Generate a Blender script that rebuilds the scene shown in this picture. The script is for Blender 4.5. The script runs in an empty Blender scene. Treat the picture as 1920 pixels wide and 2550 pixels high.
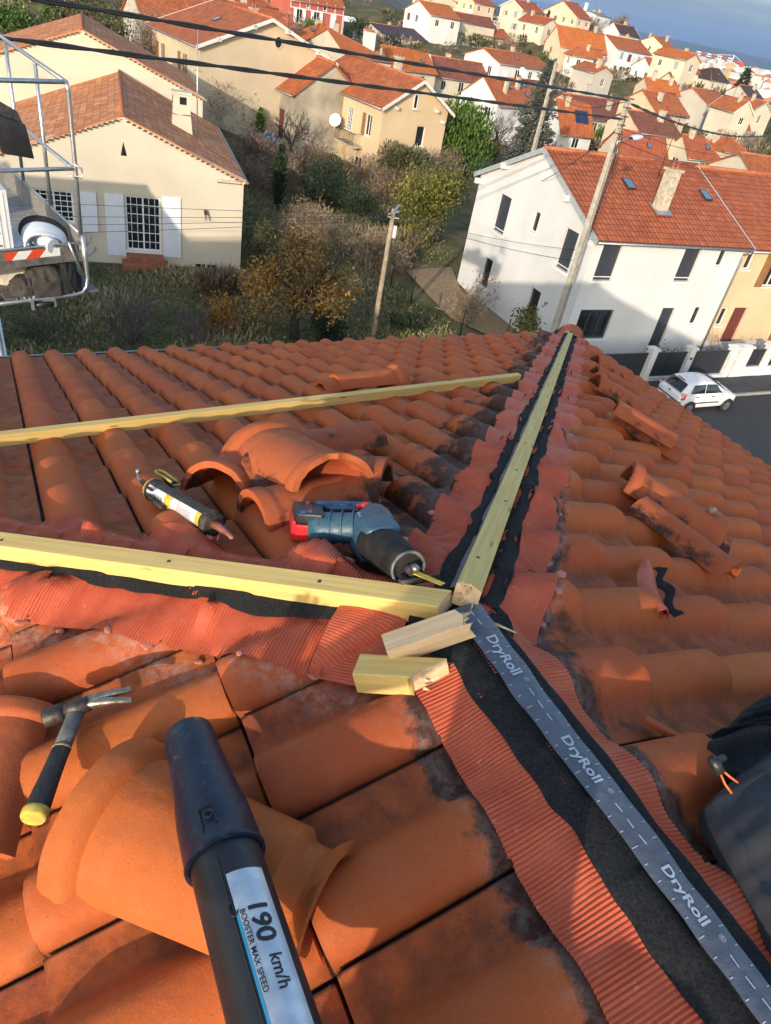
import bpy, bmesh, math, random
import numpy as np
from mathutils import Vector, Matrix, Euler, noise as mnoise

R = math.radians
scn = bpy.context.scene
COL = scn.collection

# ------------------------------------------------------------------ camera
cam_d = bpy.data.cameras.new('camera'); cam = bpy.data.objects.new('camera', cam_d); COL.objects.link(cam)
cam_d.sensor_fit = 'VERTICAL'; cam_d.sensor_height = 36.0; cam_d.sensor_width = 36.0
cam_d.lens = 1770.24 / 2550 * 36
cam_d.clip_start = 0.05; cam_d.clip_end = 60000
CAM = Vector((-0.65566, -0.69818, 13.39274))
rt = Vector((0.88593952, -0.43409485, 0.16331816)); up = Vector((0.14443166, 0.59283967, 0.79226297)); fw = Vector((0.44073876, 0.67830877, -0.58791714))
M = Matrix((rt, up, -fw)).transposed().to_4x4(); M.translation = CAM
cam.matrix_world = M
scn.camera = cam
# ------------------------------------------------------------------ light
SUN_EL, SUN_AZ = R(14.34), R(180 + 45.2)      # azimuth from +Y towards +X
world = bpy.data.worlds.new('World'); scn.world = world; world.use_nodes = True
nt = world.node_tree; nt.nodes.clear()
wo = nt.nodes.new('ShaderNodeOutputWorld'); bg = nt.nodes.new('ShaderNodeBackground'); sky = nt.nodes.new('ShaderNodeTexSky')
sky.sky_type = 'NISHITA'; sky.sun_disc = False; sky.sun_elevation = SUN_EL; sky.sun_rotation = SUN_AZ
sky.altitude = 400; sky.air_density = 1.0; sky.dust_density = 1.6; sky.ozone_density = 0.5
bg.inputs['Strength'].default_value = 0.15
tc = nt.nodes.new('ShaderNodeTexCoord'); sx = nt.nodes.new('ShaderNodeSeparateXYZ'); nt.links.new(tc.outputs['Generated'], sx.inputs[0])
rp = nt.nodes.new('ShaderNodeValToRGB'); rp.color_ramp.elements[0].position = .0; rp.color_ramp.elements[0].color = (1, 1, 1, 1); rp.color_ramp.elements[1].position = .34; rp.color_ramp.elements[1].color = (0, 0, 0, 1)
dp = nt.nodes.new('ShaderNodeVectorMath'); dp.operation = 'DOT_PRODUCT'; dp.inputs[1].default_value = (.66, .75, 0); nt.links.new(tc.outputs['Generated'], dp.inputs[0])
dr = nt.nodes.new('ShaderNodeMapRange'); dr.inputs[1].default_value = .45; dr.inputs[2].default_value = .75; nt.links.new(dp.outputs['Value'], dr.inputs[0])
nt.links.new(sx.outputs['Z'], rp.inputs[0])
mk_ = nt.nodes.new('ShaderNodeMath'); mk_.operation = 'MULTIPLY'; nt.links.new(rp.outputs[0], mk_.inputs[0]); nt.links.new(dr.outputs[0], mk_.inputs[1])
gr = nt.nodes.new('ShaderNodeValToRGB'); e_ = gr.color_ramp.elements; e_[0].position = 0; e_[0].color = (.10, .34, .86, 1); e_[1].position = .16; e_[1].color = (.025, .14, .62, 1)
nt.links.new(sx.outputs['Z'], gr.inputs[0])
mpn = nt.nodes.new('ShaderNodeMapping'); mpn.inputs['Scale'].default_value = (3.2, 3.2, 46); mpn.inputs['Rotation'].default_value = (.0, .05, 0); nt.links.new(tc.outputs['Generated'], mpn.inputs[0])
cn = nt.nodes.new('ShaderNodeTexNoise'); cn.inputs['Scale'].default_value = 1.3; cn.inputs['Detail'].default_value = 7; cn.inputs['Roughness'].default_value = .58; nt.links.new(mpn.outputs[0], cn.inputs['Vector'])
cr = nt.nodes.new('ShaderNodeValToRGB'); cr.color_ramp.elements[0].position = .50; cr.color_ramp.elements[0].color = (0, 0, 0, 1); cr.color_ramp.elements[1].position = .74; cr.color_ramp.elements[1].color = (.62, .62, .62, 1); nt.links.new(cn.outputs['Fac'], cr.inputs[0])
m1 = nt.nodes.new('ShaderNodeMix'); m1.data_type = 'RGBA'; nt.links.new(cr.outputs[0], m1.inputs[0]); nt.links.new(gr.outputs[0], m1.inputs[6]); m1.inputs[7].default_value = (.85, 1.2, 1.65, 1)
m2 = nt.nodes.new('ShaderNodeMix'); m2.data_type = 'RGBA'; nt.links.new(mk_.outputs[0], m2.inputs[0]); nt.links.new(sky.outputs[0], m2.inputs[6]); nt.links.new(m1.outputs[2], m2.inputs[7])
nt.links.new(m2.outputs[2], bg.inputs[0]); nt.links.new(bg.outputs[0], wo.inputs[0])
sd = bpy.data.lights.new('sun', 'SUN'); sun = bpy.data.objects.new('sun', sd); COL.objects.link(sun)
sd.energy = 2.05; sd.angle = R(0.55); sd.color = (1.0, 0.86, 0.68)
sun.rotation_euler = Vector((0.6875, 0.6827, -0.2477)).to_track_quat('-Z', 'Y').to_euler()
sun.location = (-30, -30, 40)
vs = scn.view_settings; vs.view_transform = 'Standard'; vs.look = 'None'; vs.exposure = 1.27; vs.gamma = 1.0; vs.use_curve_mapping = False
try: scn.display_settings.display_device = 'sRGB'
except Exception: pass

# ------------------------------------------------------------------ helpers
def tag(o, label=None, cat=None, group=None, kind=None):
    if label: o['label'] = label
    if cat: o['category'] = cat
    if group: o['group'] = group
    if kind: o['kind'] = kind
    return o

def thing(name, label, cat, loc=(0, 0, 0), rz=0.0, group=None):
    o = bpy.data.objects.new(name, None); COL.objects.link(o)
    o.empty_display_size = 0.1
    o.location = loc; o.rotation_euler = (0, 0, rz)
    return tag(o, label, cat, group)

def copy_tree(o, parent=None):
    c = o.copy(); COL.objects.link(c)
    if parent: c.parent = parent
    for ch in list(o.children): copy_tree(ch, c)
    return c

def V(*a): return Vector(a)

class MB:
    def __init__(s): s.v = []; s.f = []; s.m = []; s.uv = {}; s.sm = []
    def add(s, vs, fs, mi=0, smooth=True, uvs=None):
        o = len(s.v); s.v += [tuple(v) for v in vs]
        for k, f in enumerate(fs):
            if uvs is not None: s.uv[len(s.f)] = [uvs[i] for i in f]
            s.f.append(tuple(i + o for i in f)); s.m.append(mi); s.sm.append(smooth)
        return s
    def box(s, c, d, mi=0, rot=None, taper=1.0):
        c = Vector(c); x, y, z = d[0] / 2, d[1] / 2, d[2] / 2; t = taper
        p = [V(-x, -y, -z), V(x, -y, -z), V(x, y, -z), V(-x, y, -z), V(-x * t, -y * t, z), V(x * t, -y * t, z), V(x * t, y * t, z), V(-x * t, y * t, z)]
        if rot is not None: p = [rot @ q for q in p]
        return s.add([q + c for q in p], [(3, 2, 1, 0), (4, 5, 6, 7), (0, 1, 5, 4), (1, 2, 6, 5), (2, 3, 7, 6), (3, 0, 4, 7)], mi, False)
    def quad(s, a, b, c, d, mi=0, uvs=None): return s.add([a, b, c, d], [(0, 1, 2, 3)], mi, False, uvs)
    def grid(s, P, mi=0, smooth=True, uv=None, keep=None, closed=False):
        n, m = len(P), len(P[0]); vs = [P[i][j] for i in range(n) for j in range(m)]; fs = []
        for i in range(n - 1):
            for j in range(m - 1 if not closed else m):
                j2 = (j + 1) % m
                if keep is None or keep(i, j): fs.append((i * m + j, i * m + j2, (i + 1) * m + j2, (i + 1) * m + j))
        u = None if uv is None else [uv[i][j] for i in range(n) for j in range(m)]
        return s.add(vs, fs, mi, smooth, u)
    def tube(s, pts, r, n=8, mi=0, cap=True, flat=None):
        pts = [Vector(p) for p in pts]; k = len(pts)
        rs = r if isinstance(r, (list, tuple)) else [r] * k
        rows = []; prev = None
        for i in range(k):
            d = (pts[min(i + 1, k - 1)] - pts[max(i - 1, 0)])
            if d.length < 1e-9: d = V(0, 0, 1)
            d.normalize()
            if prev is None:
                a = d.orthogonal().normalized() if abs(d.z) > .95 else d.cross(V(0, 0, 1)).normalized()
            else:
                a = prev - d * prev.dot(d)
                a = a.normalized() if a.length > 1e-6 else d.orthogonal().normalized()
            prev = a; b = d.cross(a)
            fl = flat if flat else 1.0
            rows.append([pts[i] + a * (rs[i] * math.cos(2 * math.pi * j / n)) + b * (rs[i] * fl * math.sin(2 * math.pi * j / n)) for j in range(n)])
        o = len(s.v)
        s.grid(rows, mi, True, closed=True)
        if cap:
            s.f.append(tuple(o + j for j in range(n - 1, -1, -1))); s.m.append(mi); s.sm.append(False)
            s.f.append(tuple(o + (k - 1) * n + j for j in range(n))); s.m.append(mi); s.sm.append(False)
        return s
    def lathe(s, prof, n=20, mat=None, mi=0, arc=(0, 2 * math.pi), sy=1.0):
        full = abs(arc[1] - arc[0] - 2 * math.pi) < 1e-6
        rows = []
        for r, z in prof:
            row = []
            for j in range(n if full else n + 1):
                a = arc[0] + (arc[1] - arc[0]) * j / n
                p = V(r * math.cos(a), r * math.sin(a) * sy, z); row.append(mat @ p if mat else p)
            rows.append(row)
        return s.grid(rows, mi, True, closed=full)
    def prism(s, out, ext, mi=0, mat=None, smooth=False):
        ext = Vector(ext); n = len(out); p = [Vector(q) for q in out]; vs = p + [q + ext for q in p]
        if mat: vs = [mat @ q for q in vs]
        fs = [tuple(range(n - 1, -1, -1)), tuple(range(n, 2 * n))]
        s.add(vs, fs, mi, False); o = len(s.v) - 2 * n
        for i in range(n):
            j = (i + 1) % n; s.f.append((o + i, o + j, o + n + j, o + n + i)); s.m.append(mi); s.sm.append(smooth)
        return s
    def build(s, name, mats, parent=None, origin=None, sharp=None, bevel=0, fixn=False):
        me = bpy.data.meshes.new(name)
        vs = s.v if origin is None else [(a - origin[0], b - origin[1], c - origin[2]) for a, b, c in s.v]
        me.from_pydata(vs, [], s.f)
        mats = mats if isinstance(mats, (list, tuple)) else [mats]
        for m in mats: me.materials.append(m)
        me.polygons.foreach_set('material_index', s.m); me.polygons.foreach_set('use_smooth', s.sm)
        if s.uv:
            ul = me.uv_layers.new(name='UVMap')
            for fi, uvs in s.uv.items():
                ls = me.polygons[fi].loop_start
                for k, u in enumerate(uvs): ul.data[ls + k].uv = u
        if fixn or bevel:
            bm = bmesh.new(); bm.from_mesh(me)
            if bevel:
                bmesh.ops.remove_doubles(bm, verts=bm.verts, dist=1e-6)
            if fixn: bmesh.ops.recalc_face_normals(bm, faces=bm.faces)
            if bevel:
                ed = [e for e in bm.edges if len(e.link_faces) == 2 and e.calc_face_angle(0) > R(28)]
                bmesh.ops.bevel(bm, geom=ed, offset=bevel, segments=2, affect='EDGES', profile=.6, clamp_overlap=True)
                for f in bm.faces: f.smooth = True
            bm.to_mesh(me); bm.free()
        if sharp is not None: me.set_sharp_from_angle(angle=R(sharp))
        me.update()
        o = bpy.data.objects.new(name, me); COL.objects.link(o)
        if parent is not None: o.parent = parent
        return o

def attr(o, name, vals):
    a = o.data.attributes.new(name, 'FLOAT', 'POINT'); a.data.foreach_set('value', np.asarray(vals, dtype=np.float32))

# ------------------------------------------------------------------ materials
class NB:
    def __init__(s, name):
        s.mat = bpy.data.materials.new(name); s.mat.use_nodes = True; s.nt = s.mat.node_tree; s.N = s.nt.nodes
        s.b = s.N['Principled BSDF']
    def n(s, t, **k):
        x = s.N.new(t)
        for a, v in k.items():
            if a in x.inputs.keys(): s.set(x.inputs[a], v)
            else: setattr(x, a, v)
        return x
    def set(s, inp, v):
        if isinstance(v, bpy.types.NodeSocket): s.nt.links.new(v, inp)
        else: inp.default_value = v
    def noise(s, scale, detail=4, vec=None, rough=.55):
        x = s.n('ShaderNodeTexNoise'); x.inputs['Scale'].default_value = scale; x.inputs['Detail'].default_value = detail; x.inputs['Roughness'].default_value = rough
        if vec is not None: s.nt.links.new(vec, x.inputs['Vector'])
        return x.outputs['Fac']
    def co(s, kind='Object'): return s.n('ShaderNodeTexCoord').outputs[kind]
    def at(s, name): 
        x = s.n('ShaderNodeAttribute'); x.attribute_name = name; return x.outputs['Fac']
    def ramp(s, fac, stops, interp='LINEAR'):
        x = s.n('ShaderNodeValToRGB'); e = x.color_ramp; e.interpolation = interp
        while len(e.elements) > 1: e.elements.remove(e.elements[0])
        for i, (p, c) in enumerate(stops):
            c = c if isinstance(c, tuple) else (c, c, c)
            el = e.elements[0] if i == 0 else e.elements.new(p)
            el.position = p; el.color = (*c, 1)
        s.nt.links.new(fac, x.inputs[0]); return x.outputs[0]
    def math(s, op, a, b=0.0, clamp=False):
        x = s.n('ShaderNodeMath'); x.operation = op; x.use_clamp = clamp; s.set(x.inputs[0], a); s.set(x.inputs[1], b); return x.outputs[0]
    def mix(s, fac, a, b, mode='MIX'):
        x = s.n('ShaderNodeMix'); x.data_type = 'RGBA'; x.blend_type = mode
        s.set(x.inputs[0], fac); s.set(x.inputs[6], a if not isinstance(a, tuple) else (*a, 1)); s.set(x.inputs[7], b if not isinstance(b, tuple) else (*b, 1)); return x.outputs[2]
    def bump(s, h, strength=.3, dist=.01, prev=None):
        x = s.n('ShaderNodeBump'); x.inputs['Strength'].default_value = strength; x.inputs['Distance'].default_value = dist
        s.nt.links.new(h, x.inputs['Height'])
        if prev is not None: s.nt.links.new(prev, x.inputs['Normal'])
        return x.outputs[0]
    def out(s, color=None, rough=None, normal=None, metal=None, spec=None):
        if color is not None: s.set(s.b.inputs['Base Color'], (*color, 1) if isinstance(color, tuple) else color)
        if rough is not None: s.set(s.b.inputs['Roughness'], rough)
        if normal is not None: s.nt.links.new(normal, s.b.inputs['Normal'])
        if metal is not None: s.set(s.b.inputs['Metallic'], metal)
        if spec is not None: s.b.inputs['Specular IOR Level'].default_value = spec
        return s.mat

_mc = {}
def mat(name, col, rough=.6, var=.18, scale=8, bump=0, bscale=60, metal=0, spec=.5, col2=None, dist=.01):
    """plain surface with mottling"""
    if name in _mc: return _mc[name]
    nb = NB(name); co = nb.co('Object')
    f = nb.noise(scale, 5, co)
    c2 = col2 if col2 else tuple(c * (1 - var * 1.3) for c in col)
    c1 = tuple(min(1, c * (1 + var * .6)) for c in col) if not col2 else col
    c = nb.ramp(f, [(.32, c2), (.68, c1)])
    nrm = nb.bump(nb.noise(bscale, 4, co), bump, dist) if bump else None
    rg = nb.ramp(nb.noise(scale * 2.3, 3, co), [(.3, max(0, rough - .08)), (.7, min(1, rough + .08))])
    m = nb.out(c, rg, nrm, metal, spec); _mc[name] = m
    return m

def tile_material(name, base, red, spot=1.0):
    nb = NB(name); co = nb.co('Object')
    rnd = nb.at('rnd'); st = nb.at('stain'); cav = nb.at('cav')
    c = nb.mix(rnd, base, red)
    big = nb.noise(3.0, 4, co); c = nb.mix(nb.math('MULTIPLY', nb.ramp(big, [(.35, 0.), (.7, 1.)]), .35), c, tuple(x * .62 for x in base))
    fine = nb.noise(260, 3, co); c = nb.mix(nb.math('MULTIPLY', nb.ramp(fine, [(.45, 0.), (.75, 1.)]), .22), c, tuple(x * .45 for x in base))
    dust = nb.noise(18, 6, co, .7); c = nb.mix(nb.math('MULTIPLY', nb.ramp(dust, [(.52, 0.), (.72, 1.)]), .18), c, (.40, .20, .13))
    # lichen and soot: along cut edges and in the channels
    n1 = nb.noise(11, 7, co, .68)
    s = nb.math('SUBTRACT', nb.math('ADD', nb.math('MULTIPLY', st, 1.0), nb.math('MULTIPLY', n1, 1.25)), 1.0)
    s = nb.ramp(s, [(.10, 0.), (.26, 1.)])
    c = nb.mix(nb.math('MULTIPLY', s, .9), c, (.028, .022, .02))
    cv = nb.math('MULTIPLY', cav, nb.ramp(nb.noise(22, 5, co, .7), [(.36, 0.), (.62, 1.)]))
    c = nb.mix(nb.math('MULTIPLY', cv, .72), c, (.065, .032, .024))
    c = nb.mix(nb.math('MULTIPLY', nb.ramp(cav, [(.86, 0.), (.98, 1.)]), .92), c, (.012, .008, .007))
    lm = nb.math('MULTIPLY', nb.at('lime'), nb.ramp(nb.noise(45, 6, co, .75), [(.42, 0.), (.62, 1.)])); c = nb.mix(nb.math('MULTIPLY', lm, .5), c, (.50, .40, .34))
    sk = nb.ramp(nb.noise(420, 2, co), [(.70, 0.), (.73, 1.)]); c = nb.mix(nb.math('MULTIPLY', sk, .4), c, (.55, .42, .34))
    pit = nb.ramp(nb.noise(150, 2, co), [(.26, 1.), (.31, 0.)]); c = nb.mix(nb.math('MULTIPLY', pit, .45), c, (.12, .04, .02))
    # lime scuffs
    sc = nb.ramp(nb.noise(34, 8, co, .75), [(.69, 0.), (.74, 1.)]); big2 = nb.ramp(nb.noise(2.1, 2, co), [(.52, 0.), (.66, 1.)])
    c = nb.mix(nb.math('MULTIPLY', nb.math('MULTIPLY', sc, big2), .35 * spot), c, (.6, .5, .44))
    h = nb.math('ADD', nb.noise(330, 3, co), nb.math('MULTIPLY', nb.noise(60, 4, co), 1.2))
    nrm = nb.bump(h, .24, .0024); nrm = nb.bump(nb.noise(9, 3, co), .25, .02, nrm)
    rg = nb.ramp(nb.noise(14, 4, co), [(.3, .55), (.7, .78)])
    return nb.out(c, rg, nrm, 0, .16)

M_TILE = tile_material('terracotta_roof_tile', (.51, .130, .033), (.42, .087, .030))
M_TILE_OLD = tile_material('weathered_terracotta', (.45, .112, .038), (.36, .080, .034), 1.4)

def flash_material():
    nb = NB('pleated_red_flashing'); uvn = nb.n('ShaderNodeUVMap').outputs[0]
    w = nb.n('ShaderNodeTexWave'); w.wave_type = 'BANDS'; w.bands_direction = 'X'; w.wave_profile = 'SIN'
    w.inputs['Scale'].default_value = 1 / .0058 / 20 * math.pi * 2; w.inputs['Distortion'].default_value = .9; w.inputs['Detail'].default_value = 1.5; w.inputs['Detail Scale'].default_value = .12
    nb.nt.links.new(uvn, w.inputs['Vector'])
    co = nb.co('Object'); n1 = nb.noise(16, 4, co)
    c = nb.ramp(n1, [(.3, (.44, .080, .036)), (.7, (.51, .105, .048))])
    c = nb.mix(nb.math('MULTIPLY', nb.ramp(nb.noise(90, 5, co, .7), [(.63, 0.), (.68, 1.)]), .4), c, (.55, .35, .28))
    gate = nb.ramp(nb.noise(5, 2, uvn), [(.3, .45), (.6, 1.)])
    h = nb.math('MULTIPLY', w.outputs['Fac'], gate)
    n = nb.bump(h, .3, .003); n = nb.bump(nb.noise(25, 3, co), .25, .01, n)
    return nb.out(c, .45, n, 0, .28)
M_FLASH = flash_material()

def wood_material(name, base, dark, green=0):
    nb = NB(name); co = nb.co('Object'); mp = nb.n('ShaderNodeMapping'); nb.nt.links.new(co, mp.inputs[0]); mp.inputs['Scale'].default_value = (.35, 9, 9)
    w = nb.noise(14, 5, mp.outputs[0], .6); w2 = nb.noise(3, 3, co)
    c = nb.ramp(w, [(.3, dark), (.62, base)])
    c = nb.mix(nb.math('MULTIPLY', nb.ramp(w2, [(.45, 0.), (.75, 1.)]), .45), c, tuple(x * .72 for x in base))
    kn = nb.n('ShaderNodeTexVoronoi'); kn.inputs['Scale'].default_value = 1.0; mp2 = nb.n('ShaderNodeMapping'); nb.nt.links.new(co, mp2.inputs[0]); mp2.inputs['Scale'].default_value = (5, 24, 24); nb.nt.links.new(mp2.outputs[0], kn.inputs['Vector'])
    c = nb.mix(nb.ramp(kn.outputs['Distance'], [(.06, .75), (.13, 0.)]), c, (.16, .08, .03))
    return nb.out(c, .62, nb.bump(w, .25, .002), 0, .3)
M_WOOD = wood_material('treated_yellow_batten', (.72, .52, .18), (.58, .38, .12))
M_WOODP = wood_material('fresh_sawn_pine', (.78, .57, .34), (.62, .40, .2))

def fleece_material():
    nb = NB('black_fleece'); co = nb.co('Object'); f = nb.noise(240, 6, co, .75); g = nb.noise(14, 4, co)
    c = nb.ramp(f, [(.35, (.007, .0075, .009)), (.7, (.035, .037, .04))])
    c = nb.mix(nb.math('MULTIPLY', nb.ramp(g, [(.55, 0.), (.75, 1.)]), .2), c, (.12, .11, .09))
    return nb.out(c, .9, nb.bump(f, .7, .004), 0, .2)
M_FLEECE = fleece_material()
M_TAPE = mat('grey_tape_film', (.085, .10, .13), .36, .16, 30, .5, 34, spec=.55, dist=.012)
M_PRINT = mat('pale_print', (.42, .46, .52), .5, .12, 60)
M_WHITE = mat('white_paint', (.78, .78, .76), .45, .05, 4)
M_BLACKP = mat('black_plastic', (.018, .018, .02), .45, .25, 14, .15, 90)
M_STEEL = mat('worn_steel', (.42, .40, .37), .38, .35, 30, .2, 120, .85)
M_DARKST = mat('dark_steel', (.09, .08, .075), .5, .4, 30, .2, 120, .6)
M_ALU = mat('galvanised_tube', (.55, .55, .56), .36, .16, 26, .12, 90, .9)
# ------------------------------------------------------------------ own roof
TH = R(20.0); CT, ST, TT = math.cos(TH), math.sin(TH), math.tan(TH)
APEX = V(0, 0, 12.5)
TW, HR = .2065, .053
SL = {'W': dict(d=(-1, 0), l=(0, -1), a0=-.014, b0=.415, L=.352), 'N': dict(d=(0, 1), l=(-1, 0), a0=.010, b0=.33, L=.335), 'E': dict(d=(1, 0), l=(0, 1), a0=-.305, b0=.325, L=.318)}
KS = np.array([0, .035, .0351, .07, .20, .34, .39, .44, .50, .57, .66, .80, .90, .96, .9999])
KH = np.array([-.34, -.34, .07, .03, .0, .02, .09, .30, .64, .89, 1.0, .96, .80, .54, .28])
def hsh(i, j, k=0):
    x = math.sin(i * 127.1 + j * 311.7 + k * 74.7 + 3.1) * 43758.5453; return x - math.floor(x)
def tile_h(sl, a, b):
    """height of the tiling above its slope plane; a = across (left), b = down the slope"""
    S = SL[sl]; fi = (a - S['a0']) / TW; i = math.floor(fi); s = fi - i
    fj = (b - S['b0']) / S['L']; j = math.floor(fj); g = fj - j
    return prof(s, g, i, j)
def prof(s, g, i, j):
    k = float(np.interp(s, KS, KH))
    e = max(0.0, (g - .93) / .07)
    rollf = .71 + .34 * min(1.0, g * 1.12)
    h = HR * k * rollf + .024 * g - (.006 if g < .015 else 0) - .007 * e * e * max(k, .15)
    return h + (hsh(i, j) - .5) * .004
def sl_point(sl, a, b, h):
    S = SL[sl]; dx, dy = S['d']; lx, ly = S['l']
    return V(lx * a + dx * (b * CT + h * ST), ly * a + dy * (b * CT + h * ST), 12.5 - b * ST + h * CT)
def plan_ab(sl, x, y):
    S = SL[sl]; return S['l'][0] * x + S['l'][1] * y, (S['d'][0] * x + S['d'][1] * y) / CT
def surf(sl, x, y, off=0.0):
    """point on top of the tiles above plan position x, y"""
    a, D = plan_ab(sl, x, y); D *= CT; h = .03
    for _ in range(2): h = tile_h(sl, a, (D - h * ST) / CT)
    return V(x, y, 12.5 - D * TT + (h + off) / CT)
def htop(sl, x, y):
    a, D = plan_ab(sl, x, y); D *= CT; h = .03
    for _ in range(2): h = tile_h(sl, a, (D - h * ST) / CT)
    return h

EAVE = 4.28
house0 = thing('tiled_house', 'house whose red tiled hip roof is under repair in the foreground', 'house', (0, 0, 0))
def slope(sl, amin, amax, keep, stainf, hires):
    S = SL[sl]; i0 = math.floor((amin - S['a0']) / TW); i1 = math.ceil((amax - S['a0']) / TW)
    j0 = -2; j1 = math.floor((EAVE / CT + .06 - S['b0']) / S['L'])
    ss = list(KS) if hires else [0, .035, .0351, .16, .30, .42, .55, .68, .80, .92, .9999]
    gs = [0, .012, .022, .1, .2, .3, .4, .5, .6, .7, .79, .87, .93, .975, .9999]
    a_l = []; rows = []; rnd = []; cav = []; stn = []; lim = []
    for j in range(j0, j1 + 1):
        for g in gs:
            row = []
            b = S['b0'] + (j + g) * S['L']
            for i in range(i0, i1):
                for s in ss:
                    a = S['a0'] + (i + s) * TW
                    jit = (hsh(i, j, 5) - .5) * .008
                    p = sl_point(sl, a, b + jit, prof(s, g, i, j) + (hsh(i, j, 9) - .5) * .004 * (g - .5)); row.append(p)
                    rnd.append(hsh(i, j, 2)); k = float(np.interp(s, KS, KH))
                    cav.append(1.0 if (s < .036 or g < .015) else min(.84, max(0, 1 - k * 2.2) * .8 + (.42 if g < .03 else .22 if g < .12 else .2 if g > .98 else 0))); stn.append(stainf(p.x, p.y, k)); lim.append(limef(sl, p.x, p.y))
            rows.append(row)
    mb = MB(); n = len(rows[0])
    cen = lambda i, j: (rows[i][j] + rows[i + 1][min(j + 1, n - 1)]) / 2
    mb.grid(rows, 0, True, keep=lambda i, j: keep(cen(i, j)))
    # closed front edge at the eave
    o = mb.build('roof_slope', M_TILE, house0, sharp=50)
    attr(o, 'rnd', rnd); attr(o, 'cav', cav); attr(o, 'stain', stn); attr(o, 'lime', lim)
    bm = bmesh.new(); bm.from_mesh(o.data); bmesh.ops.delete(bm, geom=[v for v in bm.verts if not v.link_faces], context='VERTS'); bm.to_mesh(o.data); bm.free()
    return o
def limef(sl, x, y):
    g = lambda d, c, w: math.exp(-((d - c) / w) ** 2)
    if sl == 'W': return max(g(abs(x + y) / 1.414, .205, .022) if y > -.1 else 0, .5 * g(-x, .165, .015) if y < .05 else 0)
    if sl == 'E': return max(g(x, .118, .016) if y < .05 else 0, .7 * g((x - y) / 1.414, .155, .018) if x + y < 3 else 0)
    return .4 * g((y - x) / 1.414, .16, .02) if x + y < 2 else 0
def st_hip(d, w, lo=0.0, hi=1.0): return lo + (hi - lo) * math.exp(-max(0, d) / w)
def stW(x, y, k):
    dc = -x; db = abs(x + y) / 1.414
    return max(st_hip(dc - .15, .045, .0, .92) * (1.0 if y < .02 else .3), st_hip(db - .18, .035, .0, .42)) + .05 * (1 - k)
def stN(x, y, k):
    da = (y - x) / 1.414; db = (y + x) / 1.414
    return max(st_hip(da - .12, .26, .12, .86), st_hip(db - .15, .1, .1, .45)) + .10 * (1 - k) - .30 * min(1, max(0, y - x - .5) / .8)
def stE(x, y, k):
    da = (x - y) / 1.414; dc = x
    return max(st_hip(da - .13, .10, .04, .80), st_hip(dc - .11, .085, .02, .88) if y < .1 else 0) + .06 * (1 - k) - .25 * min(1, max(0, x - .5) / .5)
slope('N', -4.5, 4.5, lambda p: p.y - p.x > .12 and p.y + p.x > .096 and p.y < EAVE + .08, stN, True)
slope('E', -4.6, 4.5, lambda p: p.x - p.y > .12 and p.x > .058 and p.x < EAVE + .08, stE, True)
slope('W', -4.4, 4.6, lambda p: -p.x - p.y > .177 and p.x < -.10 and p.x > -EAVE - .08, stW, True)
# walls, soffit, gutter
M_RENDER0 = mat('beige_render', (.55, .48, .36), .85, .1, 3, .3, 40)
M_ZINC = mat('zinc_gutter', (.33, .35, .37), .45, .15, 12, .1, 40, .7)
ez = 12.5 - EAVE * TT
mb = MB(); w = EAVE - .35
mb.add([(-w, -4.5, 0), (w, -4.5, 0), (w, w, 0), (-w, w, 0), (-w, -4.5, ez + .05), (w, -4.5, ez + .05), (w, w, ez + .05), (-w, w, ez + .05)], [(0, 1, 5, 4), (1, 2, 6, 5), (2, 3, 7, 6), (3, 0, 4, 7)], 0, False)
mb.add([(-w, -4.5, ez + .05), (w, -4.5, ez + .05), (0, -4.5, 12.42)], [(0, 1, 2)], 0, False)
mb.build('wall', M_RENDER0, house0)
mb = MB()   # boarding just under the tiles keeps daylight out of the roof
q = EAVE - .04; dz = -.035
mb.add([(0, 0, 12.5 + dz), (-q, q, 12.5 - q * TT + dz), (q, q, 12.5 - q * TT + dz), (q, -4.6, 12.5 - q * TT + dz), (-q, -4.6, 12.5 - q * TT + dz), (0, -4.6, 12.5 + dz)], [(0, 2, 1), (0, 5, 3, 2), (0, 1, 4, 5)], 0, False)
mb.build('roof_boarding', mat('roof_felt', (.03, .022, .02), .9), house0)
for nm, pts in (('gutter', [(-EAVE - .05, EAVE + .07, 0), (EAVE + .09, EAVE + .07, 0)]), ('gutter', [(EAVE + .07, EAVE + .09, 0), (EAVE + .07, -4.6, 0)])):
    mb = MB(); a = V(*pts[0]) + V(0, 0, ez - .03); b_ = V(*pts[1]) + V(0, 0, ez - .03); d = (b_ - a).normalized(); sd_ = V(d.y, -d.x, 0)
    rows = []
    for t_ in np.linspace(0, 1, 12):
        c = a.lerp(b_, t_); rows.append([c + sd_ * (.065 * math.cos(k)) + V(0, 0, .065 * math.sin(k)) for k in np.linspace(math.pi * .95, 2.05 * math.pi, 10)])
    mb.grid(rows); mb.tube([r[0] for r in rows], .008, 6); mb.tube([r[-1] for r in rows], .008, 6)
    mb.build('gutter', M_ZINC, house0)

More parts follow.
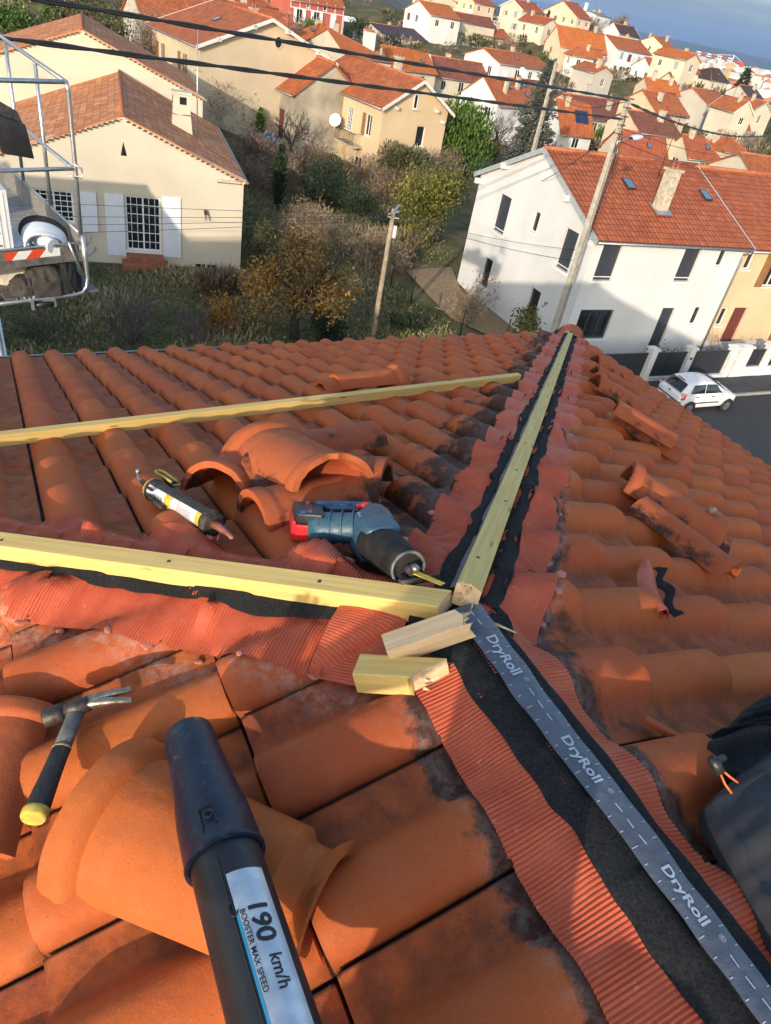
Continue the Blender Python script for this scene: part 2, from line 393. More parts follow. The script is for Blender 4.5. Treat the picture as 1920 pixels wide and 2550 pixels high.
# ---- lines: hip_a (E|N), hip_b (N|W), ridge c (W|E)
def fb(x, seed=0): return mnoise.noise(V(x, seed * 7.31, 2.7))
def line_frame(which):
    if which == 'a': return V(1, 1, 0) / 1.41421, {'E': V(1, -1, 0) / 1.41421, 'N': V(-1, 1, 0) / 1.41421}
    if which == 'b': return V(-1, 1, 0) / 1.41421, {'N': V(1, 1, 0) / 1.41421, 'W': V(-1, -1, 0) / 1.41421}
    return V(0, -1, 0), {'W': V(-1, 0, 0), 'E': V(1, 0, 0)}
def line_z(which, l): return 12.5 if which == 'c' else 12.5 - l / 1.41421 * TT
def strip(which, sl, l0, l1, q0, q1f, name, m, lift0, off, nl, nq, parent, blend=.06, wig=0.0, seed=0, pl=.0):
    """band draped over the tiles along a hip or ridge line: q0 = inner edge, q1f(l) = outer edge"""
    dl, dq = line_frame(which); dq = dq[sl]; rows = []; uv = []
    for i in range(nl + 1):
        l = l0 + (l1 - l0) * i / nl; row = []; ur = []
        c0 = dl * l; qe = q1f(l)
        for k in range(nq + 1):
            q = q0 + (qe - q0) * k / nq; p = c0 + dq * q
            S_ = SL[sl]; D = S_['d'][0] * p.x + S_['d'][1] * p.y; ex_ = S_['l'][0] * .02; ey_ = S_['l'][1] * .02
            h = htop(sl, p.x, p.y)
            # smoothed tile height: sheet bridges the narrow gaps
            h = max(h, (htop(sl, p.x + ex_, p.y + ey_) + htop(sl, p.x - ex_, p.y - ey_)) / 2, .012)
            qr = {'cW': .10, 'cE': .058, 'bW': .125, 'bN': .068, 'aE': .085, 'aN': .085}[which + sl]      # tiles stop this far from the line
            w_ = min(1.0, max(0.0, (q - qr + .015) / .05)); w_ = w_ * w_ * (3 - 2 * w_)
            if which == 'c' or which + sl == 'bW': w_ *= .45
            if which + sl in ('aE', 'aN'): w_ *= .8
            hd = h * w_ + max(.041, min(h, .05)) * (1 - w_); h = max(hd, h) if q > qr - .024 else hd * .6 + .4 * .041
            h += off + wig * fb(l * 9 + k * .7, seed) + (pl * (abs(math.sin(math.pi * (l + .003 * fb(l * 6 + q * 5, 77)) / .0064)) - .6) if pl else 0)
            zp = 12.5 - D * TT + h / CT; zt = line_z(which, l) + lift0
            f = max(0.0, 1 - q / blend); f = f * f * (3 - 2 * f)
            z = max(zp, zt) * f + zp * (1 - f) if q > .03 else zp * (1 - f) + zt * f
            row.append(V(p.x, p.y, z)); ur.append((l, q))
        rows.append(row); uv.append(ur)
    mb = MB(); mb.grid(rows, 0, True, uv=uv)
    return mb.build(name, m, parent)
def edge(base, sl, which, amp, seed, roll=.35):
    dl, dq = line_frame(which); dq = dq[sl]
    def f(l):
        p = dl * l + dq * base; h = htop(sl, p.x, p.y)
        return base + roll * (h - .03) + amp * fb(l * 6, seed) + amp * .4 * fb(l * 23, seed + 1)
    return f
def fedge(base, amp, seed): return lambda l: base + amp * fb(l * 7, seed) + amp * .6 * fb(l * 19, seed + 3)

for wh, sl, l0, lm_, l1, q1_, nq_, off_, sd_, am_, rl_ in (('a', 'E', .02, 1.25, 5.9, .150, 9, .004, 1, .004, .22), ('a', 'N', .02, 1.25, 5.9, .150, 9, .004, 2, .004, .22), ('b', 'W', .19, 1.15, 3.2, .190, 10, .004, 3, .006, .35), ('b', 'N', .05, 1.15, 3.2, .112, 8, .004, 4, .006, .5), ('c', 'W', .0, .95, 2.6, .152, 10, .003, 5, .004, .1), ('c', 'E', .0, .95, 2.6, .108, 8, .003, 6, .004, .25)):
    fe_ = edge(q1_, sl, wh, am_, sd_, rl_)
    strip(wh, sl, l0, lm_, .0, fe_, 'flashing_strip', M_FLASH, .03, off_ + .0012, int((lm_ - l0) / .0007), nq_, house0, .07, pl=.0024)
    strip(wh, sl, lm_, l1, .0, fe_, 'flashing_strip', M_FLASH, .03, off_, 500, nq_, house0, .07)
# short cross piece lapping from the ridge strip on to the left hip
dlb, dqb = line_frame('b'); rows = []; uv = []
for i in range(40):
    row = []; ur = []
    for k in range(30):
        l = .085 + .125 * i / 39; q = .03 + .155 * k / 29; p = dlb * l + dqb['W'] * q
        f = max(0, 1 - q / .09); row.append(V(p.x, p.y, 12.5 + p.x * TT + (max(htop('W', p.x, p.y), .02) * (1 - f) + .042 * f + .013) / CT)); ur.append((q, l))
    rows.append(row); uv.append(ur)
mb = MB(); mb.grid(rows, 0, True, uv=uv); mb.build('flashing_patch', M_FLASH, house0)
for wh, sl, l0, l1, q1, am, sd_ in (('a', 'E', .03, 5.85, .062, .012, 11), ('a', 'N', .03, 5.85, .060, .012, 12), ('b', 'W', .19, 3.2, .094, .010, 13), ('b', 'N', .05, 3.2, .016, .004, 14), ('c', 'W', .03, 2.6, .074, .012, 15), ('c', 'E', .03, 2.6, .052, .010, 16)):
    strip(wh, sl, l0, l1, .0, fedge(q1, am, sd_), 'fleece_strip', M_FLEECE, .038 if wh == 'c' else .036, .0065 if wh == 'c' else .010, 500, 7, house0, .10 if wh != 'c' else .085, .003 if wh == 'c' else .005, sd_)
# corner of fleece around the junction of the three rolls
mb = MB(); rows = []
for r_ in np.linspace(0, .085, 8):
    rows.append([V(.012 + r_ * math.cos(k) * 1.15 - .03, -.03 + r_ * math.sin(k), 12.543 - r_ * .22 - .004 * fb(k * 2 + r_ * 30, 4)) for k in np.linspace(0, 2 * math.pi, 30)])
mb.grid(rows); mb.build('fleece_strip', M_FLEECE, house0)
# grey film on the open ridge
def tape_z(q, l): return 12.5 + .056 - .42 * max(0, abs(q) - .012) * .5 + .0035 * fb(l * 8 + q * 12, 31) + .0022 * fb(l * 26 + q * 40, 33)
def tape_c(l): return -.004 + .006 * fb(l * 2.5, 9)
def tape(q, l, up_=0.0):
    q *= 1 - .38 * min(l, .9)
    return V(q + tape_c(l), -l, tape_z(q, l) + up_)
rows = [[tape(q + (.0035 * fb(l * 17, 41) if abs(q) > .026 else 0), l) for q in np.linspace(-.029, .029, 11)] for l in np.linspace(.012, 2.6, 320)]
mb = MB(); mb.grid(rows); tape_o = mb.build('film_tape', M_TAPE, house0)
def text_mesh(body, size, bold=0.0, extrude=0.0):
    c = bpy.data.curves.new('t', 'FONT'); c.body = body; c.size = size; c.offset = bold; c.extrude = extrude; c.align_x = 'CENTER'; c.align_y = 'CENTER'; c.resolution_u = 3
    o = bpy.data.objects.new('t', c); COL.objects.link(o); dg = bpy.context.evaluated_depsgraph_get(); dg.update()
    me = bpy.data.meshes.new_from_object(o.evaluated_get(dg)); pass
    bm = bmesh.new(); bm.from_mesh(me); bmesh.ops.triangulate(bm, faces=bm.faces)
    for _ in range(3):
        le = [e for e in bm.edges if e.calc_length() > size * .14]
        if le: bmesh.ops.subdivide_edges(bm, edges=le, cuts=1); bmesh.ops.triangulate(bm, faces=[f for f in bm.faces if len(f.verts) > 3])
    bm.verts.index_update(); vs = [v.co.copy() for v in bm.verts]; fs = [tuple(v.index for v in f.verts) for f in bm.faces]; bm.free()
    bpy.data.objects.remove(o); bpy.data.meshes.remove(me); bpy.data.curves.remove(c); return vs, fs
def add_text(mb, body, size, fn, bold=0.0, mi=0):
    vs, fs = text_mesh(body, size, bold); mb.add([fn(v.x, v.y) for v in vs], fs, mi, False)
mb = MB(); P_ = .205
for k in range(-1, 9):
    lc = .132 + P_ * k
    if lc > .06:
        add_text(mb, 'DryRoll', .0275 * (1 - .3 * (lc - .13)), lambda x, y, lc=lc: tape(y, lc + x, .0011), .0007)
        add_text(mb, '®', .012, lambda x, y, lc=lc: tape(y + .007, lc + .057 + x, .0011))
    l = lc + .074
    while l < lc + P_ - .066:
        if l > .02: mb.grid([[tape(-.0012, l + d_, .001), tape(.0012, l + d_, .001)] for d_ in (0, .005, .010, .014)], 0, False)
        l += .024
for k in range(2, 100):
    l = k * .0235; ln = .011 if k % 5 == 0 else .006
    for sg in (-1, 1):
        mb.grid([[tape(sg * (.0265 - ln * e), l - .0006, .001), tape(sg * (.0265 - ln * e), l + .0006, .001)] for e in (0, .5, 1)], 0, False)
mb.build('tape_print', M_PRINT, tape_o)

# ---- battens nailed along the hips
def batten(p0, p1, w, h, name, parent, m, jag0=0, jag1=0, seed=0, label=None, cut1=0.0, nseg=24, bow=0.0, twist=0.0):
    """squared timber from p0 to p1 in its own x axis; jag = splintered end"""
    p0, p1 = Vector(p0), Vector(p1); L = (p1 - p0).length; d = (p1 - p0) / L
    y = d.cross(V(0, 0, 1)).normalized() * -1; z = d.cross(y).normalized()
    if z.z < 0: z = -z; 
    y = z.cross(d)
    rnd_ = random.Random(seed); rows = []; n = nseg; ring = [(-.5, -.5), (-.46, -.5), (.46, -.5), (.5, -.46), (.5, .46), (.46, .5), (0, .5), (-.46, .5), (-.5, .46), (-.5, -.46)]
    mb = MB()
    for i in range(n + 1):
        t_ = i / n; x = t_ * L; row = []
        for (u, v) in ring:
            xx = x + (cut1 * (u) if i == n else 0)
            if i == 0 and jag0: xx -= jag0 * rnd_.random()
            if i == n and jag1: xx += jag1 * (rnd_.random() ** 2)
            row.append(V(xx, u * w, v * h + bow * math.sin(t_ * math.pi)))
        rows.append(row)
    mb.grid(rows, 0, False, closed=True); k = len(ring)
    mb.f.append(tuple(range(k - 1, -1, -1))); mb.m.append(1); mb.sm.append(False)
    mb.f.append(tuple(n * k + j for j in range(k))); mb.m.append(1); mb.sm.append(False)
    for e, j in ((0, jag0), (n, jag1)):
        if j:
            for q in range(9):
                u, v = rnd_.uniform(-.42, .42), rnd_.uniform(-.42, .42); sgn = -1 if e == 0 else 1; x = 0 if e == 0 else L
                ln = j * rnd_.uniform(.5, 1.3); mb.tube([V(x - sgn * .004, u * w, v * h), V(x + sgn * ln, u * w * 1.05, v * h * 1.05 + rnd_.uniform(-.004, .004))], [w * .09, .0006], 4, 1)
    o = mb.build(name, [m, M_WOODP], parent)
    mw = Matrix((d, y, z)).transposed().to_4x4(); mw.translation = p0
    o.matrix_world = mw
    return o, mw
M_NAIL = mat('nail_head', (.10, .07, .04), .5, .3, 40, metal=.6)
def nails(o, L, h, n, seed):
    r_ = random.Random(seed)
    for i in range(n):
        mb = MB(); x = L * (i + .35 + .3 * r_.random()) / n; mb.lathe([(0, .0012), (.0035, .0010), (.0042, 0), (.0042, -.002)], 8, Matrix.Translation((x, r_.uniform(-.008, .008), h / 2)))
        mb.build('nail', M_NAIL, o)
def hipP(l, up_): return V(l / 1.41421, l / 1.41421, 12.5 - l / 1.41421 * TT + up_)
BW, BH = .046, .044
oa, _ = batten(hipP(.005, .064), hipP(3.55, .060), BW, BH, 'hip_batten', house0, M_WOOD, jag0=.018, seed=3)
nails(oa, 3.5, BH, 11, 1)
oa2, _ = batten(hipP(3.556, .060), hipP(5.93, .052), BW, BH, 'hip_batten', house0, M_WOOD, seed=4)
nails(oa2, 2.3, BH, 5, 2)
hb = lambda l, u: V(-l / 1.41421, l / 1.41421, 12.5 - l / 1.41421 * TT + u)
hw_ = V(-.7071, -.7071, 0)
ob, _ = batten(hb(2.4, .046) + hw_ * .085, hb(.028, .052) + hw_ * .026, .050, BH, 'hip_batten', house0, M_WOOD, seed=5, cut1=.012)
nails(ob, 2.35, BH, 7, 3)
# grey edge clip beside the right hip batten
mb = MB(); rows = [[V(l / 1.41421 - .71 * q, l / 1.41421 + .71 * q, 12.5 - l / 1.41421 * TT + z_) for q, z_ in ((.026, .052), (.034, .046), (.042, .034))] for l in np.linspace(.04, 5.6, 60)]
mb.grid(rows); mb.build('film_tape', M_TAPE, house0)
# red sealant blobs on the edges of the flashing
M_SEAL = mat('salmon_sealant', (.50, .17, .11), .5, .15, 40, .3, 90)
def blob(p, r_, seed, parent, m, name, flat=.5):
    rn = random.Random(seed); mb = MB(); rows = []
    for i in range(7):
        th = math.pi * i / 6; rows.append([V(p.x + r_ * math.sin(th) * math.cos(k) * (1 + .75 * fb(k * 1.3 + i * .3, seed)), p.y + r_ * math.sin(th) * math.sin(k) * (1 + .75 * fb(k * 1.7 + i * .3, seed + 2)), p.z + flat * r_ * math.cos(th)) for k in np.linspace(0, 2 * math.pi, 13)[:-1]])
    mb.grid(rows, closed=True); return mb.build(name, m, parent)
sb = 0
for wh, sl, base, ls in (('b', 'W', .190, [.20, .33, .42, .52, .60, .72, .80, .93]), ('a', 'E', .152, [.12, .2, .27, .42, .6, .75, 1.3, 1.75]), ('a', 'N', .152, [.10, .2, .33, .45, .62]), ('b', 'N', .112, [.25, .42, .57, .8])):
    dl, dq = line_frame(wh); fe = edge(base, sl, wh, .006, {'b': 3, 'a': 1}[wh])
    for l in ls:
        sb += 1; p = dl * l + dq[sl] * (fe(l) - .002); q_ = surf(sl, p.x, p.y, .006); blob(q_, .007 + .008 * hsh(sb, 3), sb, house0, M_SEAL, 'sealant_blob', .22)
# round end tile closing the far corner of the hip
def half_tile(L, r0, r1, th=.012, rim0=0.0, rim1=0.0, spig=0.0, arc=2.75, n=22, m=36, flare=.0, seed=0, chip=0.0, sq=1.0):
    """curved cover tile along +x, crown up; r0 = radius at x=0, r1 at x=L; rim = raised collar"""
    mb = MB(); out = []; inn = []; rn = random.Random(seed)
    for i in range(m + 1):
        t_ = (i / m) ** 1.2; x = t_ * L; r_ = r0 + (r1 - r0) * t_
        if rim0: q_ = min(1, max(0, (t_ - .105) / .035)); r_ += rim0 * (1 - q_ * q_ * (3 - 2 * q_)) * (.8 + .2 * min(1, t_ / .03))
        if rim1 and t_ > .87: r_ += rim1 * min(1, (t_ - .87) / .05)
        if spig and t_ > .84: r_ -= spig * min(1, (t_ - .84) / .03)
        if spig and t_ > .955: r_ += spig * 1.5 * min(1, (t_ - .955) / .02)
        a0, a1 = math.pi / 2 - arc / 2, math.pi / 2 + arc / 2; ro = []; ri = []
        for k in range(n + 1):
            a = a0 + (a1 - a0) * k / n; w_ = 1 + .012 * fb(x * 6 + k * .5, seed)
            xx = x
            if chip and i == m: xx -= chip * max(0, fb(k * .45, seed + 5) + .1)
            if chip and i == 0: xx += chip * .5 * max(0, fb(k * .6, seed + 7))
            ro.append(V(xx, r_ * w_ * math.cos(a), r_ * sq * w_ * math.sin(a))); ri.append(V(xx, (r_ - th) * math.cos(a), (r_ - th) * sq * math.sin(a)))
        out.append(ro); inn.append(ri)
    mb.grid([r[::-1] for r in out]); mb.grid(inn)
    mb.grid([out[0], inn[0]][::1], smooth=False); mb.grid([inn[-1], out[-1]], smooth=False)
    mb.grid([[o_[0] for o_ in out], [o_[0] for o_ in inn]], smooth=False); mb.grid([[o_[-1] for o_ in inn], [o_[-1] for o_ in out]], smooth=False)
    return mb
def place_tile(name, mb, p, xdir, updir, parent=None, label=None, group=None, rnd_=.5, stain=.1, mname=None, cat='roof tile'):
    o = mb.build(name, mname or M_TILE_OLD, parent, sharp=40)
    nv = len(o.data.vertices); rn = random.Random(hash(label or name) % 99991 if False else len(label or name))
    attr(o, 'rnd', np.full(nv, rnd_)); 
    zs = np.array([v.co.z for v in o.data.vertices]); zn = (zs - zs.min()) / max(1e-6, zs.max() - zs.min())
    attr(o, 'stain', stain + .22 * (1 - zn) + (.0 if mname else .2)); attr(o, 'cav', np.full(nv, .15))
    if 'leaf blower' in (label or ''):
        xs = np.array([v.co.x for v in o.data.vertices]); o.data.attributes['stain'].data.foreach_set('value', (stain + .72 * np.clip((xs / xs.max() - .74) / .2, 0, 1)).astype(np.float32))
    x = Vector(xdir).normalized(); z = Vector(updir); y = z.cross(x).normalized(); z = x.cross(y)
    m_ = Matrix((x, y, z)).transposed().to_4x4(); m_.translation = Vector(p); o.matrix_world = m_
    if label: tag(o, label, cat, group)
    return o
e1 = hipP(5.86, .0)
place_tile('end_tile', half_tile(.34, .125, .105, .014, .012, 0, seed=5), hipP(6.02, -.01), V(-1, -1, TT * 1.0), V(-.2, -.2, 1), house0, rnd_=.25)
# ------------------------------------------------------------------ loose things on the roof
def nP(x, y, h): return V(x, y, 12.5 - TT * y + h / CT)       # over the far slope
def eP(x, y, h): return V(x, y, 12.5 - TT * x + h / CT)       # over the right slope
def wP(x, y, h): return V(x, y, 12.5 + TT * x + h / CT)       # over the near slope
nN, nE, nW = V(0, ST, CT), V(ST, 0, CT), V(-ST, 0, CT)
ol, _ = batten(nP(-1.75, 1.345, .088), nP(1.708, 1.948, .078), .030, .040, 'wooden_batten', None, M_WOOD, seed=8, nseg=30)
tag(ol, 'long yellow timber batten lying loose across the far roof slope', 'batten')
GT = 'roof tiles taken off and laid on the roof'
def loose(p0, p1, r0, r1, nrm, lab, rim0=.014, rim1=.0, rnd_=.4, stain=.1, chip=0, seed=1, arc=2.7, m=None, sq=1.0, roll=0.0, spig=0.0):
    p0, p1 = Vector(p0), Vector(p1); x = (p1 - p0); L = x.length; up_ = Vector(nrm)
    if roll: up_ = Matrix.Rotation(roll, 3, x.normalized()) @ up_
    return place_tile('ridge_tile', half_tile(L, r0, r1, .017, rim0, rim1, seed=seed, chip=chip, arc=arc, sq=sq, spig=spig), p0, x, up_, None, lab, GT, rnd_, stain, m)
loose(nP(1.13, 2.17, .045), nP(.74, 2.12, .045), .088, .082, nN, 'clean orange ridge tile with a raised collar lying beyond the long loose batten', .02, .0, .1, -.1, seed=2)
loose(nP(.80, 2.13, .04), nP(.66, 2.105, .04), .068, .066, nN, 'short orange tile end poking out of the collared tile beyond the batten', 0, 0, .2, -.05, seed=3, chip=.01)
loose(nP(-.052, .895, .095), nP(-.010, .53, .10), .124, .106, nN, 'widest orange ridge tile, topmost of the heap beside the blue saw', .016, .010, .0, .02, .012, seed=4, sq=.82)
loose(nP(.38, 1.062, .045), nP(.01, .965, .055), .088, .082, nN, 'reddish cover tile pointing away to the right behind the tile heap', .0, 0, .7, .12, .012, seed=5)
loose(nP(-.236, .742, .035), nP(.0, .93, .045), .106, .10, nN, 'tile with a broken pale rim at the left of the tile heap', .006, 0, .2, .12, .035, seed=6)
loose(nP(-.206, .533, .036), nP(.10, .575, .045), .087, .08, nN, 'tile showing its open arch towards the camera, left of the saw battery', .004, 0, .35, .08, .0, seed=7)
loose(nP(.158, .565, .045), nP(-.13, .79, .055), .108, .10, nN, 'sooty tile under the heap with its dark chipped end behind the saw', .0, 0, .8, .26, .01, seed=8)
loose(nP(.05, .86, .03), nP(.18, .72, .05), .075, .075, nN, 'small tile half hidden in the middle of the tile heap', .0, 0, .6, .15, .0, seed=18)
loose(wP(-.625, -.05, .030), wP(-.385, -.345, .036), .116, .094, nW, 'large smooth orange ridge tile lying under the leaf blower tube', .020, .0, .0, -.3, 0, seed=9, sq=.80, arc=2.6, m=M_TILE, spig=.016)
loose(wP(-.742, .215, .035), wP(-.83, -.02, .04), .085, .10, nW, 'orange tile cut by the left edge beside the hammer', .012, 0, .2, -.2, 0, seed=10, sq=.8)
loose(eP(1.19, .70, .045), eP(1.435, .43, .05), .100, .088, nE, 'widest loose tile on the right slope, with a mortar crumb on its rim', .014, .006, .35, .06, .012, seed=11)
loose(eP(1.36, .505, .025), eP(1.462, .395, .03), .068, .062, nE, 'grey inner tile peeping out of the widest tile on the right slope', .0, 0, 1.0, .3, .0, seed=12)
loose(eP(1.10, .53, .045), eP(1.165, .185, .048), .070, .076, nE, 'narrow loose tile nearest to the upright flashing scrap on the right slope', .0, .006, .55, .12, .01, seed=13)
loose(eP(2.0, 1.53, .085), eP(2.20, 1.28, .085), .082, .08, nE, 'upper tile of a stacked pair halfway up the right slope', .0, .004, .15, .02, .0, seed=14)
loose(eP(2.06, 1.56, .035), eP(2.25, 1.23, .035), .078, .082, nE, 'lower tile of a stacked pair halfway up the right slope', .0, .003, .5, .1, .0, seed=15)
loose(eP(2.42, 2.10, .05), eP(2.74, 1.92, .05), .10, .092, nE, 'tile with a sooty left end above the stacked pair on the right slope', .012, 0, .3, .1, .01, seed=16)
loose(eP(2.83, 2.50, .045), eP(3.12, 2.33, .045), .09, .084, nE, 'tile lying second from the far corner among the removed right slope tiles', .0, .006, .5, .1, .0, seed=17)
loose(eP(3.38, 3.04, .04), eP(3.66, 2.93, .04), .09, .085, nE, 'loose tile closest to the far roof corner on the right slope', .0, .01, .3, .05, .0, seed=19)
loose(eP(3.0, 2.24, .03), eP(3.12, 2.20, .03), .07, .07, nE, 'short tile offcut with an open dark arch on the right slope', .0, .0, .4, .05, .0, seed=20)
# mortar crumb
blob(eP(1.425, .475, .150), .016, 77, None, mat('mortar_crumb', (.30, .2, .13), .9, .4, 60, .6, 90), 'mortar_crumb', .8)
tag(bpy.context.scene.objects['mortar_crumb'], 'brown lump of old mortar stuck on the widest right slope tile', 'mortar')
# broken shard and flashing scrap
mb = MB(); a, b, c, d = eP(.222, -.272, .034), eP(.262, -.322, .040), eP(.285, -.312, .034), eP(.243, -.262, .03)
mb.prism([a, b, c, d], nE * .012); o = mb.build('tile_shard', M_TILE_OLD, None, bevel=.0015); nv = len(o.data.vertices); attr(o, 'rnd', np.full(nv, .4)); attr(o, 'stain', np.full(nv, 0.)); attr(o, 'cav', np.full(nv, 0.))
tag(o, 'small wedge shaped tile chip lying in a channel beside the dark jacket', 'tile chip')
sc_ = thing('flashing_scrap', 'torn scrap of red pleated flashing with black fleece standing on edge', 'scrap', eP(.68, .09, .03))
rows = []; r2 = []; uv = []
for i in range(20):
    t_ = i / 19; base = eP(.775 - .17 * t_, .185 - .205 * t_, .055); row = []; rb = []; uu = []
    for k in range(9):
        q = k / 8; cu = .024 * math.sin(t_ * 7 + 1); row.append(base + V(-.055, .045, 0) * (q * (.45 + .4 * math.sin(t_ * 3.0))) + nE * (.028 * math.sin(q * 2.6) + .008 * fb(t_ * 6 + q * 3, 5))); uu.append((t_ * .25, q * .07))
        rb.append(base + V(.012 * math.sin(t_ * 14), 0, 0) + nE * (.008 + q * .024 * (.55 + .45 * fb(t_ * 7, 8) + .35 * math.sin(t_ * 3.1))) + V(.012, -.008, 0) * q)
    rows.append(row); r2.append(rb); uv.append(uu)
mb = MB(); mb.grid(rows, uv=uv); mb.build('pleated_sheet', M_FLASH, sc_, sc_.location)
mb = MB(); mb.grid(r2); mb.build('fleece_edge', M_FLEECE, sc_, sc_.location)
# offcuts
o1, _ = batten(wP(-.212, -.035, .052), wP(-.128, -.108, .062), .048, .042, 'batten_offcut', None, M_WOOD, jag1=.006, seed=21, cut1=.055, nseg=6)
tag(o1, 'short yellow batten offcut with a pale slanted saw cut, nearest the ridge film', 'timber offcut', 'timber offcuts')
o2, _ = batten(wP(-.168, -.035, .075), wP(-.052, -.060, .082), .04, .038, 'batten_offcut', None, M_WOODP, jag1=.022, seed=22, nseg=6)
tag(o2, 'short pale batten offcut with a splintered end, behind the yellow offcut', 'timber offcut', 'timber offcuts')
# splinters and nails on the roof
mb = MB(); mb.tube([V(.025, -.055, 12.545), V(.062, -.082, 12.535)], [.004, .002], 4, flat=.5)
tag(mb.build('wood_splinter', M_WOODP), 'thin pale splinter of wood beside the splintered batten end', 'splinter')
scr = thing('roofing_screw', 'copper coloured roofing screw with a grey sealing washer', 'screw', nP(-.296, .50, .05))
mb = MB(); q0 = nP(-.288, .512, .058); q1 = nP(-.312, .456, .052)
zdir = (q1 - q0).normalized(); mt = zdir.to_track_quat('Z', 'Y').to_matrix().to_4x4(); mt.translation = q0
mb.tube([q0, q1], [.0026, .002], 7); mb.build('shank', mat('copper', (.55, .26, .17), .4, .2, 40, metal=.5), scr, scr.location)
mb = MB(); mb.lathe([(0, -.004), (.005, -.003), (.0055, 0), (.0135, .0005), (.013, .003), (.004, .004)], 16, mt); mb.build('washer', mat('washer_grey', (.25, .25, .25), .5, .2, 40, metal=.5), scr, scr.location)

# ---- sealant gun
g0, g1 = nP(-.378, .785, .082), nP(-.306, .505, .074); ax = (g1 - g0).normalized(); side = ax.cross(nN).normalized(); upg = side.cross(ax)
gun = thing('sealant_gun', 'dirty black sealant gun holding a white and yellow cartridge', 'sealant gun', g0)
GM = Matrix((side, upg, ax)).transposed().to_4x4(); GM.translation = g0      # local z along the barrel
GL = (g1 - g0).length
nbk = NB('grimy_black_metal'); co_ = nbk.co('Object')
M_GRIME = nbk.out(nbk.ramp(nbk.noise(70, 6, co_, .7), [(.38, (.012, .012, .013)), (.62, (.075, .058, .045))]), .6, nbk.bump(nbk.noise(120, 4, co_), .3, .003), .2)
M_YEL = mat('worn_yellow', (.72, .47, .04), .5, .18, 40); M_LAB = mat('white_label', (.72, .72, .73), .45, .06, 30)
M_RUST = mat('red_brown_nozzle', (.24, .08, .055), .5, .3, 50)
mb = MB(); rows = []
for z_ in (0, .003, GL - .02, GL - .016, GL):
    r_ = .0262 if .002 < z_ < GL - .018 else .0285
    rows.append([GM @ V(r_ * math.cos(k), r_ * math.sin(k), z_) for k in np.linspace(.95, 6.283 - .42, 26)])
mb.grid(rows); mb.lathe([(.0, GL), (.02, GL), (.0285, GL - .001), (.0285, GL - .02)], 22, GM); mb.lathe([(0, 0), (.028, 0.0), (.0288, .006), (.0265, .007)], 22, GM)
mb.build('barrel', M_GRIME, gun, g0)
def band(z0, z1, r_, name, m, a0=0, a1=6.2832, parent=gun, mm=GM, n=22):
    mb = MB(); mb.lathe([(r_, z0), (r_, z1)], n, mm, arc=(a0, a1)); return mb.build(name, m, parent, g0 if parent == gun else None)
cart = band(.01, GL - .014, .0246, 'cartridge', M_LAB)
for z0, z1, m in ((.105, .135, M_YEL), (GL - .045, GL - .022, M_YEL)):
    mb = MB(); mb.lathe([(.0249, z0), (.0249, z1)], 22, GM); mb.build('label_band', m, cart, g0)
mb = MB()
for z_ in (.139, .172): mb.lathe([(.02492, z_), (.02492, z_ + .002)], 22, GM)
mb.build('label_line', mat('label_red', (.4, .03, .03), .5), cart, g0)
mb = MB()
for k in range(9): mb.grid([[GM @ V(.0250 * math.cos(a_), .0250 * math.sin(a_), .046 + .006 * k), GM @ V(.0250 * math.cos(a_), .0250 * math.sin(a_), .046 + .006 * k + (.0035 if k % 3 else .0022))] for a_ in np.linspace(-.1, .4, 4)])
for k in range(14): mb.grid([[GM @ V(.0250 * math.cos(a_), .0250 * math.sin(a_), .178 + .0045 * k), GM @ V(.0250 * math.cos(a_), .0250 * math.sin(a_), .178 + .0045 * k + .0012)] for a_ in np.linspace(-.2, .62 - .03 * (k % 4), 5)])
mb.build('label_print', mat('label_ink', (.12, .12, .13), .6), cart, g0)
band(-.001, .003, .0292, 'end_ring', M_YEL)
mb = MB(); mb.tube([GM @ V(0, 0, GL - .002), GM @ V(0, 0, GL + .02), GM @ V(.002, -.004, GL + .075)], [.011, .009, .0045], 10); mb.build('nozzle', M_RUST, gun, g0)
blob(GM @ V(.002, -.005, GL + .078), .007, 5, gun, M_SEAL, 'sealant_drip', .5).location -= 0 * g0
bpy.data.objects['sealant_drip'].location = -g0
mb = MB(); mb.tube([GM @ V(.004, .008, -.06), GM @ V(.004, .008, .0)], [.006, .007], 6); mb.tube([GM @ V(-.010, -.004, -.055), GM @ V(-.008, 0, .004)], [.009, .011], 6, flat=.6); mb.tube([GM @ V(.012, .010, -.04), GM @ V(.004, .016, .01)], [.005, .007], 6); mb.build('frame', M_GRIME, gun, g0)
mb = MB(); mb.tube([GM @ V(0, .003, -.02), GM @ V(.001, .003, -.075), GM @ V(-.004, .004, -.105), GM @ V(-.016, .01, -.132)], [.0038] * 4, 7); mb.lathe([(0, -.008), (.006, -.005), (.0075, 0), (.006, .005), (0, .008)], 10, Matrix.Translation(GM @ V(-.018, .012, -.136))); mb.build('push_rod', M_STEEL, gun, g0)
mb = MB(); mb.tube([GM @ V(.02, -.002, -.005), GM @ V(.034, .004, .05), GM @ V(.036, -.004, .13)], [.007, .006, .008], 6, flat=.45); mb.tube([GM @ V(.018, .012, .0), GM @ V(.03, .020, .06)], [.006, .005], 6, flat=.5); mb.build('trigger_handle', M_GRIME, gun, g0)
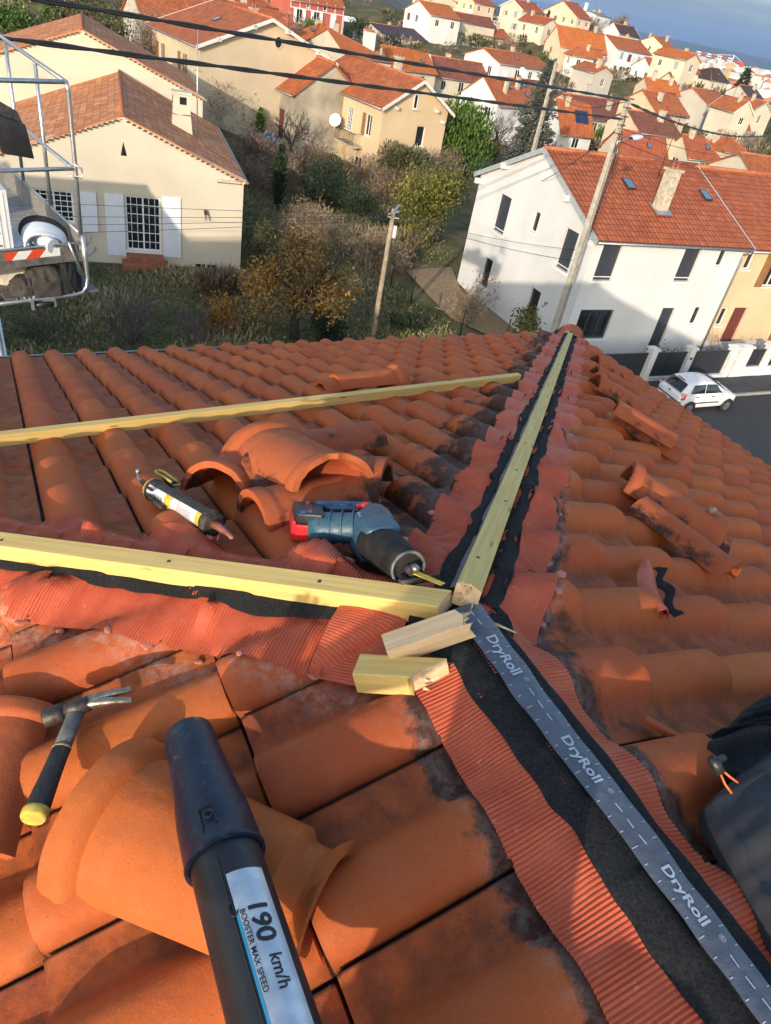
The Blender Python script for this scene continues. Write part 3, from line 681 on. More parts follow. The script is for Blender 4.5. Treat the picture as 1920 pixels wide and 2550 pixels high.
# ---- folding knife
k0, k1 = nP(-.326, 1.005, .055), nP(-.306, .862, .058); kn = thing('utility_knife', 'yellow and black utility knife lying behind the sealant gun', 'knife', k0)
ax = (k1 - k0).normalized(); sd2 = ax.cross(nN).normalized(); KM = Matrix((ax, sd2, nN)).transposed().to_4x4(); KM.translation = k0; KL = (k1 - k0).length
out = [(-.006, -.009), (.012, -.017), (.04, -.016), (.085, -.012), (KL * .9, -.012), (KL * .9, .012), (.085, .015), (.035, .018), (.008, .015), (-.006, .006)]
mb = MB(); mb.prism([KM @ V(x, y, -.008) for x, y in out], nN * .018); mb.build('handle', M_BLACKP, kn, k0, bevel=.003)
for sg in (-1, 1):
    mb = MB(); mb.tube([KM @ V(0, sg * .004, .0095), KM @ V(.03, sg * .011, .0105), KM @ V(.08, sg * .0085, .0105), KM @ V(KL * .9, sg * .008, .0095)], [.005, .0035, .0035, .004], 6); mb.build('yellow_rail', M_YEL, kn, k0)
mb = MB(); mb.prism([KM @ V(KL * .88, -.009, 0), KM @ V(KL * 1.06, -.009, 0), KM @ V(KL * 1.0, .008, 0), KM @ V(KL * .88, .009, 0)], nN * .004); mb.build('blade_holder', M_STEEL, kn, k0)

# ---- reciprocating saw lying on its side
SO = nP(-.10, .25, .0); saw = thing('reciprocating_saw', 'blue cordless reciprocating saw with a red and black battery lying on the tiles', 'saw', SO)
def sP(x, y, h): return nP(x + .014, y + .026, h)
M_BLUE = mat('saw_blue_plastic', (.018, .075, .13), .45, .4, 40, .15, 90, col2=(.05, .10, .13)); M_RED = mat('battery_red', (.52, .022, .028), .4, .2, 20)
M_RUB = mat('dusty_black_rubber', (.030, .027, .025), .7, .4, 30, .3, 80, spec=.2, col2=(.010, .010, .010))
def hull(pts, h0, h1, name, m, parent=saw, bevel=.006, top=1.0):
    mb = MB(); c = sum((Vector((x, y, 0)) for x, y in pts), V(0, 0, 0)) / len(pts)
    lo = [sP(x, y, h0) for x, y in pts]; hi = [sP(c.x + (x - c.x) * top, c.y + (y - c.y) * top, h1) for x, y in pts]; n = len(pts)
    mb.add(lo + hi, [tuple(range(n - 1, -1, -1)), tuple(range(n, 2 * n))] + [(i, (i + 1) % n, n + (i + 1) % n, n + i) for i in range(n)], 0, False)
    return mb.build(name, m, parent, SO, bevel=bevel, fixn=True)
bat = hull([(-.152, .452), (-.098, .410), (-.128, .335), (-.178, .375)], .040, .118, 'battery', M_BLACKP, bevel=.008)
hull([(-.158, .447), (-.150, .440), (-.176, .366), (-.184, .372)], .050, .098, 'red_side', M_RED, bat, .004)
hull([(-.176, .372), (-.136, .340), (-.140, .330), (-.182, .362)], .050, .092, 'red_side', M_RED, bat, .004)
for k in range(4):
    hull([(-.177, .3665), (-.146, .342), (-.147, .338), (-.179, .362)], .054 + .010 * k, .058 + .010 * k, 'grip_rib', M_RED, bat, .001)
hull([(-.139, .3365), (-.131, .331), (-.132, .328), (-.140, .3335)], .052, .096, 'charge_gauge', M_BLACKP, bat, .001)
mb = MB()
ex = (sP(-.098, .410, .118) - sP(-.152, .452, .118)).normalized(); ey = (sP(-.178, .375, .118) - sP(-.152, .452, .118)).normalized()
bc = (sP(-.152, .452, .1186) + sP(-.128, .335, .1186)) / 2
add_text(mb, 'Pro', .013, lambda x, y: bc - ey * (x - .028) * 1 + ex * y if False else bc + ey * (x - .026) + nN * .0006 - nN.cross(ey) * -y, .0002)
add_text(mb, '18V', .012, lambda x, y: bc + ey * (x + .032) + nN * .0006 + nN.cross(ey) * y, .0002); mb.build('battery_print', M_PRINT, bat, SO)
mb = MB(); add_text(mb, 'CORE', .017, lambda x, y: bc + ey * (x + .002) + nN * .0006 + nN.cross(ey) * y, .0003); mb.build('battery_print', mat('print_red', (.6, .04, .04), .5), bat, SO)
mb = MB(); bq = bc + ey * .034 + nN.cross(ey) * -.014; mb.quad(*[bq + ey * a + nN.cross(ey) * b + nN * .0007 for a, b in ((-.009, -.006), (.009, -.006), (.009, .006), (-.009, .006))]); mb.build('battery_print', mat('print_blue', (.03, .16, .5), .5), bat, SO)
mb = MB(); pts = [sP(-.142, .358, .078), sP(-.118, .342, .080), sP(-.09, .326, .082), sP(-.066, .312, .084), sP(-.04, .300, .086)]
mb.tube(pts, [.037, .036, .034, .033, .036], 14, flat=.95)
for k, q in enumerate((.15, .35, .55, .75)):
    c = pts[0].lerp(pts[-1], q); mb.tube([c, c + (pts[-1] - pts[0]).normalized() * .003], [.0372, .0372], 14)
mb.build('motor_housing', M_BLUE, saw, SO)
mb = MB(); mb.tube([sP(-.112, .412, .105), sP(-.075, .392, .106), sP(-.04, .374, .106), sP(-.008, .352, .104)], [.018, .0165, .0155, .019], 10); gr = mb.build('handle_grip', mat('grip_blue', (.012, .05, .12), .4, .2, 30), saw, SO)
mb = MB(); mb.tube([sP(-.038, .362, .112), sP(-.022, .352, .116), sP(-.010, .341, .112)], [.008, .010, .008], 8); mb.build('trigger', M_RED, gr, SO)
gb = hull([(-.018, .366), (.014, .350), (.008, .300), (-.026, .185), (-.100, .205), (-.082, .305)], .042, .124, 'gearbox', M_BLUE, saw, .012, .9)
mb = MB(); u1 = (sP(-.01, .262, 0) - sP(-.085, .285, 0)).normalized(); cc_ = sP(-.048, .287, .1235); v1 = nN.cross(u1)
mb.quad(*[cc_ + u1 * a + v1 * b for a, b in ((-.026, -.016), (.004, -.016), (.004, .018), (-.026, .018))]); mb.build('rating_label', mat('scratched_label', (.5, .53, .55), .4, .5, 90, col2=(.08, .16, .24)), gb, SO)
mb = MB(); add_text(mb, '18V-LI', .011, lambda x, y: cc_ + u1 * (x + .02) + v1 * (y + .008) + nN * .0008, .0002); mb.build('label_print', mat('print_darkred', (.35, .03, .03), .5), gb, SO)
mb = MB()
for k in range(6): c = sP(-.062 + .012 * k, .262 - .004 * k, .1215); mb.box(c, (.006, .004, .003))
for k in range(5): c = sP(-.055 + .013 * k, .334 - .006 * k, .112); mb.box(c, (.007, .005, .012))
mb.build('vent', M_BLACKP, gb, SO)
mb = MB(); bx = [sP(-.058, .235, .080), sP(-.060, .215, .080), sP(-.064, .165, .082), sP(-.070, .105, .084), sP(-.072, .084, .084)]
mb.tube(bx, [.040, .045, .041, .036, .034], 18, flat=.95); mb.build('rubber_boot', M_RUB, saw, SO)
ax_ = (bx[-1] - bx[-2]).normalized(); mt = ax_.to_track_quat('Z', 'Y').to_matrix().to_4x4(); mt.translation = bx[-1]
mb = MB(); mb.lathe([(.030, -.002), (.034, -.002), (.0355, .002), (.0345, .006), (.0305, .006), (.029, .000), (.027, -.014), (0, -.016)], 26, mt); mb.build('nose_ring', mat('scuffed_alloy', (.20, .195, .19), .55, .4, 50, metal=.5), saw, SO)
mb = MB(); mb.tube([mt @ V(0, 0, -.006), mt @ V(0, 0, .022)], [.010, .009], 10); mb.build('blade_clamp', M_DARKST, saw, SO)
mb = MB(); mb.lathe([(.0, .026), (.006, .025), (.008, .02), (.008, .010), (.006, .006)], 12, Matrix.Translation(V(.006, 0, .006)) @ mt); mb.build('blade_collar', M_STEEL, saw, SO)
mb = MB(); s0 = mt @ V(-.010, -.026, .002); s1 = mt @ V(-.010, -.026, .045)
mb.tube([mt @ V(-.012, -.012, -.01), mt @ V(-.010, -.018, .026)], [.009, .008], 6, flat=.6)
for q in (0, 1): pass
mb.prism([mt @ V(-.028, -.022, .020), mt @ V(.048, -.018, .026), mt @ V(.050, -.016, .036), mt @ V(-.026, -.020, .034)], nN * .012)
mb.build('shoe', M_DARKST, saw, SO, bevel=.001, fixn=True)
mb = MB(); mb.prism([mt @ V(.0, -.003, .024), mt @ V(.03, -.008, .075), mt @ V(.042, -.008, .07), mt @ V(.014, -.003, .02)], nN * .0015); mb.build('blade', M_YEL, saw, SO)

# ---- claw hammer
HB = wP(-.716, -.052, .125); HH = wP(-.630, .145, .076); ham = thing('claw_hammer', 'claw hammer with a black grip and a yellow butt resting on orange tiles', 'hammer', HH)
hx = (HH - HB).normalized(); HLn = (HH - HB).length
M_GRIP = mat('black_grip', (.02, .02, .022), .6, .3, 60, .3, 160)
mb = MB(); pts = [HB.lerp(HH, q) for q in (.02, .12, .3, .45, .55)]; mb.tube(pts, [.0185, .0175, .0155, .0145, .014], 14, flat=.82); mb.build('grip', M_GRIP, ham, HH)
mb = MB(); mb.tube([HB.lerp(HH, q) for q in (.55, .57)], [.0148, .0145], 14, flat=.82); mb.build('grip_ring', mat('brass_ring', (.35, .24, .1), .5, .3, 60), ham, HH)
mb = MB(); mb.tube([HB.lerp(HH, q) for q in (.57, .75, .9, 1.0)], [.0138, .0135, .0138, .0135], 12, flat=.78); mb.build('shaft', mat('grey_shaft', (.13, .125, .12), .5, .3, 60), ham, HH)
mb = MB(); mb.tube([HB - hx * .004, HB, HB + hx * .008, HB + hx * .012], [.0165, .0190, .0195, .0188], 16, flat=.85); mb.build('butt_cap', mat('yellow_rubber', (.66, .46, .05), .55, .3, 70, col2=(.35, .27, .08)), ham, HH)
hf, hc = wP(-.686, .140, .085), wP(-.548, .118, .085); hd = (hc - hf).normalized(); hz = nW
mb = MB(); mb.tube([hf, hf + hd * .003, hf + hd * .028, hf + hd * .034], [.0155, .0165, .0160, .012], 8); mb.tube([hf + hd * .033, hf + hd * .05, hf + hd * .075], [.0115, .0135, .013], 8)
hdm = mb.build('head', M_DARKST, ham, HH)
for sg in (-1, 1):
    mb = MB(); sv = hd.cross(hz).normalized() * -1
    rows = []
    for q in np.linspace(0, 1, 9):
        c = hf + hd * (.066 + .074 * q) + sv * (sg * (.002 + .009 * q)) - hx * (.000 + .018 * q * q) * -1 * 0 - hz * (.016 * q * q); w_ = .0085 * (1 - .35 * q); t_ = .010 * (1 - .75 * q)
        rows.append([c + sv * (w_ * a) + hz * (t_ * b) for a, b in ((-.75, -1), (.75, -1), (.9, 0), (.75, 1), (-.75, 1), (-.9, 0))])
    mb.grid(rows, closed=True); n = len(mb.v); mb.f.append(tuple(range(n - 6, n))); mb.m.append(0); mb.sm.append(False); mb.build('claw', mat('claw_steel', (.34, .30, .24), .4, .4, 40, .2, 120, .85), ham, HH)

# ---- leaf blower tube
b0, b1, b2 = CAM + fw * 0, None, None
def cray(px, py, depth): return CAM + (rt * ((px - 960) / 1770.24) + up * ((1275 - py) / 1770.24) + fw) * depth
T0, T1, T2 = cray(470, 1830, 1.055), cray(546, 2140, .88), cray(700, 2610, .715)
ax = (T0 - T2).normalized(); T3 = T2 - ax * .45
blw = thing('leaf_blower', 'blue black leaf blower tube with a silver speed label in the foreground', 'leaf blower', T3)
z_ = ax; xv = (-fw).cross(z_).normalized(); yv = z_.cross(xv); BM = Matrix((xv, yv, z_)).transposed().to_4x4(); BM.translation = T3   # y faces the camera
LT = (T0 - T3).length; lr = (T1 - T3).dot(ax)
nbk = NB('scuffed_navy_plastic'); co_ = nbk.co('Object')
cc = nbk.ramp(nbk.noise(6, 5, co_), [(.3, (.003, .009, .026)), (.7, (.006, .018, .045))])
cc = nbk.mix(nbk.math('MULTIPLY', nbk.ramp(nbk.noise(60, 9, co_, .8), [(.54, 0.), (.70, 1.)]), .5), cc, (.10, .11, .11))
cc = nbk.mix(nbk.ramp(nbk.noise(17, 3, co_), [(.70, 0.), (.73, .8)]), cc, (.20, .17, .10))
M_NAVY = nbk.out(cc, .42, nbk.bump(nbk.noise(300, 3, co_), .12, .002), 0, .4)
M_BLK = mat('matt_black_plastic', (.012, .013, .016), .48, .2, 18, .12, 320, dist=.002)
mb = MB(); mb.lathe([(.031, LT - .03), (.0325, LT), (.0345, LT + .001), (.0365, LT - .008), (.0375, LT - .05), (.041, LT - .10), (.0475, LT - .15), (.0492, LT - .19), (.0498, lr + .006), (.0510, lr + .004), (.0513, lr + .001), (.0508, lr - .002), (.046, lr - .003)], 48, BM); noz = mb.build('nozzle', M_NAVY, blw, T3, sharp=40)
for k in range(0): pass
mb = MB(); mb.lathe([(.0445, lr + .02), (.0445, lr - .03), (.0452, lr - .20), (.0458, 0.02), (.049, 0)], 48, BM)
# long moulding seam
mb.grid([[BM @ V(-.0451 * math.sin(.35) + d_, .0451 * math.cos(.35) + .0006, q) for d_ in (-.0008, 0, .0008)] for q in np.linspace(.03, lr - .02, 12)])
tub = mb.build('tube', M_BLK, blw, T3)
mb = MB(); rq = .0502
def cyl(x, q, r_): a_ = -x / r_; return BM @ V(r_ * math.sin(a_), r_ * math.cos(a_), q)
for (xa, xb, q0, q1) in ((.010, .0135, lr + .018, lr + .052), (.030, .0325, lr + .022, lr + .052), (.010, .033, lr + .049, lr + .052)):
    mb.grid([[cyl(x, q, .0512) for x in np.linspace(xa, xb, 5)] for q in (q0, q1)])
mb.build('latch_slot', M_BLK, noz, T3)
mb = MB(); c = cyl(.024, lr + .036, .0508); rad = (c - (BM @ V(0, 0, lr + .036))).normalized(); mt = rad.to_track_quat('Z', 'Y').to_matrix().to_4x4(); mt.translation = c
mb.lathe([(.0045, 0), (.0045, .002), (.0065, .002), (.0065, 0)], 16, mt); mb.build('latch_button', M_BLK, noz, T3)
# label on the tube: silver panel with print running along it
nbk = NB('silver_label'); co_ = nbk.co('Object'); M_SILV = nbk.out(nbk.ramp(nbk.noise(40, 5, co_), [(.35, (.42, .47, .53)), (.7, (.60, .64, .68))]), .32, None, .35)
rl = .0462; x0, x1 = .021, .067; qt = lr - .048
rows = [[cyl(x0 + (x1 - x0) * u + (-.0 if q > qt - .03 else -.004 * 0), q, rl) for u in np.linspace(0, 1, 12)] for q in np.linspace(qt, .06, 40)]
mb = MB(); mb.grid(rows); lb = mb.build('speed_label', M_SILV, blw, T3)
mb = MB(); mb.grid([[cyl(x, q, rl + .0004) for x in np.linspace(x0 - .001, x0 + .0016, 3)] for q in np.linspace(qt - .05, .06, 20)]); mb.build('label_edge', mat('cyan_print', (.02, .28, .48), .4), lb, T3)
mb = MB(); mb.tube([cyl(x0 - .001 - .0075 * math.sin(k) * (1 - k / 7), qt - .035 + .011 * math.cos(k) * (1 - k / 7) - .010, rl + .0006) for k in np.linspace(0, 4.4, 14)], [.0016] * 10 + [.0012] * 4, 6, flat=.3); mb.build('label_scroll', M_BLK, lb, T3)
M_INK = mat('black_ink', (.012, .012, .014), .5)
mb = MB()
add_text(mb, '190', .029, lambda x, y: cyl(.0445 + y * 1.1, qt - .066 - x * 1.15, rl + .0006), .0007)
add_text(mb, 'km/h', .018, lambda x, y: cyl(.0475 + y * 1.15, qt - .124 - x * 1.05, rl + .0006), .0002)
add_text(mb, 'BOOSTER MAX SPEED', .0088, lambda x, y: cyl(.0275 + y, qt - .094 - x * 1.08, rl + .0006), .0001)
mb.build('label_print', M_INK, lb, T3)
# rear of the blower, behind the camera's view
mb = MB(); mb.lathe([(.049, .03), (.055, 0), (.075, -.05), (.085, -.14), (.07, -.22), (.03, -.26), (0, -.265)], 30, BM, sy=.85); mb.build('motor_housing', M_NAVY, blw, T3)

# ---- dark jacket dropped on the right slope
def folds(c, rx, ry, rz_, seed, n=48, m=26, fold=.03, rot=0.0, fr=5.0):
    rows = []
    for i in range(m + 1):
        ph = math.pi * .52 * i / m; row = []
        for k in range(n):
            a_ = 2 * math.pi * k / n; d = V(math.sin(ph) * math.cos(a_), math.sin(ph) * math.sin(a_), math.cos(ph))
            w_ = mnoise.noise(V(d.x * 1.6 + seed, d.y * 1.6, d.z * 1.2)) * .9
            ridge = 1 - abs(mnoise.noise(V(d.x * fr + seed * 3, d.y * fr * .55 + w_, d.z * fr * .5))) * 2
            r2_ = 1 + .16 * w_ + fold * (ridge - .5) * 3 + fold * 1.1 * (1 - abs(mnoise.noise(V(d.x * fr * 2.3 + seed, d.y * fr * 1.2, d.z * fr + 4))) * 2) + .006 * mnoise.noise(d * 16)
            p = V(d.x * rx * r2_, d.y * ry * r2_, d.z * rz_ * r2_); p.rotate(Euler((0, 0, rot))); row.append(V(*c) + p)
        rows.append(row)
    mb = MB(); mb.grid(rows, closed=True); return mb
jk = thing('jacket', 'crumpled black and grey waterproof jacket with an orange drawcord lying on the tiles', 'jacket', eP(.45, -.48, .03))
M_CLOTH = mat('black_shell_cloth', (.016, .016, .018), .7, .2, 20, .3, 60, spec=.25, dist=.004); M_CLOTHG = mat('charcoal_shell_cloth', (.036, .037, .042), .7, .2, 14, .3, 50, spec=.25, dist=.004)
def cloth_sheet(edge_pts, dirs, ln, H, nf, seed, fold, nu=90, nv=60, base=.058, tuck=.02):
    """cloth spreading from a hemmed edge: rises from the tiles, then runs on in soft radiating folds"""
    E_ = [Vector((*p, 0)) for p in edge_pts]; rows = []
    cum = [0.0]
    for a, b_ in zip(E_, E_[1:]): cum.append(cum[-1] + (b_ - a).length)
    for i in range(nu + 1):
        t_ = i / nu; s_ = t_ * cum[-1]; k = max(q for q in range(len(cum) - 1) if cum[q] <= s_ + 1e-9); f = (s_ - cum[k]) / max(1e-9, cum[k + 1] - cum[k])
        f2 = f; p = E_[k].lerp(E_[k + 1], f2); d = Vector((*dirs[0], 0)).lerp(Vector((*dirs[1], 0)), t_).normalized(); row = []
        for v in range(nv + 1):
            q = (v / nv) ** 1.6; L_ = ln * q; w_ = .05 * fb(t_ * 3 + q * 2, seed) * q
            xy = p + d * L_ + Vector((-d.y, d.x, 0)) * w_
            rise = H * (1 - math.exp(-L_ / .055)) * (.8 + .35 * fb(t_ * 2.2 + 3, seed + 1))
            ang = t_ * nf + 1.1 * fb(q * 2.2 + t_ * 3, seed + 2) + q * 1.3
            cr = (1 - abs(((ang % 1) * 2) - 1)) ** 1.6
            rise += fold * (cr - .3) * (1 - math.exp(-L_ / .03)) * (.5 + .9 * abs(fb(t_ * 5 + 9, seed + 3))) + .006 * fb(t_ * 20 + q * 9, seed + 4)
            hem = .006 * math.exp(-((L_ - .012) / .008) ** 2)
            row.append(eP(xy.x, xy.y, base + rise + hem - (tuck if v == 0 else 0)))
        rows.append(row)
    m_ = MB(); m_.grid(rows); return m_
cloth_sheet([(.66, -.255), (.53, -.285), (.40, -.325), (.30, -.337), (.277, -.360), (.284, -.402), (.29, -.43), (.31, -.47)], ((.85, -.15), (.95, -.5)), .55, .075, 5.2, 3, .055).build('sleeve', M_CLOTH, jk, jk.location)
cloth_sheet([(.34, -.405), (.262, -.425), (.196, -.438), (.162, -.448), (.142, -.472), (.126, -.506), (.112, -.537), (.10, -.566), (.085, -.61), (.07, -.68)], ((.9, .1), (.9, -.5)), .55, .085, 3.1, 8, .030).build('hem', M_CLOTHG, jk, jk.location)
cp = eP(.185, -.430, .115)
mb = MB(); mb.tube([cp, cp + V(-.004, .012, .010), cp + V(-.008, .02, .014)], [.008, .009, .006], 8); mb.box(cp + V(.006, .012, .014), (.016, .008, .008)); mb.build('cord_lock', M_BLACKP, jk, jk.location)
mb = MB(); mb.tube([cp + V(0, .004, .006), cp + V(.008, -.012, .002), cp + V(.020, -.020, -.006)], .0018, 6); mb.tube([cp + V(-.004, .002, .006), cp + V(-.004, -.016, -.004), cp + V(.002, -.028, -.012)], .0018, 6); mb.build('drawcord', mat('orange_cord', (.85, .16, .03), .5), jk, jk.location)
# ------------------------------------------------------------------ ground of the whole valley
CP = []   # control points x, y, z
H_ = []   # houses, filled below: (name,axis,x,y,ze,hd,L,W,hw,rise)
FIT = '''yellow v 27.6 54.5 6.1 8.3 6.4 10.8 4.8 1.9
annex v 22.4 59.6 5.6 7.1 6.2 9.3 5.0 2.2
beige v 15.3 61.4 7.7 7.0 11.2 10.5 5.2 2.2
row1 u 43.5 111.9 4.2 8.6 5.0 8.6 5.0 3.0
row2 u 43.6 98.1 5.4 1.7 6.6 12.8 5.0 2.1
row3 u 53.5 104.3 4.3 3.6 7.6 7.0 5.0 2.1
row4 u 63.2 108.7 3.8 -1.7 10.1 5.4 5.0 2.1
row5 u 86.2 127.4 3.0 1.7 8.9 5.0 5.0 1.5
redhouse u 57.8 158.7 8.3 6.6 12.0 9.0 4.6 3.0
leftcream u 30.0 112.0 7.9 -2.0 9.5 9.0 5.0 2.2
purple u 80.9 163.4 4.8 12.4 12.6 10.4 2.6 1.5
orangecot u 93.5 166.9 9.8 8.0 8.6 10.0 3.2 2.0
topleft v 122.0 218.7 12.2 8.1 9.8 9.0 4.0 2.0
topright u 132.9 213.0 13.6 10.9 8.3 9.0 3.6 2.0
modern u 105.0 172.7 9.4 5.8 10.5 5.4 5.2 1.6
modernF u 109.2 173.4 7.7 6.0 11.8 6.0 3.6 1.5
lowwhite u 73.5 107.3 6.7 10.3 12.0 8.3 3.5 1.3
beigebalc u 125.5 178.3 14.0 9.6 8.1 8.1 4.7 1.7
smallgable v 119.8 160.6 12.1 11.8 4.8 8.0 3.4 1.3
peach u 154.7 193.1 15.0 12.6 6.5 12.7 4.6 3.0
bluewhite u 179.4 215.0 16.7 8.0 7.0 6.7 4.7 .5
darkgable u 144.8 163.2 13.3 5.4 7.4 5.5 4.2 1.7
bigL u 116.0 148.0 9.3 -.4 13.2 5.6 4.8 3.2
bigR u 133.0 149.0 10.5 7.9 12.4 8.8 6.2 2.0
whitemid u 116.3 143.2 8.2 -2.7 8.0 2.9 4.4 1.4
creamsmall v 92.0 106.8 7.6 5.8 4.6 5.1 4.5 .9
skylight u 61.0 87.5 3.6 18.0 13.0 6.5 4.4 2.4
solar u 68.5 82.7 1.9 -3.7 5.2 5.2 5.0 3.2
brownback u 79.0 93.0 2.6 3.1 15.0 8.0 5.0 2.2
redbehind u 65.4 67.6 2.4 -9.2 6.6 4.2 5.0 2.1
darkred u 68.8 69.0 4.7 -1.0 6.4 6.2 5.0 1.6
creamgable u 78.1 76.9 6.2 5.6 6.4 6.4 5.0 1.8
orangeflat u 111.9 113.9 6.0 -10.0 7.0 4.6 4.5 1.6
party u 122.1 108.4 5.6 9.5 8.0 8.4 4.2 1.8
gable2 v 117.0 97.5 5.9 -1.1 4.7 5.6 5.5 1.7
gable3 v 126.5 101.7 6.1 1.2 5.6 5.2 5.5 1.6
porch u 119.2 99.2 3.6 .9 5.4 3.0 3.0 1.6
nearroofA u 74.5 66.0 3.2 -4.0 5.2 3.9 5.0 1.8
nearroofB u 88.4 72.7 3.3 3.9 4.7 3.8 5.0 1.3
nearroofC u 60.0 44.5 5.0 -8.0 9.0 6.8 5.0 1.6
yellowflat u 138.9 136.9 9.1 -4.8 8.4 3.6 4.5 1.3
whiteskyl u 140.0 143.4 7.8 5.0 6.8 6.3 3.0 2.1
lowroof u 129.1 125.3 7.2 3.0 6.3 3.6 3.5 1.4
paleyel u 195.6 198.9 12.3 8.8 5.9 9.8 4.4 2.0
smallorange v 129.9 124.7 11.3 10.4 5.1 8.0 3.7 1.2
darkbrown u 167.8 150.8 7.8 6.4 7.8 8.9 3.6 2.3
greyroof u 136.7 112.3 7.7 9.9 5.4 5.0 5.0 1.4'''
F_ = {}
for ln in FIT.split('\n'):
    p = ln.split(); F_[p[0]] = (p[1], *[float(q) for q in p[2:]])
    x, y, ze, hd, L, W, hw, ri = F_[p[0]][1:]; u = V(math.cos(R(hd)), math.sin(R(hd)), 0); v = V(-u.y, u.x, 0)
    for a, b in ((0, 0), (L, 0), (0, W), (L, W)): q = V(x, y, 0) + u * a + v * b; CP.append((q.x, q.y, ze - hw))
# smallorange sits far beyond: push it out along its line of sight
for q in ((11, 35, 0.1), (5, 37, .05), (0, 30, 0), (6, 28, 0), (10, 27, 0), (14.5, 26.8, 0), (19, 30, .05), (23, 32, .1), (22, 36, .3), (24, 36, .3), (35, 24, 0), (45, 22, 0), (27, 22, 0), (16, 41, .5), (20, 45, .7), (18, 52, 1.2), (24, 50, 1.0), (29, 44, .8), (34, 50, .8), (12, 50, 1.2), (0, 60, 1.5), (-10, 45, 1), (-20, 30, .5), (0, 90, 3.0), (20, 90, 3.2), (10, 75, 2.6), (40, 70, .9), (36, 60, .8), (50, 140, 4), (40, 160, 6), (20, 130, 5), (90, 195, 7), (70, 200, 7.5), (100, 200, 8.5), (150, 230, 12), (200, 240, 12), (60, 240, 9), (20, 200, 9), (-40, 200, 9), (-60, 100, 4)): CP.append(q)
CPA = np.array(CP)
def ground_z(x, y):
    d2 = (CPA[:, 0] - x) ** 2 + (CPA[:, 1] - y) ** 2 + 4.0; w = d2 ** -1.7
    z = float((w * CPA[:, 2]).sum() / w.sum())
    r = math.hypot(x, y); az = math.degrees(math.atan2(x, y))
    if y < 24 + max(0, (r - 70)) * .8:
        t_ = min(1, max(0, (26 - y) / 6)) if r < 75 else 0
        z = z * (1 - t_) + (-.06) * t_
    if r > 190:
        t_ = min(1.0, (r - 190) / 420.0); t_ = t_ * t_ * (3 - 2 * t_)
        if az > 26: zf = -36 if az > 34 else -36 * (az - 26) / 8 + 8 * (34 - az) / 8
        else: zf = 8
        z = z * (1 - t_) + zf * t_
    return z
mb = MB(); rows = []; rad = [2.5]
while rad[-1] < 8400: rad.append(rad[-1] * (1.055 if rad[-1] < 300 else 1.12))
angs = list(np.linspace(-180, -32, 30)) + list(np.linspace(-30, 80, 200)) + list(np.linspace(82, 178, 24))
for r in rad: rows.append([V(r * math.sin(R(a)), r * math.cos(R(a)), ground_z(r * math.sin(R(a)), r * math.cos(R(a))) + (.05 * fb(r * .4 + a * .3, 3) if 22 < r < 80 and r * math.cos(R(a)) > 24 else 0)) for a in angs])
mb.grid(rows, closed=True); n = len(angs)
mb.f.append(tuple(range(n))); mb.m.append(0); mb.sm.append(True)
nb = NB('ground_soil_grass'); co = nb.co('Object')
n1 = nb.noise(.35, 6, co, .65); n2 = nb.noise(3.5, 6, co, .7); n3 = nb.noise(.05, 3, co)
c = nb.ramp(n1, [(.36, (.055, .078, .024)), (.48, (.115, .11, .05)), (.58, (.17, .135, .075)), (.72, (.21, .165, .105))])
c = nb.mix(nb.math('MULTIPLY', nb.ramp(n2, [(.35, 0.), (.65, 1.)]), .4), c, (.06, .055, .028))
geo = nb.n('ShaderNodeNewGeometry'); sep = nb.n('ShaderNodeSeparateXYZ'); nb.nt.links.new(geo.outputs['Position'], sep.inputs[0])
dist = nb.math('SQRT', nb.math('ADD', nb.math('MULTIPLY', sep.outputs[0], sep.outputs[0]), nb.math('MULTIPLY', sep.outputs[1], sep.outputs[1])))
far = nb.ramp(nb.math('DIVIDE', dist, 2500.0), [(.10, 0.), (.3, 1.)])
nf = nb.noise(.006, 6, co, .7)
c = nb.mix(far, c, nb.ramp(nf, [(.35, (.07, .075, .06)), (.65, (.20, .19, .16))]))
nb.out(c, .95, nb.bump(n2, .6, .12), 0, .1)
g = mb.build('ground', nb.mat); tag(g, 'rough grass and bare soil of the gardens and hillside', 'ground', None, 'structure')
# hills on the horizon, the blue of distant haze put into their colour
mb = MB(); rows = []
for a in np.linspace(20, 110, 120):
    hgt = 95 + 60 * fb(a * .09, 51) + 26 * fb(a * .35, 52) + 10 * fb(a * 1.1, 53); x, y = math.sin(R(a)), math.cos(R(a))
    rows.append([V(x * 6200, y * 6200, -40), V(x * 6900, y * 6900, hgt * .35 - 10), V(x * 7600, y * 7600, hgt * .40), V(x * 8600, y * 8600, -90)])
mb.grid(rows); tag(mb.build('hills', mat('haze_blue_hills', (.03, .05, .07), .95, .3, .0012)), 'low wooded hills along the horizon', 'hills', None, 'structure')
# street, pavement and kerb
SH = R(-2.9); su, sv = V(math.cos(SH), math.sin(SH), 0), V(-math.sin(SH), math.cos(SH), 0); S0 = V(31.3, 19.26, 0)
def st(u, v, z=0): p = S0 + su * u + sv * v; return V(p.x, p.y, z)
nb = NB('worn_asphalt'); co = nb.co('Object'); f1 = nb.noise(90, 5, co, .7); f2 = nb.noise(1.2, 5, co)
c = nb.ramp(f1, [(.3, (.030, .031, .034)), (.7, (.066, .067, .072))]); c = nb.mix(nb.math('MULTIPLY', nb.ramp(f2, [(.4, 0.), (.7, 1.)]), .45), c, (.03, .032, .036)); M_ASPH = nb.out(c, .85, nb.bump(f1, .3, .006), 0, .3)
def slab(name, u0, u1, v0, v1, z, m, thick=.0):
    mb = MB(); nu = 40
    mb.grid([[st(u0 + (u1 - u0) * i / nu, v, z) for v in (v0, v1)] for i in range(nu + 1)], 0, False)
    if thick:
        mb.grid([[st(u0 + (u1 - u0) * i / nu, v0, q) for q in (z - thick, z)] for i in range(nu + 1)], 0, False)
    return mb.build(name, m)
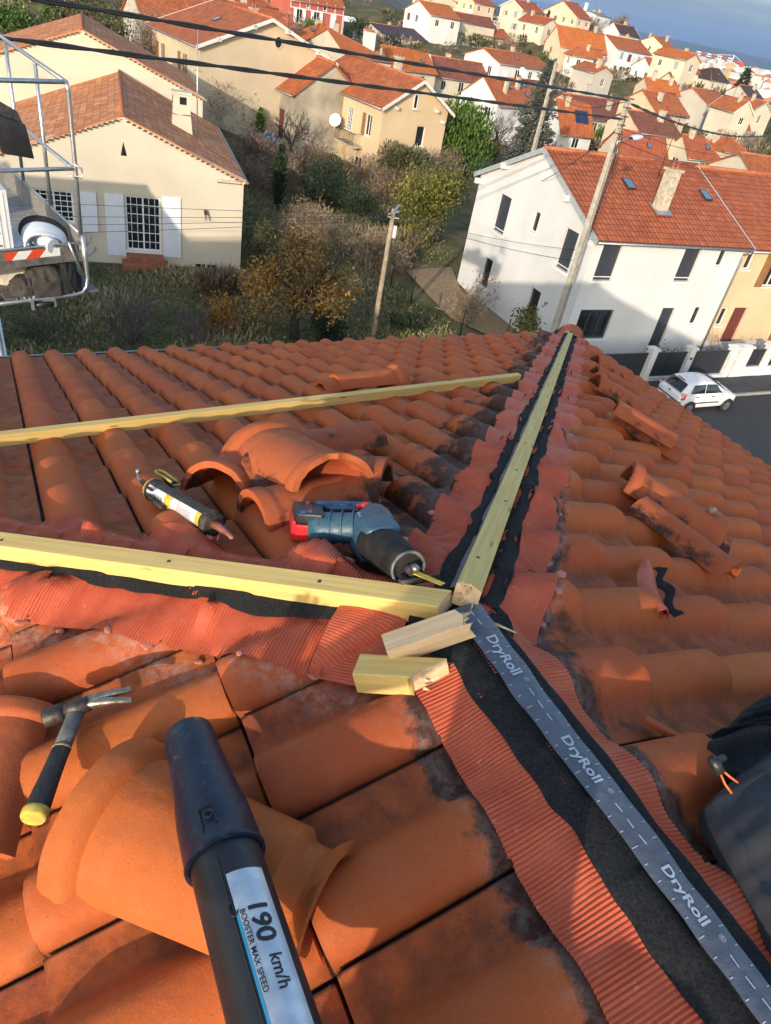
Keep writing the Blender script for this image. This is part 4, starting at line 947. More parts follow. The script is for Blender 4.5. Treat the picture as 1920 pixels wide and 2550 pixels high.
tag(slab('road', -70, 62, -6.2, -.12, .004, M_ASPH), 'dark asphalt street below the white house', 'road', None, 'structure')
tag(slab('pavement', -70, 62, .0, 1.62, .12, mat('dark_pavement', (.055, .055, .058), .9, .25, 3, .3, 120), .15), 'dark asphalt pavement along the white boundary wall', 'pavement', None, 'structure')
mb = MB(); mb.box((st(-4, -.06, .06)), (132, .12, .12), rot=Matrix.Rotation(SH, 3, 'Z')); tag(mb.build('kerb', mat('concrete_kerb', (.30, .28, .25), .9, .15, 4, .3, 60)), 'pale concrete kerb between street and pavement', 'kerb', None, 'structure')
tag(slab('pavement', -70, 62, -8.2, -6.2, .10, mat('dark_pavement', (.055, .055, .058), .9)), 'pavement on the near side of the street', 'pavement', None, 'structure')
# gravel yard beside the white house
mb = MB(); gp = [(20.7, 35.3), (24.2, 35.9), (22.9, 32.5), (23.9, 26.3), (24.6, 22.3), (21.9, 24.6), (20.2, 29)]
mb.add([V(x, y, ground_z(x, y) + .05) for x, y in gp] , [tuple(range(len(gp)))], 0, False)
mb2 = MB(); bmg = bmesh.new(); vv = [bmg.verts.new((x, y, 0)) for x, y in gp]; bmg.faces.new(vv)
bmesh.ops.subdivide_edges(bmg, edges=bmg.edges, cuts=6, use_grid_fill=True); bmesh.ops.triangulate(bmg, faces=bmg.faces)
bmesh.ops.subdivide_edges(bmg, edges=bmg.edges, cuts=4, use_grid_fill=True)
for v in bmg.verts: v.co.z = ground_z(v.co.x, v.co.y) + .09
me = bpy.data.meshes.new('gravel_yard'); bmg.to_mesh(me); bmg.free()
nb = NB('brown_gravel'); co = nb.co('Object'); f1 = nb.noise(5, 8, co, .8)
me.materials.append(nb.out(nb.ramp(f1, [(.35, (.19, .13, .075)), (.65, (.36, .26, .16))]), .95, nb.bump(f1, .6, .05), 0, .1))
o = bpy.data.objects.new('gravel_yard', me); COL.objects.link(o); tag(o, 'strip of brown gravel beside the white house', 'gravel', None, 'structure')

# ------------------------------------------------------------------ house builder
def roof_mat(name, c1, c2, c3, pu=.22, pv=.34, bumpv=.8, line=.35):
    nb = NB(name); uvn = nb.n('ShaderNodeUVMap').outputs[0]
    sp = nb.n('ShaderNodeSeparateXYZ'); nb.nt.links.new(uvn, sp.inputs[0])
    U = nb.math('DIVIDE', sp.outputs[0], pu); Vv = nb.math('DIVIDE', sp.outputs[1], pv)
    fu = nb.math('FRACT', U); fv = nb.math('FRACT', Vv)
    cb = nb.n('ShaderNodeCombineXYZ'); nb.nt.links.new(nb.math('FLOOR', U), cb.inputs[0]); nb.nt.links.new(nb.math('FLOOR', Vv), cb.inputs[1])
    wn = nb.n('ShaderNodeTexWhiteNoise'); wn.noise_dimensions = '2D'; nb.nt.links.new(cb.outputs[0], wn.inputs['Vector'])
    c = nb.ramp(wn.outputs['Value'], [(.1, c1), (.5, c2), (.95, c3)])
    big = nb.noise(.5, 5, uvn, .65); c = nb.mix(nb.math('MULTIPLY', nb.ramp(big, [(.4, 0.), (.7, 1.)]), .4), c, tuple(x * .5 for x in c2))
    gap = nb.ramp(fv, [(.0, 1.), (.07, 1.), (.16, 0.)]); c = nb.mix(nb.math('MULTIPLY', gap, line), c, (.035, .02, .015))
    wv = nb.math('SINE', nb.math('MULTIPLY', fu, math.pi)); h = nb.math('ADD', nb.math('MULTIPLY', wv, .5), nb.math('MULTIPLY', fv, -.6))
    return nb.out(c, .8, nb.bump(h, bumpv, .06), 0, .2)
RM = {
 'orange': roof_mat('orange_roof_tiles', (.32, .092, .036), (.39, .115, .043), (.45, .145, .058)),
 'bright': roof_mat('bright_orange_roof_tiles', (.40, .115, .03), (.46, .135, .036), (.50, .16, .05)),
 'red': roof_mat('red_roof_tiles', (.28, .075, .038), (.34, .09, .042), (.40, .115, .055)),
 'brown': roof_mat('brown_roof_tiles', (.17, .062, .042), (.21, .075, .05), (.25, .095, .062)),
 'dark': roof_mat('dark_brown_roof_tiles', (.055, .034, .03), (.075, .045, .04), (.10, .06, .052)),
 'purple': roof_mat('slate_purple_roof', (.055, .042, .055), (.07, .055, .07), (.09, .07, .085)),
 'roman': roof_mat('pale_roman_roof_tiles', (.44, .15, .06), (.55, .225, .10), (.62, .30, .155), .24, .36, 1.0, .3),
 'marseille': roof_mat('flat_interlocking_roof_tiles', (.33, .085, .036), (.38, .102, .044), (.43, .125, .054), .25, .36, .8, .75),
 'grey': roof_mat('grey_roof_sheets', (.17, .18, .19), (.21, .22, .23), (.25, .26, .27), .6, 3.0, .3, .2),
}
def wallm(name, c, var=.10): return mat(name, c, .9, var, .35, .25, 26, dist=.01)
WM = {'white': wallm('white_render', (.62, .62, .61)), 'cream': wallm('cream_render', (.56, .50, .39)), 'paleyellow': wallm('pale_yellow_render', (.66, .60, .42)), 'beige': wallm('beige_house_render', (.52, .42, .29)),
      'yellow': wallm('warm_yellow_render', (.60, .45, .28)), 'peach': wallm('peach_render', (.62, .47, .34)), 'redwall': wallm('red_painted_render', (.42, .10, .07)), 'grey': wallm('grey_render', (.44, .41, .36)),
      'stone': wallm('stone_rubble_wall', (.42, .37, .28), .35), 'bluewhite': wallm('blue_white_render', (.58, .66, .74))}
M_PANE = mat('dark_window_glass', (.018, .021, .026), .12, .3, 2, spec=.8)
M_FRAME = mat('white_window_frame', (.74, .74, .72), .5, .05, 8)
M_SHUT = {'white': mat('pale_blue_white_shutter', (.66, .69, .74), .55, .05, 6), 'brown': mat('brown_shutter', (.26, .13, .045), .6, .2, 6), 'oxblood': mat('oxblood_shutter', (.14, .03, .024), .6, .2, 6), 'anthracite': mat('anthracite_shutter', (.035, .04, .052), .5, .1, 6), 'grey': mat('grey_shutter', (.3, .31, .31), .6, .1, 6)}
M_FASCIA = mat('grey_fascia', (.32, .36, .38), .55, .12, 5); M_FASCW = mat('pale_fascia', (.62, .61, .58), .6, .1, 5)
M_CHIM = mat('chimney_render', (.48, .42, .32), .9, .3, 6, .3, 40); M_POT = mat('clay_chimney_pot', (.30, .09, .05), .7, .2, 10)
GH = 'houses of the hillside town'

def wall_poly(mb, fn, Lw, z0, hw, opens, depth=.18, gable=None):
    """one wall in its own (u, z) plane with real openings; fn(u, z, d) -> point, d inwards"""
    us = sorted({0.0, Lw} | {min(Lw, max(0, o_[0])) for o_ in opens} | {min(Lw, max(0, o_[0] + o_[2])) for o_ in opens}); zs = sorted({z0, hw} | {o_[1] for o_ in opens} | {o_[1] + o_[3] for o_ in opens})
    zs = [z for z in zs if z0 <= z <= hw]
    for i in range(len(us) - 1):
        for j in range(len(zs) - 1):
            cu, cz = (us[i] + us[i + 1]) / 2, (zs[j] + zs[j + 1]) / 2
            if any(o_[0] < cu < o_[0] + o_[2] and o_[1] < cz < o_[1] + o_[3] for o_ in opens): continue
            mb.quad(fn(us[i], zs[j], 0), fn(us[i + 1], zs[j], 0), fn(us[i + 1], zs[j + 1], 0), fn(us[i], zs[j + 1], 0))
    for (u, z, w, h, *_) in opens:
        for a, b in (((u, z), (u + w, z)), ((u + w, z), (u + w, z + h)), ((u + w, z + h), (u, z + h)), ((u, z + h), (u, z))):
            mb.quad(fn(a[0], a[1], 0), fn(b[0], b[1], 0), fn(b[0], b[1], depth), fn(a[0], a[1], depth))
    if gable: mb.add([fn(0, hw, 0), fn(Lw, hw, 0), fn(Lw / 2, hw + gable, 0)], [(0, 1, 2)], 0, False)

def bar_box(mb, fn, u0, u1, z0, z1, d0, d1):
    P = [fn(u, z, d) for d in (d0, d1) for (u, z) in ((u0, z0), (u1, z0), (u1, z1), (u0, z1))]
    mb.add(P, [(0, 1, 2, 3), (7, 6, 5, 4), (0, 4, 5, 1), (1, 5, 6, 2), (2, 6, 7, 3), (3, 7, 4, 0)], 0, False)

def add_window(T, fn, o, depth=.18):
    u, z, w, h, kind = o[:5]; shut = o[5] if len(o) > 5 else None
    fm = M_SHUT['anthracite'] if kind == 'widedark' else M_FRAME
    if kind in ('blind', 'dark'):      # roller shutter closed / dark glazing
        mb = MB(); bar_box(mb, fn, u + .004, u + w - .004, z + .004, z + h - .004, depth - .06, depth + .02); f = mb.build('window', M_SHUT['anthracite'] if kind == 'blind' else M_PANE, T)
        mb = MB(); bar_box(mb, fn, u - .12, u + w + .12, z - .10, z - .003, -.10, .04); mb.build('sill', M_FRAME, f)
        if kind == 'blind' and h > 1:
            mb = MB(); bar_box(mb, fn, u - .02, u + w + .02, z + .16, z + .20, -.03, .0); mb.build('guard_rail', M_FRAME, f)
        return f
    if kind in ('door',):
        m = M_SHUT.get(shut, M_SHUT['anthracite']); mb = MB(); bar_box(mb, fn, u + .004, u + w - .004, z + .004, z + h - .004, depth - .06, depth + .02); f = mb.build('door', m, T)
        mb = MB(); bar_box(mb, fn, u + w * .82, u + w * .88, z + h * .42, z + h * .50, depth - .11, depth - .063); mb.build('handle', M_STEEL, f); return f
    if kind == 'shut':
        m = M_SHUT.get(shut, M_SHUT['brown']); mb = MB()
        for a, b in ((u + .004, u + w / 2 - .006), (u + w / 2 + .006, u + w - .004)): bar_box(mb, fn, a, b, z + .004, z + h - .004, depth - .12, depth - .08)
        bar_box(mb, fn, u + w / 2 - .02, u + w / 2 + .02, z + .02, z + h - .02, depth - .135, depth - .123)
        return mb.build('closed_shutter', m, T)
    t_ = max(.05, w * .055); mb = MB(); d0, d1 = depth - .08, depth - .02
    for a in ((u + .003, u + t_, z + .003, z + h - .003), (u + w - t_, u + w - .003, z + .003, z + h - .003), (u + t_ + .001, u + w - t_ - .001, z + .003, z + t_), (u + t_ + .001, u + w - t_ - .001, z + h - t_, z + h - .003)): bar_box(mb, fn, *a, d0, d1)
    nx, nz = {'plain': (2, 1), 'one': (1, 1), 'grid': (6, 6), 'glassblock': (4, 7), 'cross': (2, 3), 'wide': (3, 1), 'widedark': (3, 1)}.get(kind, (2, 1))
    for i in range(1, nx): 
        q = u + w * i / nx; tt = t_ * (.8 if kind != 'grid' or i == nx // 2 else .28); bar_box(mb, fn, q - tt / 2, q + tt / 2, z + t_ + .001, z + h - t_ - .001, d0 + .004, d1 - .004)
    for j in range(1, nz):
        q = z + h * j / nz; tt = t_ * .3; bar_box(mb, fn, u + t_ + .001, u + w - t_ - .001, q - tt / 2, q + tt / 2, d0 + .007, d1 - .007)
    f = mb.build('window', fm, T)
    mb = MB(); P = [fn(u + .002, z + .002, depth - .03), fn(u + w - .002, z + .002, depth - .03), fn(u + w - .002, z + h - .002, depth - .03), fn(u + .002, z + h - .002, depth - .03)]
    mb.quad(*P); mb.build('pane', M_PANE, f)
    if z > .5: 
        mb = MB(); bar_box(mb, fn, u - .07, u + w + .07, z - .07, z - .003, -.07, .05); mb.build('sill', M_FRAME, f)
    if shut and shut in M_SHUT:
        for a in (u - w * .52, u + w * 1.02):
            mb = MB(); bar_box(mb, fn, a, a + w * .5, z - .02, z + h + .02, -.055, -.012); mb.build('shutter', M_SHUT[shut], T)
    return f

def roof_slab(polys, name, m, parent, th=.13):
    """polys: list of (corner points, uv origin, u dir) planar roof sides"""
    mb = MB()
    for P in polys:
        P = [Vector(p) for p in P]; n = len(P); u = (P[1] - P[0]).normalized(); nr = u.cross(P[-1] - P[0]).normalized(); v = nr.cross(u)
        uv = [((p - P[0]).dot(u), (p - P[0]).dot(v)) for p in P]
        mb.add(P, [tuple(range(n))], 0, False, uv)
        Q = [p - V(0, 0, th) for p in P]; mb.add(Q, [tuple(range(n - 1, -1, -1))], 0, False, uv)
        e = [P[0], P[1], Q[1], Q[0]]; mb.add(e, [(3, 2, 1, 0)], 0, False, [(0, 0), (1, 0), (1, .1), (0, .1)])
        for i in range(1, n):
            j = (i + 1) % n; mb.add([P[i], P[j], Q[j], Q[i]], [(3, 2, 1, 0)], 0, False, [(0, 0), (1, 0), (1, .1), (0, .1)])
    return mb.build(name, m, parent)

def chimney(T, p, w, d, h, m=None, pots=2, flash=True, roof=None):
    mb = MB(); mb.box((p[0], p[1], p[2] + h / 2 - .3), (w, d, h + .6)); mb.box((p[0], p[1], p[2] + h + .045), (w + .14, d + .14, .09)); c = mb.build('chimney', m or M_CHIM, roof or T)
    for i in range(pots):
        mb = MB(); q = (i - (pots - 1) / 2) * w / max(1, pots) * .9; mt = Matrix.Translation((p[0] + q, p[1], p[2] + h + .09)); mb.lathe([(.10, 0), (.085, .05), (.075, .26), (.09, .30), (.06, .30), (.05, .1)], 10, mt)
        mb.build('chimney_pot', M_POT, T if roof is None else T)
    return c

def make_house(name, label, key, wallkey, roofkey, opens, hip=(0, 0), over=.35, gov=.22, fascia=None, chims=(), group=GH, cat='house', found=3.0, vals=None, th=.13, skyl=(), antenna=False):
    ax, x, y, ze, hd, L, W, hw, ri = vals or F_[key]
    T = thing(name, label, cat, (x, y, ze - hw), R(hd), group)
    hip0, hip1 = hip
    fnS = lambda u, z, d: V(u, d, z); fnN = lambda u, z, d: V(L - u, W - d, z); fnW = lambda u, z, d: V(d, W - u, z); fnE = lambda u, z, d: V(L - d, u, z)
    mb = MB(); sides = {'S': (fnS, L), 'N': (fnN, L), 'W': (fnW, W), 'E': (fnE, W)}
    for s, (fn, lw) in sides.items():
        gab = None
        if (ax == 'v' and s in 'SN') or (ax == 'u' and s in 'WE'):
            k = {'S': hip0, 'N': hip1, 'W': hip0, 'E': hip1}[s]
            if not k: gab = ri
        ops = [o_[1:] for o_ in opens if o_[0] == s]
        wall_poly(mb, fn, lw, -found, hw, [o_ for o_ in ops if o_[1] + o_[3] <= hw - .01], gable=gab)
    mb.build('wall', WM[wallkey] if isinstance(wallkey, str) else wallkey, T)
    for o_ in opens:
        fn = sides[o_[0]][0]
        if o_[2] + o_[4] > hw - .01:   # in the gable: set proud of the wall
            fn2 = lambda u, z, d, fn=fn: fn(u, z, d - .16)
            add_window(T, fn2, o_[1:])
        else: add_window(T, fn, o_[1:])
    e = over; s = ri / ((W if ax == 'u' else L) / 2); zz = hw + .06
    def tr(a, b, z): return V(a, b, z) if ax == 'u' else V(L - b, a, z)
    LL, WW = (L, W) if ax == 'u' else (W, L)
    g0, g1 = (e if hip0 else gov), (e if hip1 else gov); ze_ = zz - e * s; zr = zz + ri
    h0, h1 = (WW / 2 * hip0), (WW / 2 * hip1)
    R0, R1 = (h0 - (0 if hip0 else g0)), LL - h1 + (0 if hip1 else g1)
    polys = [[tr(-g0, -e, ze_), tr(LL + g1, -e, ze_), tr(R1, WW / 2, zr), tr(R0, WW / 2, zr)], [tr(LL + g1, WW + e, ze_), tr(-g0, WW + e, ze_), tr(R0, WW / 2, zr), tr(R1, WW / 2, zr)]]
    if hip0: polys.append([tr(-g0, WW + e, ze_), tr(-g0, -e, ze_), tr(R0, WW / 2, zr)])
    if hip1: polys.append([tr(LL + g1, -e, ze_), tr(LL + g1, WW + e, ze_), tr(R1, WW / 2, zr)])
    rf = roof_slab(polys, 'roof', RM[roofkey], T, th)
    # ridge tiles
    mb = MB(); rp = [tr(R0, WW / 2, zr + .01), tr(R1, WW / 2, zr + .01)]; mb.tube(rp, .10, 8)
    if hip0: mb.tube([tr(-g0, -e, ze_), tr(R0, WW / 2, zr)], .08, 6); mb.tube([tr(-g0, WW + e, ze_), tr(R0, WW / 2, zr)], .08, 6)
    if hip1: mb.tube([tr(LL + g1, -e, ze_), tr(R1, WW / 2, zr)], .08, 6); mb.tube([tr(LL + g1, WW + e, ze_), tr(R1, WW / 2, zr)], .08, 6)
    mb.build('ridge_cap', RM[roofkey] if False else M_RIDGE, rf)
    if fascia:
        for hp, xg in ((hip0, -g0), (hip1, LL + g1)):
            if hp: continue
            for sg in (0, 1):
                b0_, b1_ = (-e, WW / 2) if sg == 0 else (WW + e, WW / 2); dx = -.03 if xg < 0 else .03
                P = [tr(xg + dx, b0_, ze_ + .03), tr(xg + dx, b1_, zr + .03), tr(xg + dx, b1_, zr - .22), tr(xg + dx, b0_, ze_ - .22)]; Q = [tr(xg - dx, b0_, ze_ + .03), tr(xg - dx, b1_, zr + .03), tr(xg - dx, b1_, zr - .22), tr(xg - dx, b0_, ze_ - .22)]
                mb = MB(); mb.add(P + Q, [(0, 1, 2, 3), (7, 6, 5, 4), (0, 4, 5, 1), (2, 6, 7, 3), (3, 7, 4, 0)], 0, False); mb.build('fascia', fascia, rf)
    for b_ in (-e - .06, WW + e + .06): mb = MB(); mb.tube([tr(-g0, b_, ze_ - .08), tr(LL + g1, b_, ze_ - .08)], .06, 6); mb.build('gutter', M_ZINC, rf)
    for (a, b, w, h) in chims:
        zc = zz + ri - abs(b - WW / 2) * s; p = tr(a, b, zc); chimney(T, p, w, .45, h, roof=rf)
    for (a, b, w, h) in skyl:       # roof window lying in the slope facing the street
        sl_ = math.atan(s); zc = zz + ri - abs(b - WW / 2) * s; sg = 1 if b < WW / 2 else -1
        mb = MB(); n_ = (tr(0, -sg * math.sin(sl_), math.cos(sl_)) - tr(0, 0, 0)); uu = tr(1, 0, 0) - tr(0, 0, 0); vv_ = tr(0, sg * math.cos(sl_), math.sin(sl_)) - tr(0, 0, 0); c = tr(a, b, zc)
        P = [c + uu * i * w / 2 + vv_ * j * h / 2 + n_ * k for k in (-.02, .09) for i, j in ((-1, -1), (1, -1), (1, 1), (-1, 1))]
        mb.add(P, [(0, 1, 5, 4), (1, 2, 6, 5), (2, 3, 7, 6), (3, 0, 4, 7), (4, 5, 6, 7)], 0, False); f = mb.build('roof_window', M_DARKST, rf)
        mb = MB(); mb.quad(*[c + uu * i * w * .42 + vv_ * j * h * .42 + n_ * .093 for i, j in ((-1, -1), (1, -1), (1, 1), (-1, 1))]); mb.build('roof_pane', mat('roof_window_glass', (.10, .16, .24), .08, .1, 2, spec=.9), T)
    if antenna:
        mb = MB(); p = tr(LL * .6, WW / 2, zr); mb.tube([p, p + V(0, 0, 1.9)], .025, 5)
        for k in range(6): mb.tube([p + V(-.5 + .2 * k, -.35 + .02 * k, 1.8), p + V(-.5 + .2 * k, .35 - .02 * k, 1.8)], .012, 4)
        mb.tube([p + V(-.6, 0, 1.8), p + V(.6, 0, 1.8)], .016, 4); mb.build('aerial', M_DARKST, T)
    return T, tr, dict(L=L, W=W, hw=hw, ri=ri, zr=zr, s=s, zz=zz)
M_RIDGE = mat('clay_ridge_cap', (.38, .12, .055), .8, .25, 3)
def dish(T, p, r_, az=200):
    mb = MB(); d = V(math.sin(R(az)), math.cos(R(az)), .45).normalized(); mt = d.to_track_quat('Z', 'Y').to_matrix().to_4x4(); mt.translation = V(*p)
    mb.lathe([(0, 0), (r_ * .5, r_ * .06), (r_, r_ * .25), (r_ * .99, r_ * .27), (r_ * .5, r_ * .08), (0, .01)], 18, mt); mb.tube([V(*p), mt @ V(0, -r_ * .2, r_ * .8)], .012, 4); mb.tube([V(*p), V(*p) - V(0, 0, .7)], .025, 5)
    return mb.build('satellite_dish', M_FRAME, T)
def auto(sides, L, W, hw, seed, shut=None, kinds=('plain', 'plain', 'cross', 'shut')):
    r_ = random.Random(seed); o = []
    for s in sides:
        lw = L if s in 'SN' else W; n = max(1, int(lw / 2.9)); st_n = 2 if hw > 4.3 else 1
        for f in range(st_n):
            z = hw - 1.9 - 2.5 * f if st_n == 2 else max(.9, hw - 2.0)
            if z < .15: continue
            for i in range(n):
                if r_.random() < .12: continue
                w = r_.choice((.8, .95, 1.1)); h = r_.choice((1.1, 1.25, 1.35)); h = min(h, hw - z - .25); u = lw * (i + .5) / n - w / 2 + r_.uniform(-.25, .25)
                k = r_.choice(kinds); o.append((s, u, z, w, h, k, (shut or r_.choice(('white', 'brown', 'grey', 'oxblood'))) if k == 'shut' else (shut if r_.random() < .7 else None)))
    return o
# ------------------------------------------------------------------ near houses
# white house across the street: west gable + street front
WV = ('u', 22.95, 23.48, 6.2, -2.9, 9.4, 10.45, 6.25, 2.3)
so = [('S', .55, 4.30, 1.1, 1.74, 'blind'), ('S', 5.48, 4.36, 1.05, 1.72, 'blind'), ('S', .50, 1.42, 2.0, 1.48, 'widedark'), ('S', 5.56, .70, .85, 2.3, 'door', 'anthracite'), ('S', 7.80, 5.12, .5, .97, 'one'), ('S', 7.75, 2.1, .5, .95, 'one'),
      ('W', 10.45 - 8.15, 4.03, 1.1, 1.82, 'blind'), ('W', 10.45 - 4.92, 4.97, .55, .95, 'one'), ('W', 10.45 - 2.2, 4.18, 1.0, 1.78, 'blind'), ('W', 10.45 - 8.12, 1.05, .8, 1.52, 'dark'), ('W', 10.45 - 3.43, 1.2, .84, 1.48, 'dark')]
T, tr, D = make_house('white_house', 'white two storey house with a grey edged gable and anthracite blinds across the street', None, 'white', 'marseille', so, vals=WV, fascia=M_FASCIA, gov=.2, over=.35, found=1.2, chims=((4.7, 1.75, .62, 1.75),), skyl=((3.75, 3.3, .5, .75), (8.6, 3.0, .5, .75)), th=.16)
rf = [c for c in T.children if c.name.startswith('roof')][0]
mb = MB(); mb.tube([V(9.33, -.12, 5.8), V(9.33, -.10, 5.55), V(9.33, -.08, .2)], .05, 8); mb.tube([V(9.33, -.46, 5.98), V(9.33, -.12, 5.75)], .05, 8); mb.build('downpipe', M_ZINC, T)
for z_ in (5.95, 7.2):
    k = (z_ - 6.2) / 2.45; y_ = D['W'] / 2 * max(0, k) if k > 0 else 0
    for yy in (D['W'] - .25 - y_, .25 + y_): mb = MB(); mb.box((-.22, yy, z_ - .05), (.44, .16, .26)); mb.build('eave_bracket', WM['white'], T)
mb = MB()
for c_ in ((4.7, 1.75),):
    z_ = D['zr'] - abs(c_[1] - D['W'] / 2) * D['s']; mb.box((c_[0], c_[1] - .33, z_ - .02), (.95, .35, .05), rot=Matrix.Rotation(math.atan(D['s']), 3, 'X')); mb.box((c_[0] - .36, c_[1], z_ + .05), (.1, .9, .05), rot=Matrix.Rotation(math.atan(D['s']), 3, 'X'))
mb.build('chimney_flashing', M_ALU, T)
mb = MB(); mb.tube([V(5.3, 3.2, D['zr'] - .4), V(5.35, 3.2, D['zr'] + 2.3)], .018, 5)
for k in range(5): mb.tube([V(4.9 + .18 * k, 2.9, D['zr'] + 2.2), V(4.9 + .18 * k, 3.5, D['zr'] + 2.2)], .01, 4)
mb.tube([V(4.8, 3.2, D['zr'] + 2.2), V(5.9, 3.2, D['zr'] + 2.2)], .014, 4); mb.build('aerial', M_DARKST, T)
# peach neighbour to the right
PV = ('u', 22.95 + su.x * 9.43, 23.48 + su.y * 9.43, 6.18, -2.9, 11, 10.4, 6.2, 2.27)
po = [('S', .35, 5.0, .5, 1.0, 'one'), ('S', 2.3, 4.15, 1.05, 1.8, 'plain', 'brown'), ('S', .25, 2.0, .5, .95, 'one'), ('S', 1.15, .75, 1.0, 2.25, 'door', 'oxblood'), ('S', 6.5, 3.35, 1.05, 1.7, 'plain', 'brown'), ('S', 5.5, .8, 1.2, 1.4, 'plain', 'brown'), ('S', 9, 3.35, 1.0, 1.7, 'plain', 'brown')]
M_RIDGE2 = M_RIDGE
T, tr, D = make_house('peach_house', 'peach rendered house with an oxblood door attached to the white house', None, 'yellow', 'marseille', po, vals=PV, over=.4, gov=.02, found=1.0, chims=((7, 3, .6, 1.5),), th=.16)
mb = MB(); mb.box((5.5, -.035, .45), (10.9, .06, 1.3)); mb.build('plinth', WM['white'], T)
mb = MB()
for k in range(4): mb.box((1.65, -.25 - .28 * k, .12 - .11 * k), (1.3, .3, .5 - .0 * k))
mb.build('door_step', WM['white'], T)
for sx in (.9, 2.4):
    mb = MB(); mb.tube([V(sx, -.05, 1.15), V(sx + .0, -1.25, .75)], .03, 6); mb.tube([V(sx, -1.2, 0), V(sx, -1.2, .78)], .025, 6); mb.tube([V(sx, -.1, .2), V(sx, -.1, 1.15)], .025, 6); mb.build('step_rail', M_WHITE, T)
# cream bungalow, near left: two gabled blocks
hC = -9.3; uC = V(math.cos(R(hC)), math.sin(R(hC)), 0); vC = V(-uC.y, uC.x, 0)
cor = V(11.0, 35.9, 0)                                   # right front corner at the eave
LC = 11.1; oC = cor - uC * LC
CV = ('v', oC.x, oC.y, 4.55, hC, LC, 12.9, 4.6, 2.2)
co_ = [('S', LC - 5.62, .80, 1.66, 2.62, 'grid'), ('S', LC - 9.60, 1.90, 1.70, 1.45, 'grid')]
T, tr, D = make_house('cream_bungalow', 'cream bungalow with scalloped eaves and open white shutters beside the garden', None, 'cream', 'roman', co_, vals=CV, over=.12, gov=.12, found=1.0, th=.10)
for u0, z0, w, h in ((LC - 6.52, .52, .86, 2.92), (LC - 3.88, .62, .86, 2.92), (LC - 7.60, 1.55, .72, 1.85), (LC - 10.42, 1.6, .80, 1.8)):
    mb = MB(); mb.box((u0 + w / 2, -.04, z0 + h / 2), (w, .045, h))
    for k in range(3): mb.box((u0 + w / 2, -.067, z0 + h * (k + .5) / 3), (w - .12, .008, .05))
    mb.build('shutter', M_SHUT['white'], T)
mb = MB(); mb.box((LC - 4.78, -.5, .12), (2.2, 1.0, .5)); mb.box((LC - 4.78, -.27, .52), (1.75, .54, .3)); mb.build('door_step', mat('terracotta_step', (.30, .105, .05), .75, .25, 5), T)
mb = MB(); mb.box((LC - 1.75, -.012, .22), (1.02, .02, .24)); vg = mb.build('vent_opening', M_PANE, T)
mb = MB()
for k in range(1, 4): mb.box((LC - 2.26 + .255 * k, -.028, .22), (.03 if k != 2 else .08, .01, .23))
mb.build('vent_bar', M_FRAME, T)
mb = MB(); mb.prism([V(LC / 2 - .14, -.004, 5.15), V(LC / 2 + .14, -.004, 5.15), V(LC / 2, -.004, 5.75)], V(0, .05, 0)); mb.build('attic_vent', M_PANE, T)
mb = MB(); mb.box((LC - 1.84, -.10, 2.98), (.12, .2, .22)); mb.tube([V(LC - 1.84, -.1, 2.9), V(LC - 1.84, -.12, 2.6)], .02, 5); mb.tube([V(LC - 1.7, -.1, 2.9), V(LC - 1.62, -.12, 2.6)], .02, 5); mb.build('cable_bracket', M_DARKST, T)
def genoise(T, L_, s_, zz, ri, name='scalloped_eave', rowsn=1):
    mb = MB()
    for sg in (0, 1):
        n_ = int(L_ / 2 / .235)
        for k in range(n_):
            x = (k + .5) * .235; z_ = zz + x * s_ - .16; xx = x if sg == 0 else L_ - x
            rowsA = [[V(xx + .095 * math.cos(a_), y_, z_ + .09 * math.sin(a_) - .02) for a_ in np.linspace(0, math.pi, 7)] for y_ in (.02, -.13)]
            mb.grid(rowsA); mb.add([V(xx + .095 * math.cos(a_), -.128, z_ + .09 * math.sin(a_) - .02) for a_ in np.linspace(0, math.pi, 7)], [tuple(range(7))], 1, False)
        a_, b_ = (V(-.1, -.1, zz - .02), V(L_ / 2, -.1, zz + ri - .02)) if sg == 0 else (V(L_ + .1, -.1, zz - .02), V(L_ / 2, -.1, zz + ri - .02))
        mb.prism([a_, b_, b_ - V(0, 0, .13), a_ - V(0, 0, .13)], V(0, .11, 0), 2)
    return mb.build(name, [mat('pale_eave_tile', (.55, .48, .38), .9, .25, 8), mat('eave_hollow', (.10, .075, .05), .9), WM['white']], T)
genoise(T, LC, D['s'], D['zz'], D['ri'])
mb = MB()
for k in range(7): mb.grid([[V(LC - 1.25 + .17 * k + .05 * math.cos(a_), y_, 4.42 + .05 * math.sin(a_)) for a_ in np.linspace(0, math.pi, 6)] for y_ in (.0, -.14)])
mb.box((LC - .62, -.07, 4.52), (1.35, .14, .09)); mb.build('eave_return', mat('pale_eave_tile', (.55, .48, .38), .9), T)
rf = [c for c in T.children if c.name.startswith('roof')][0]
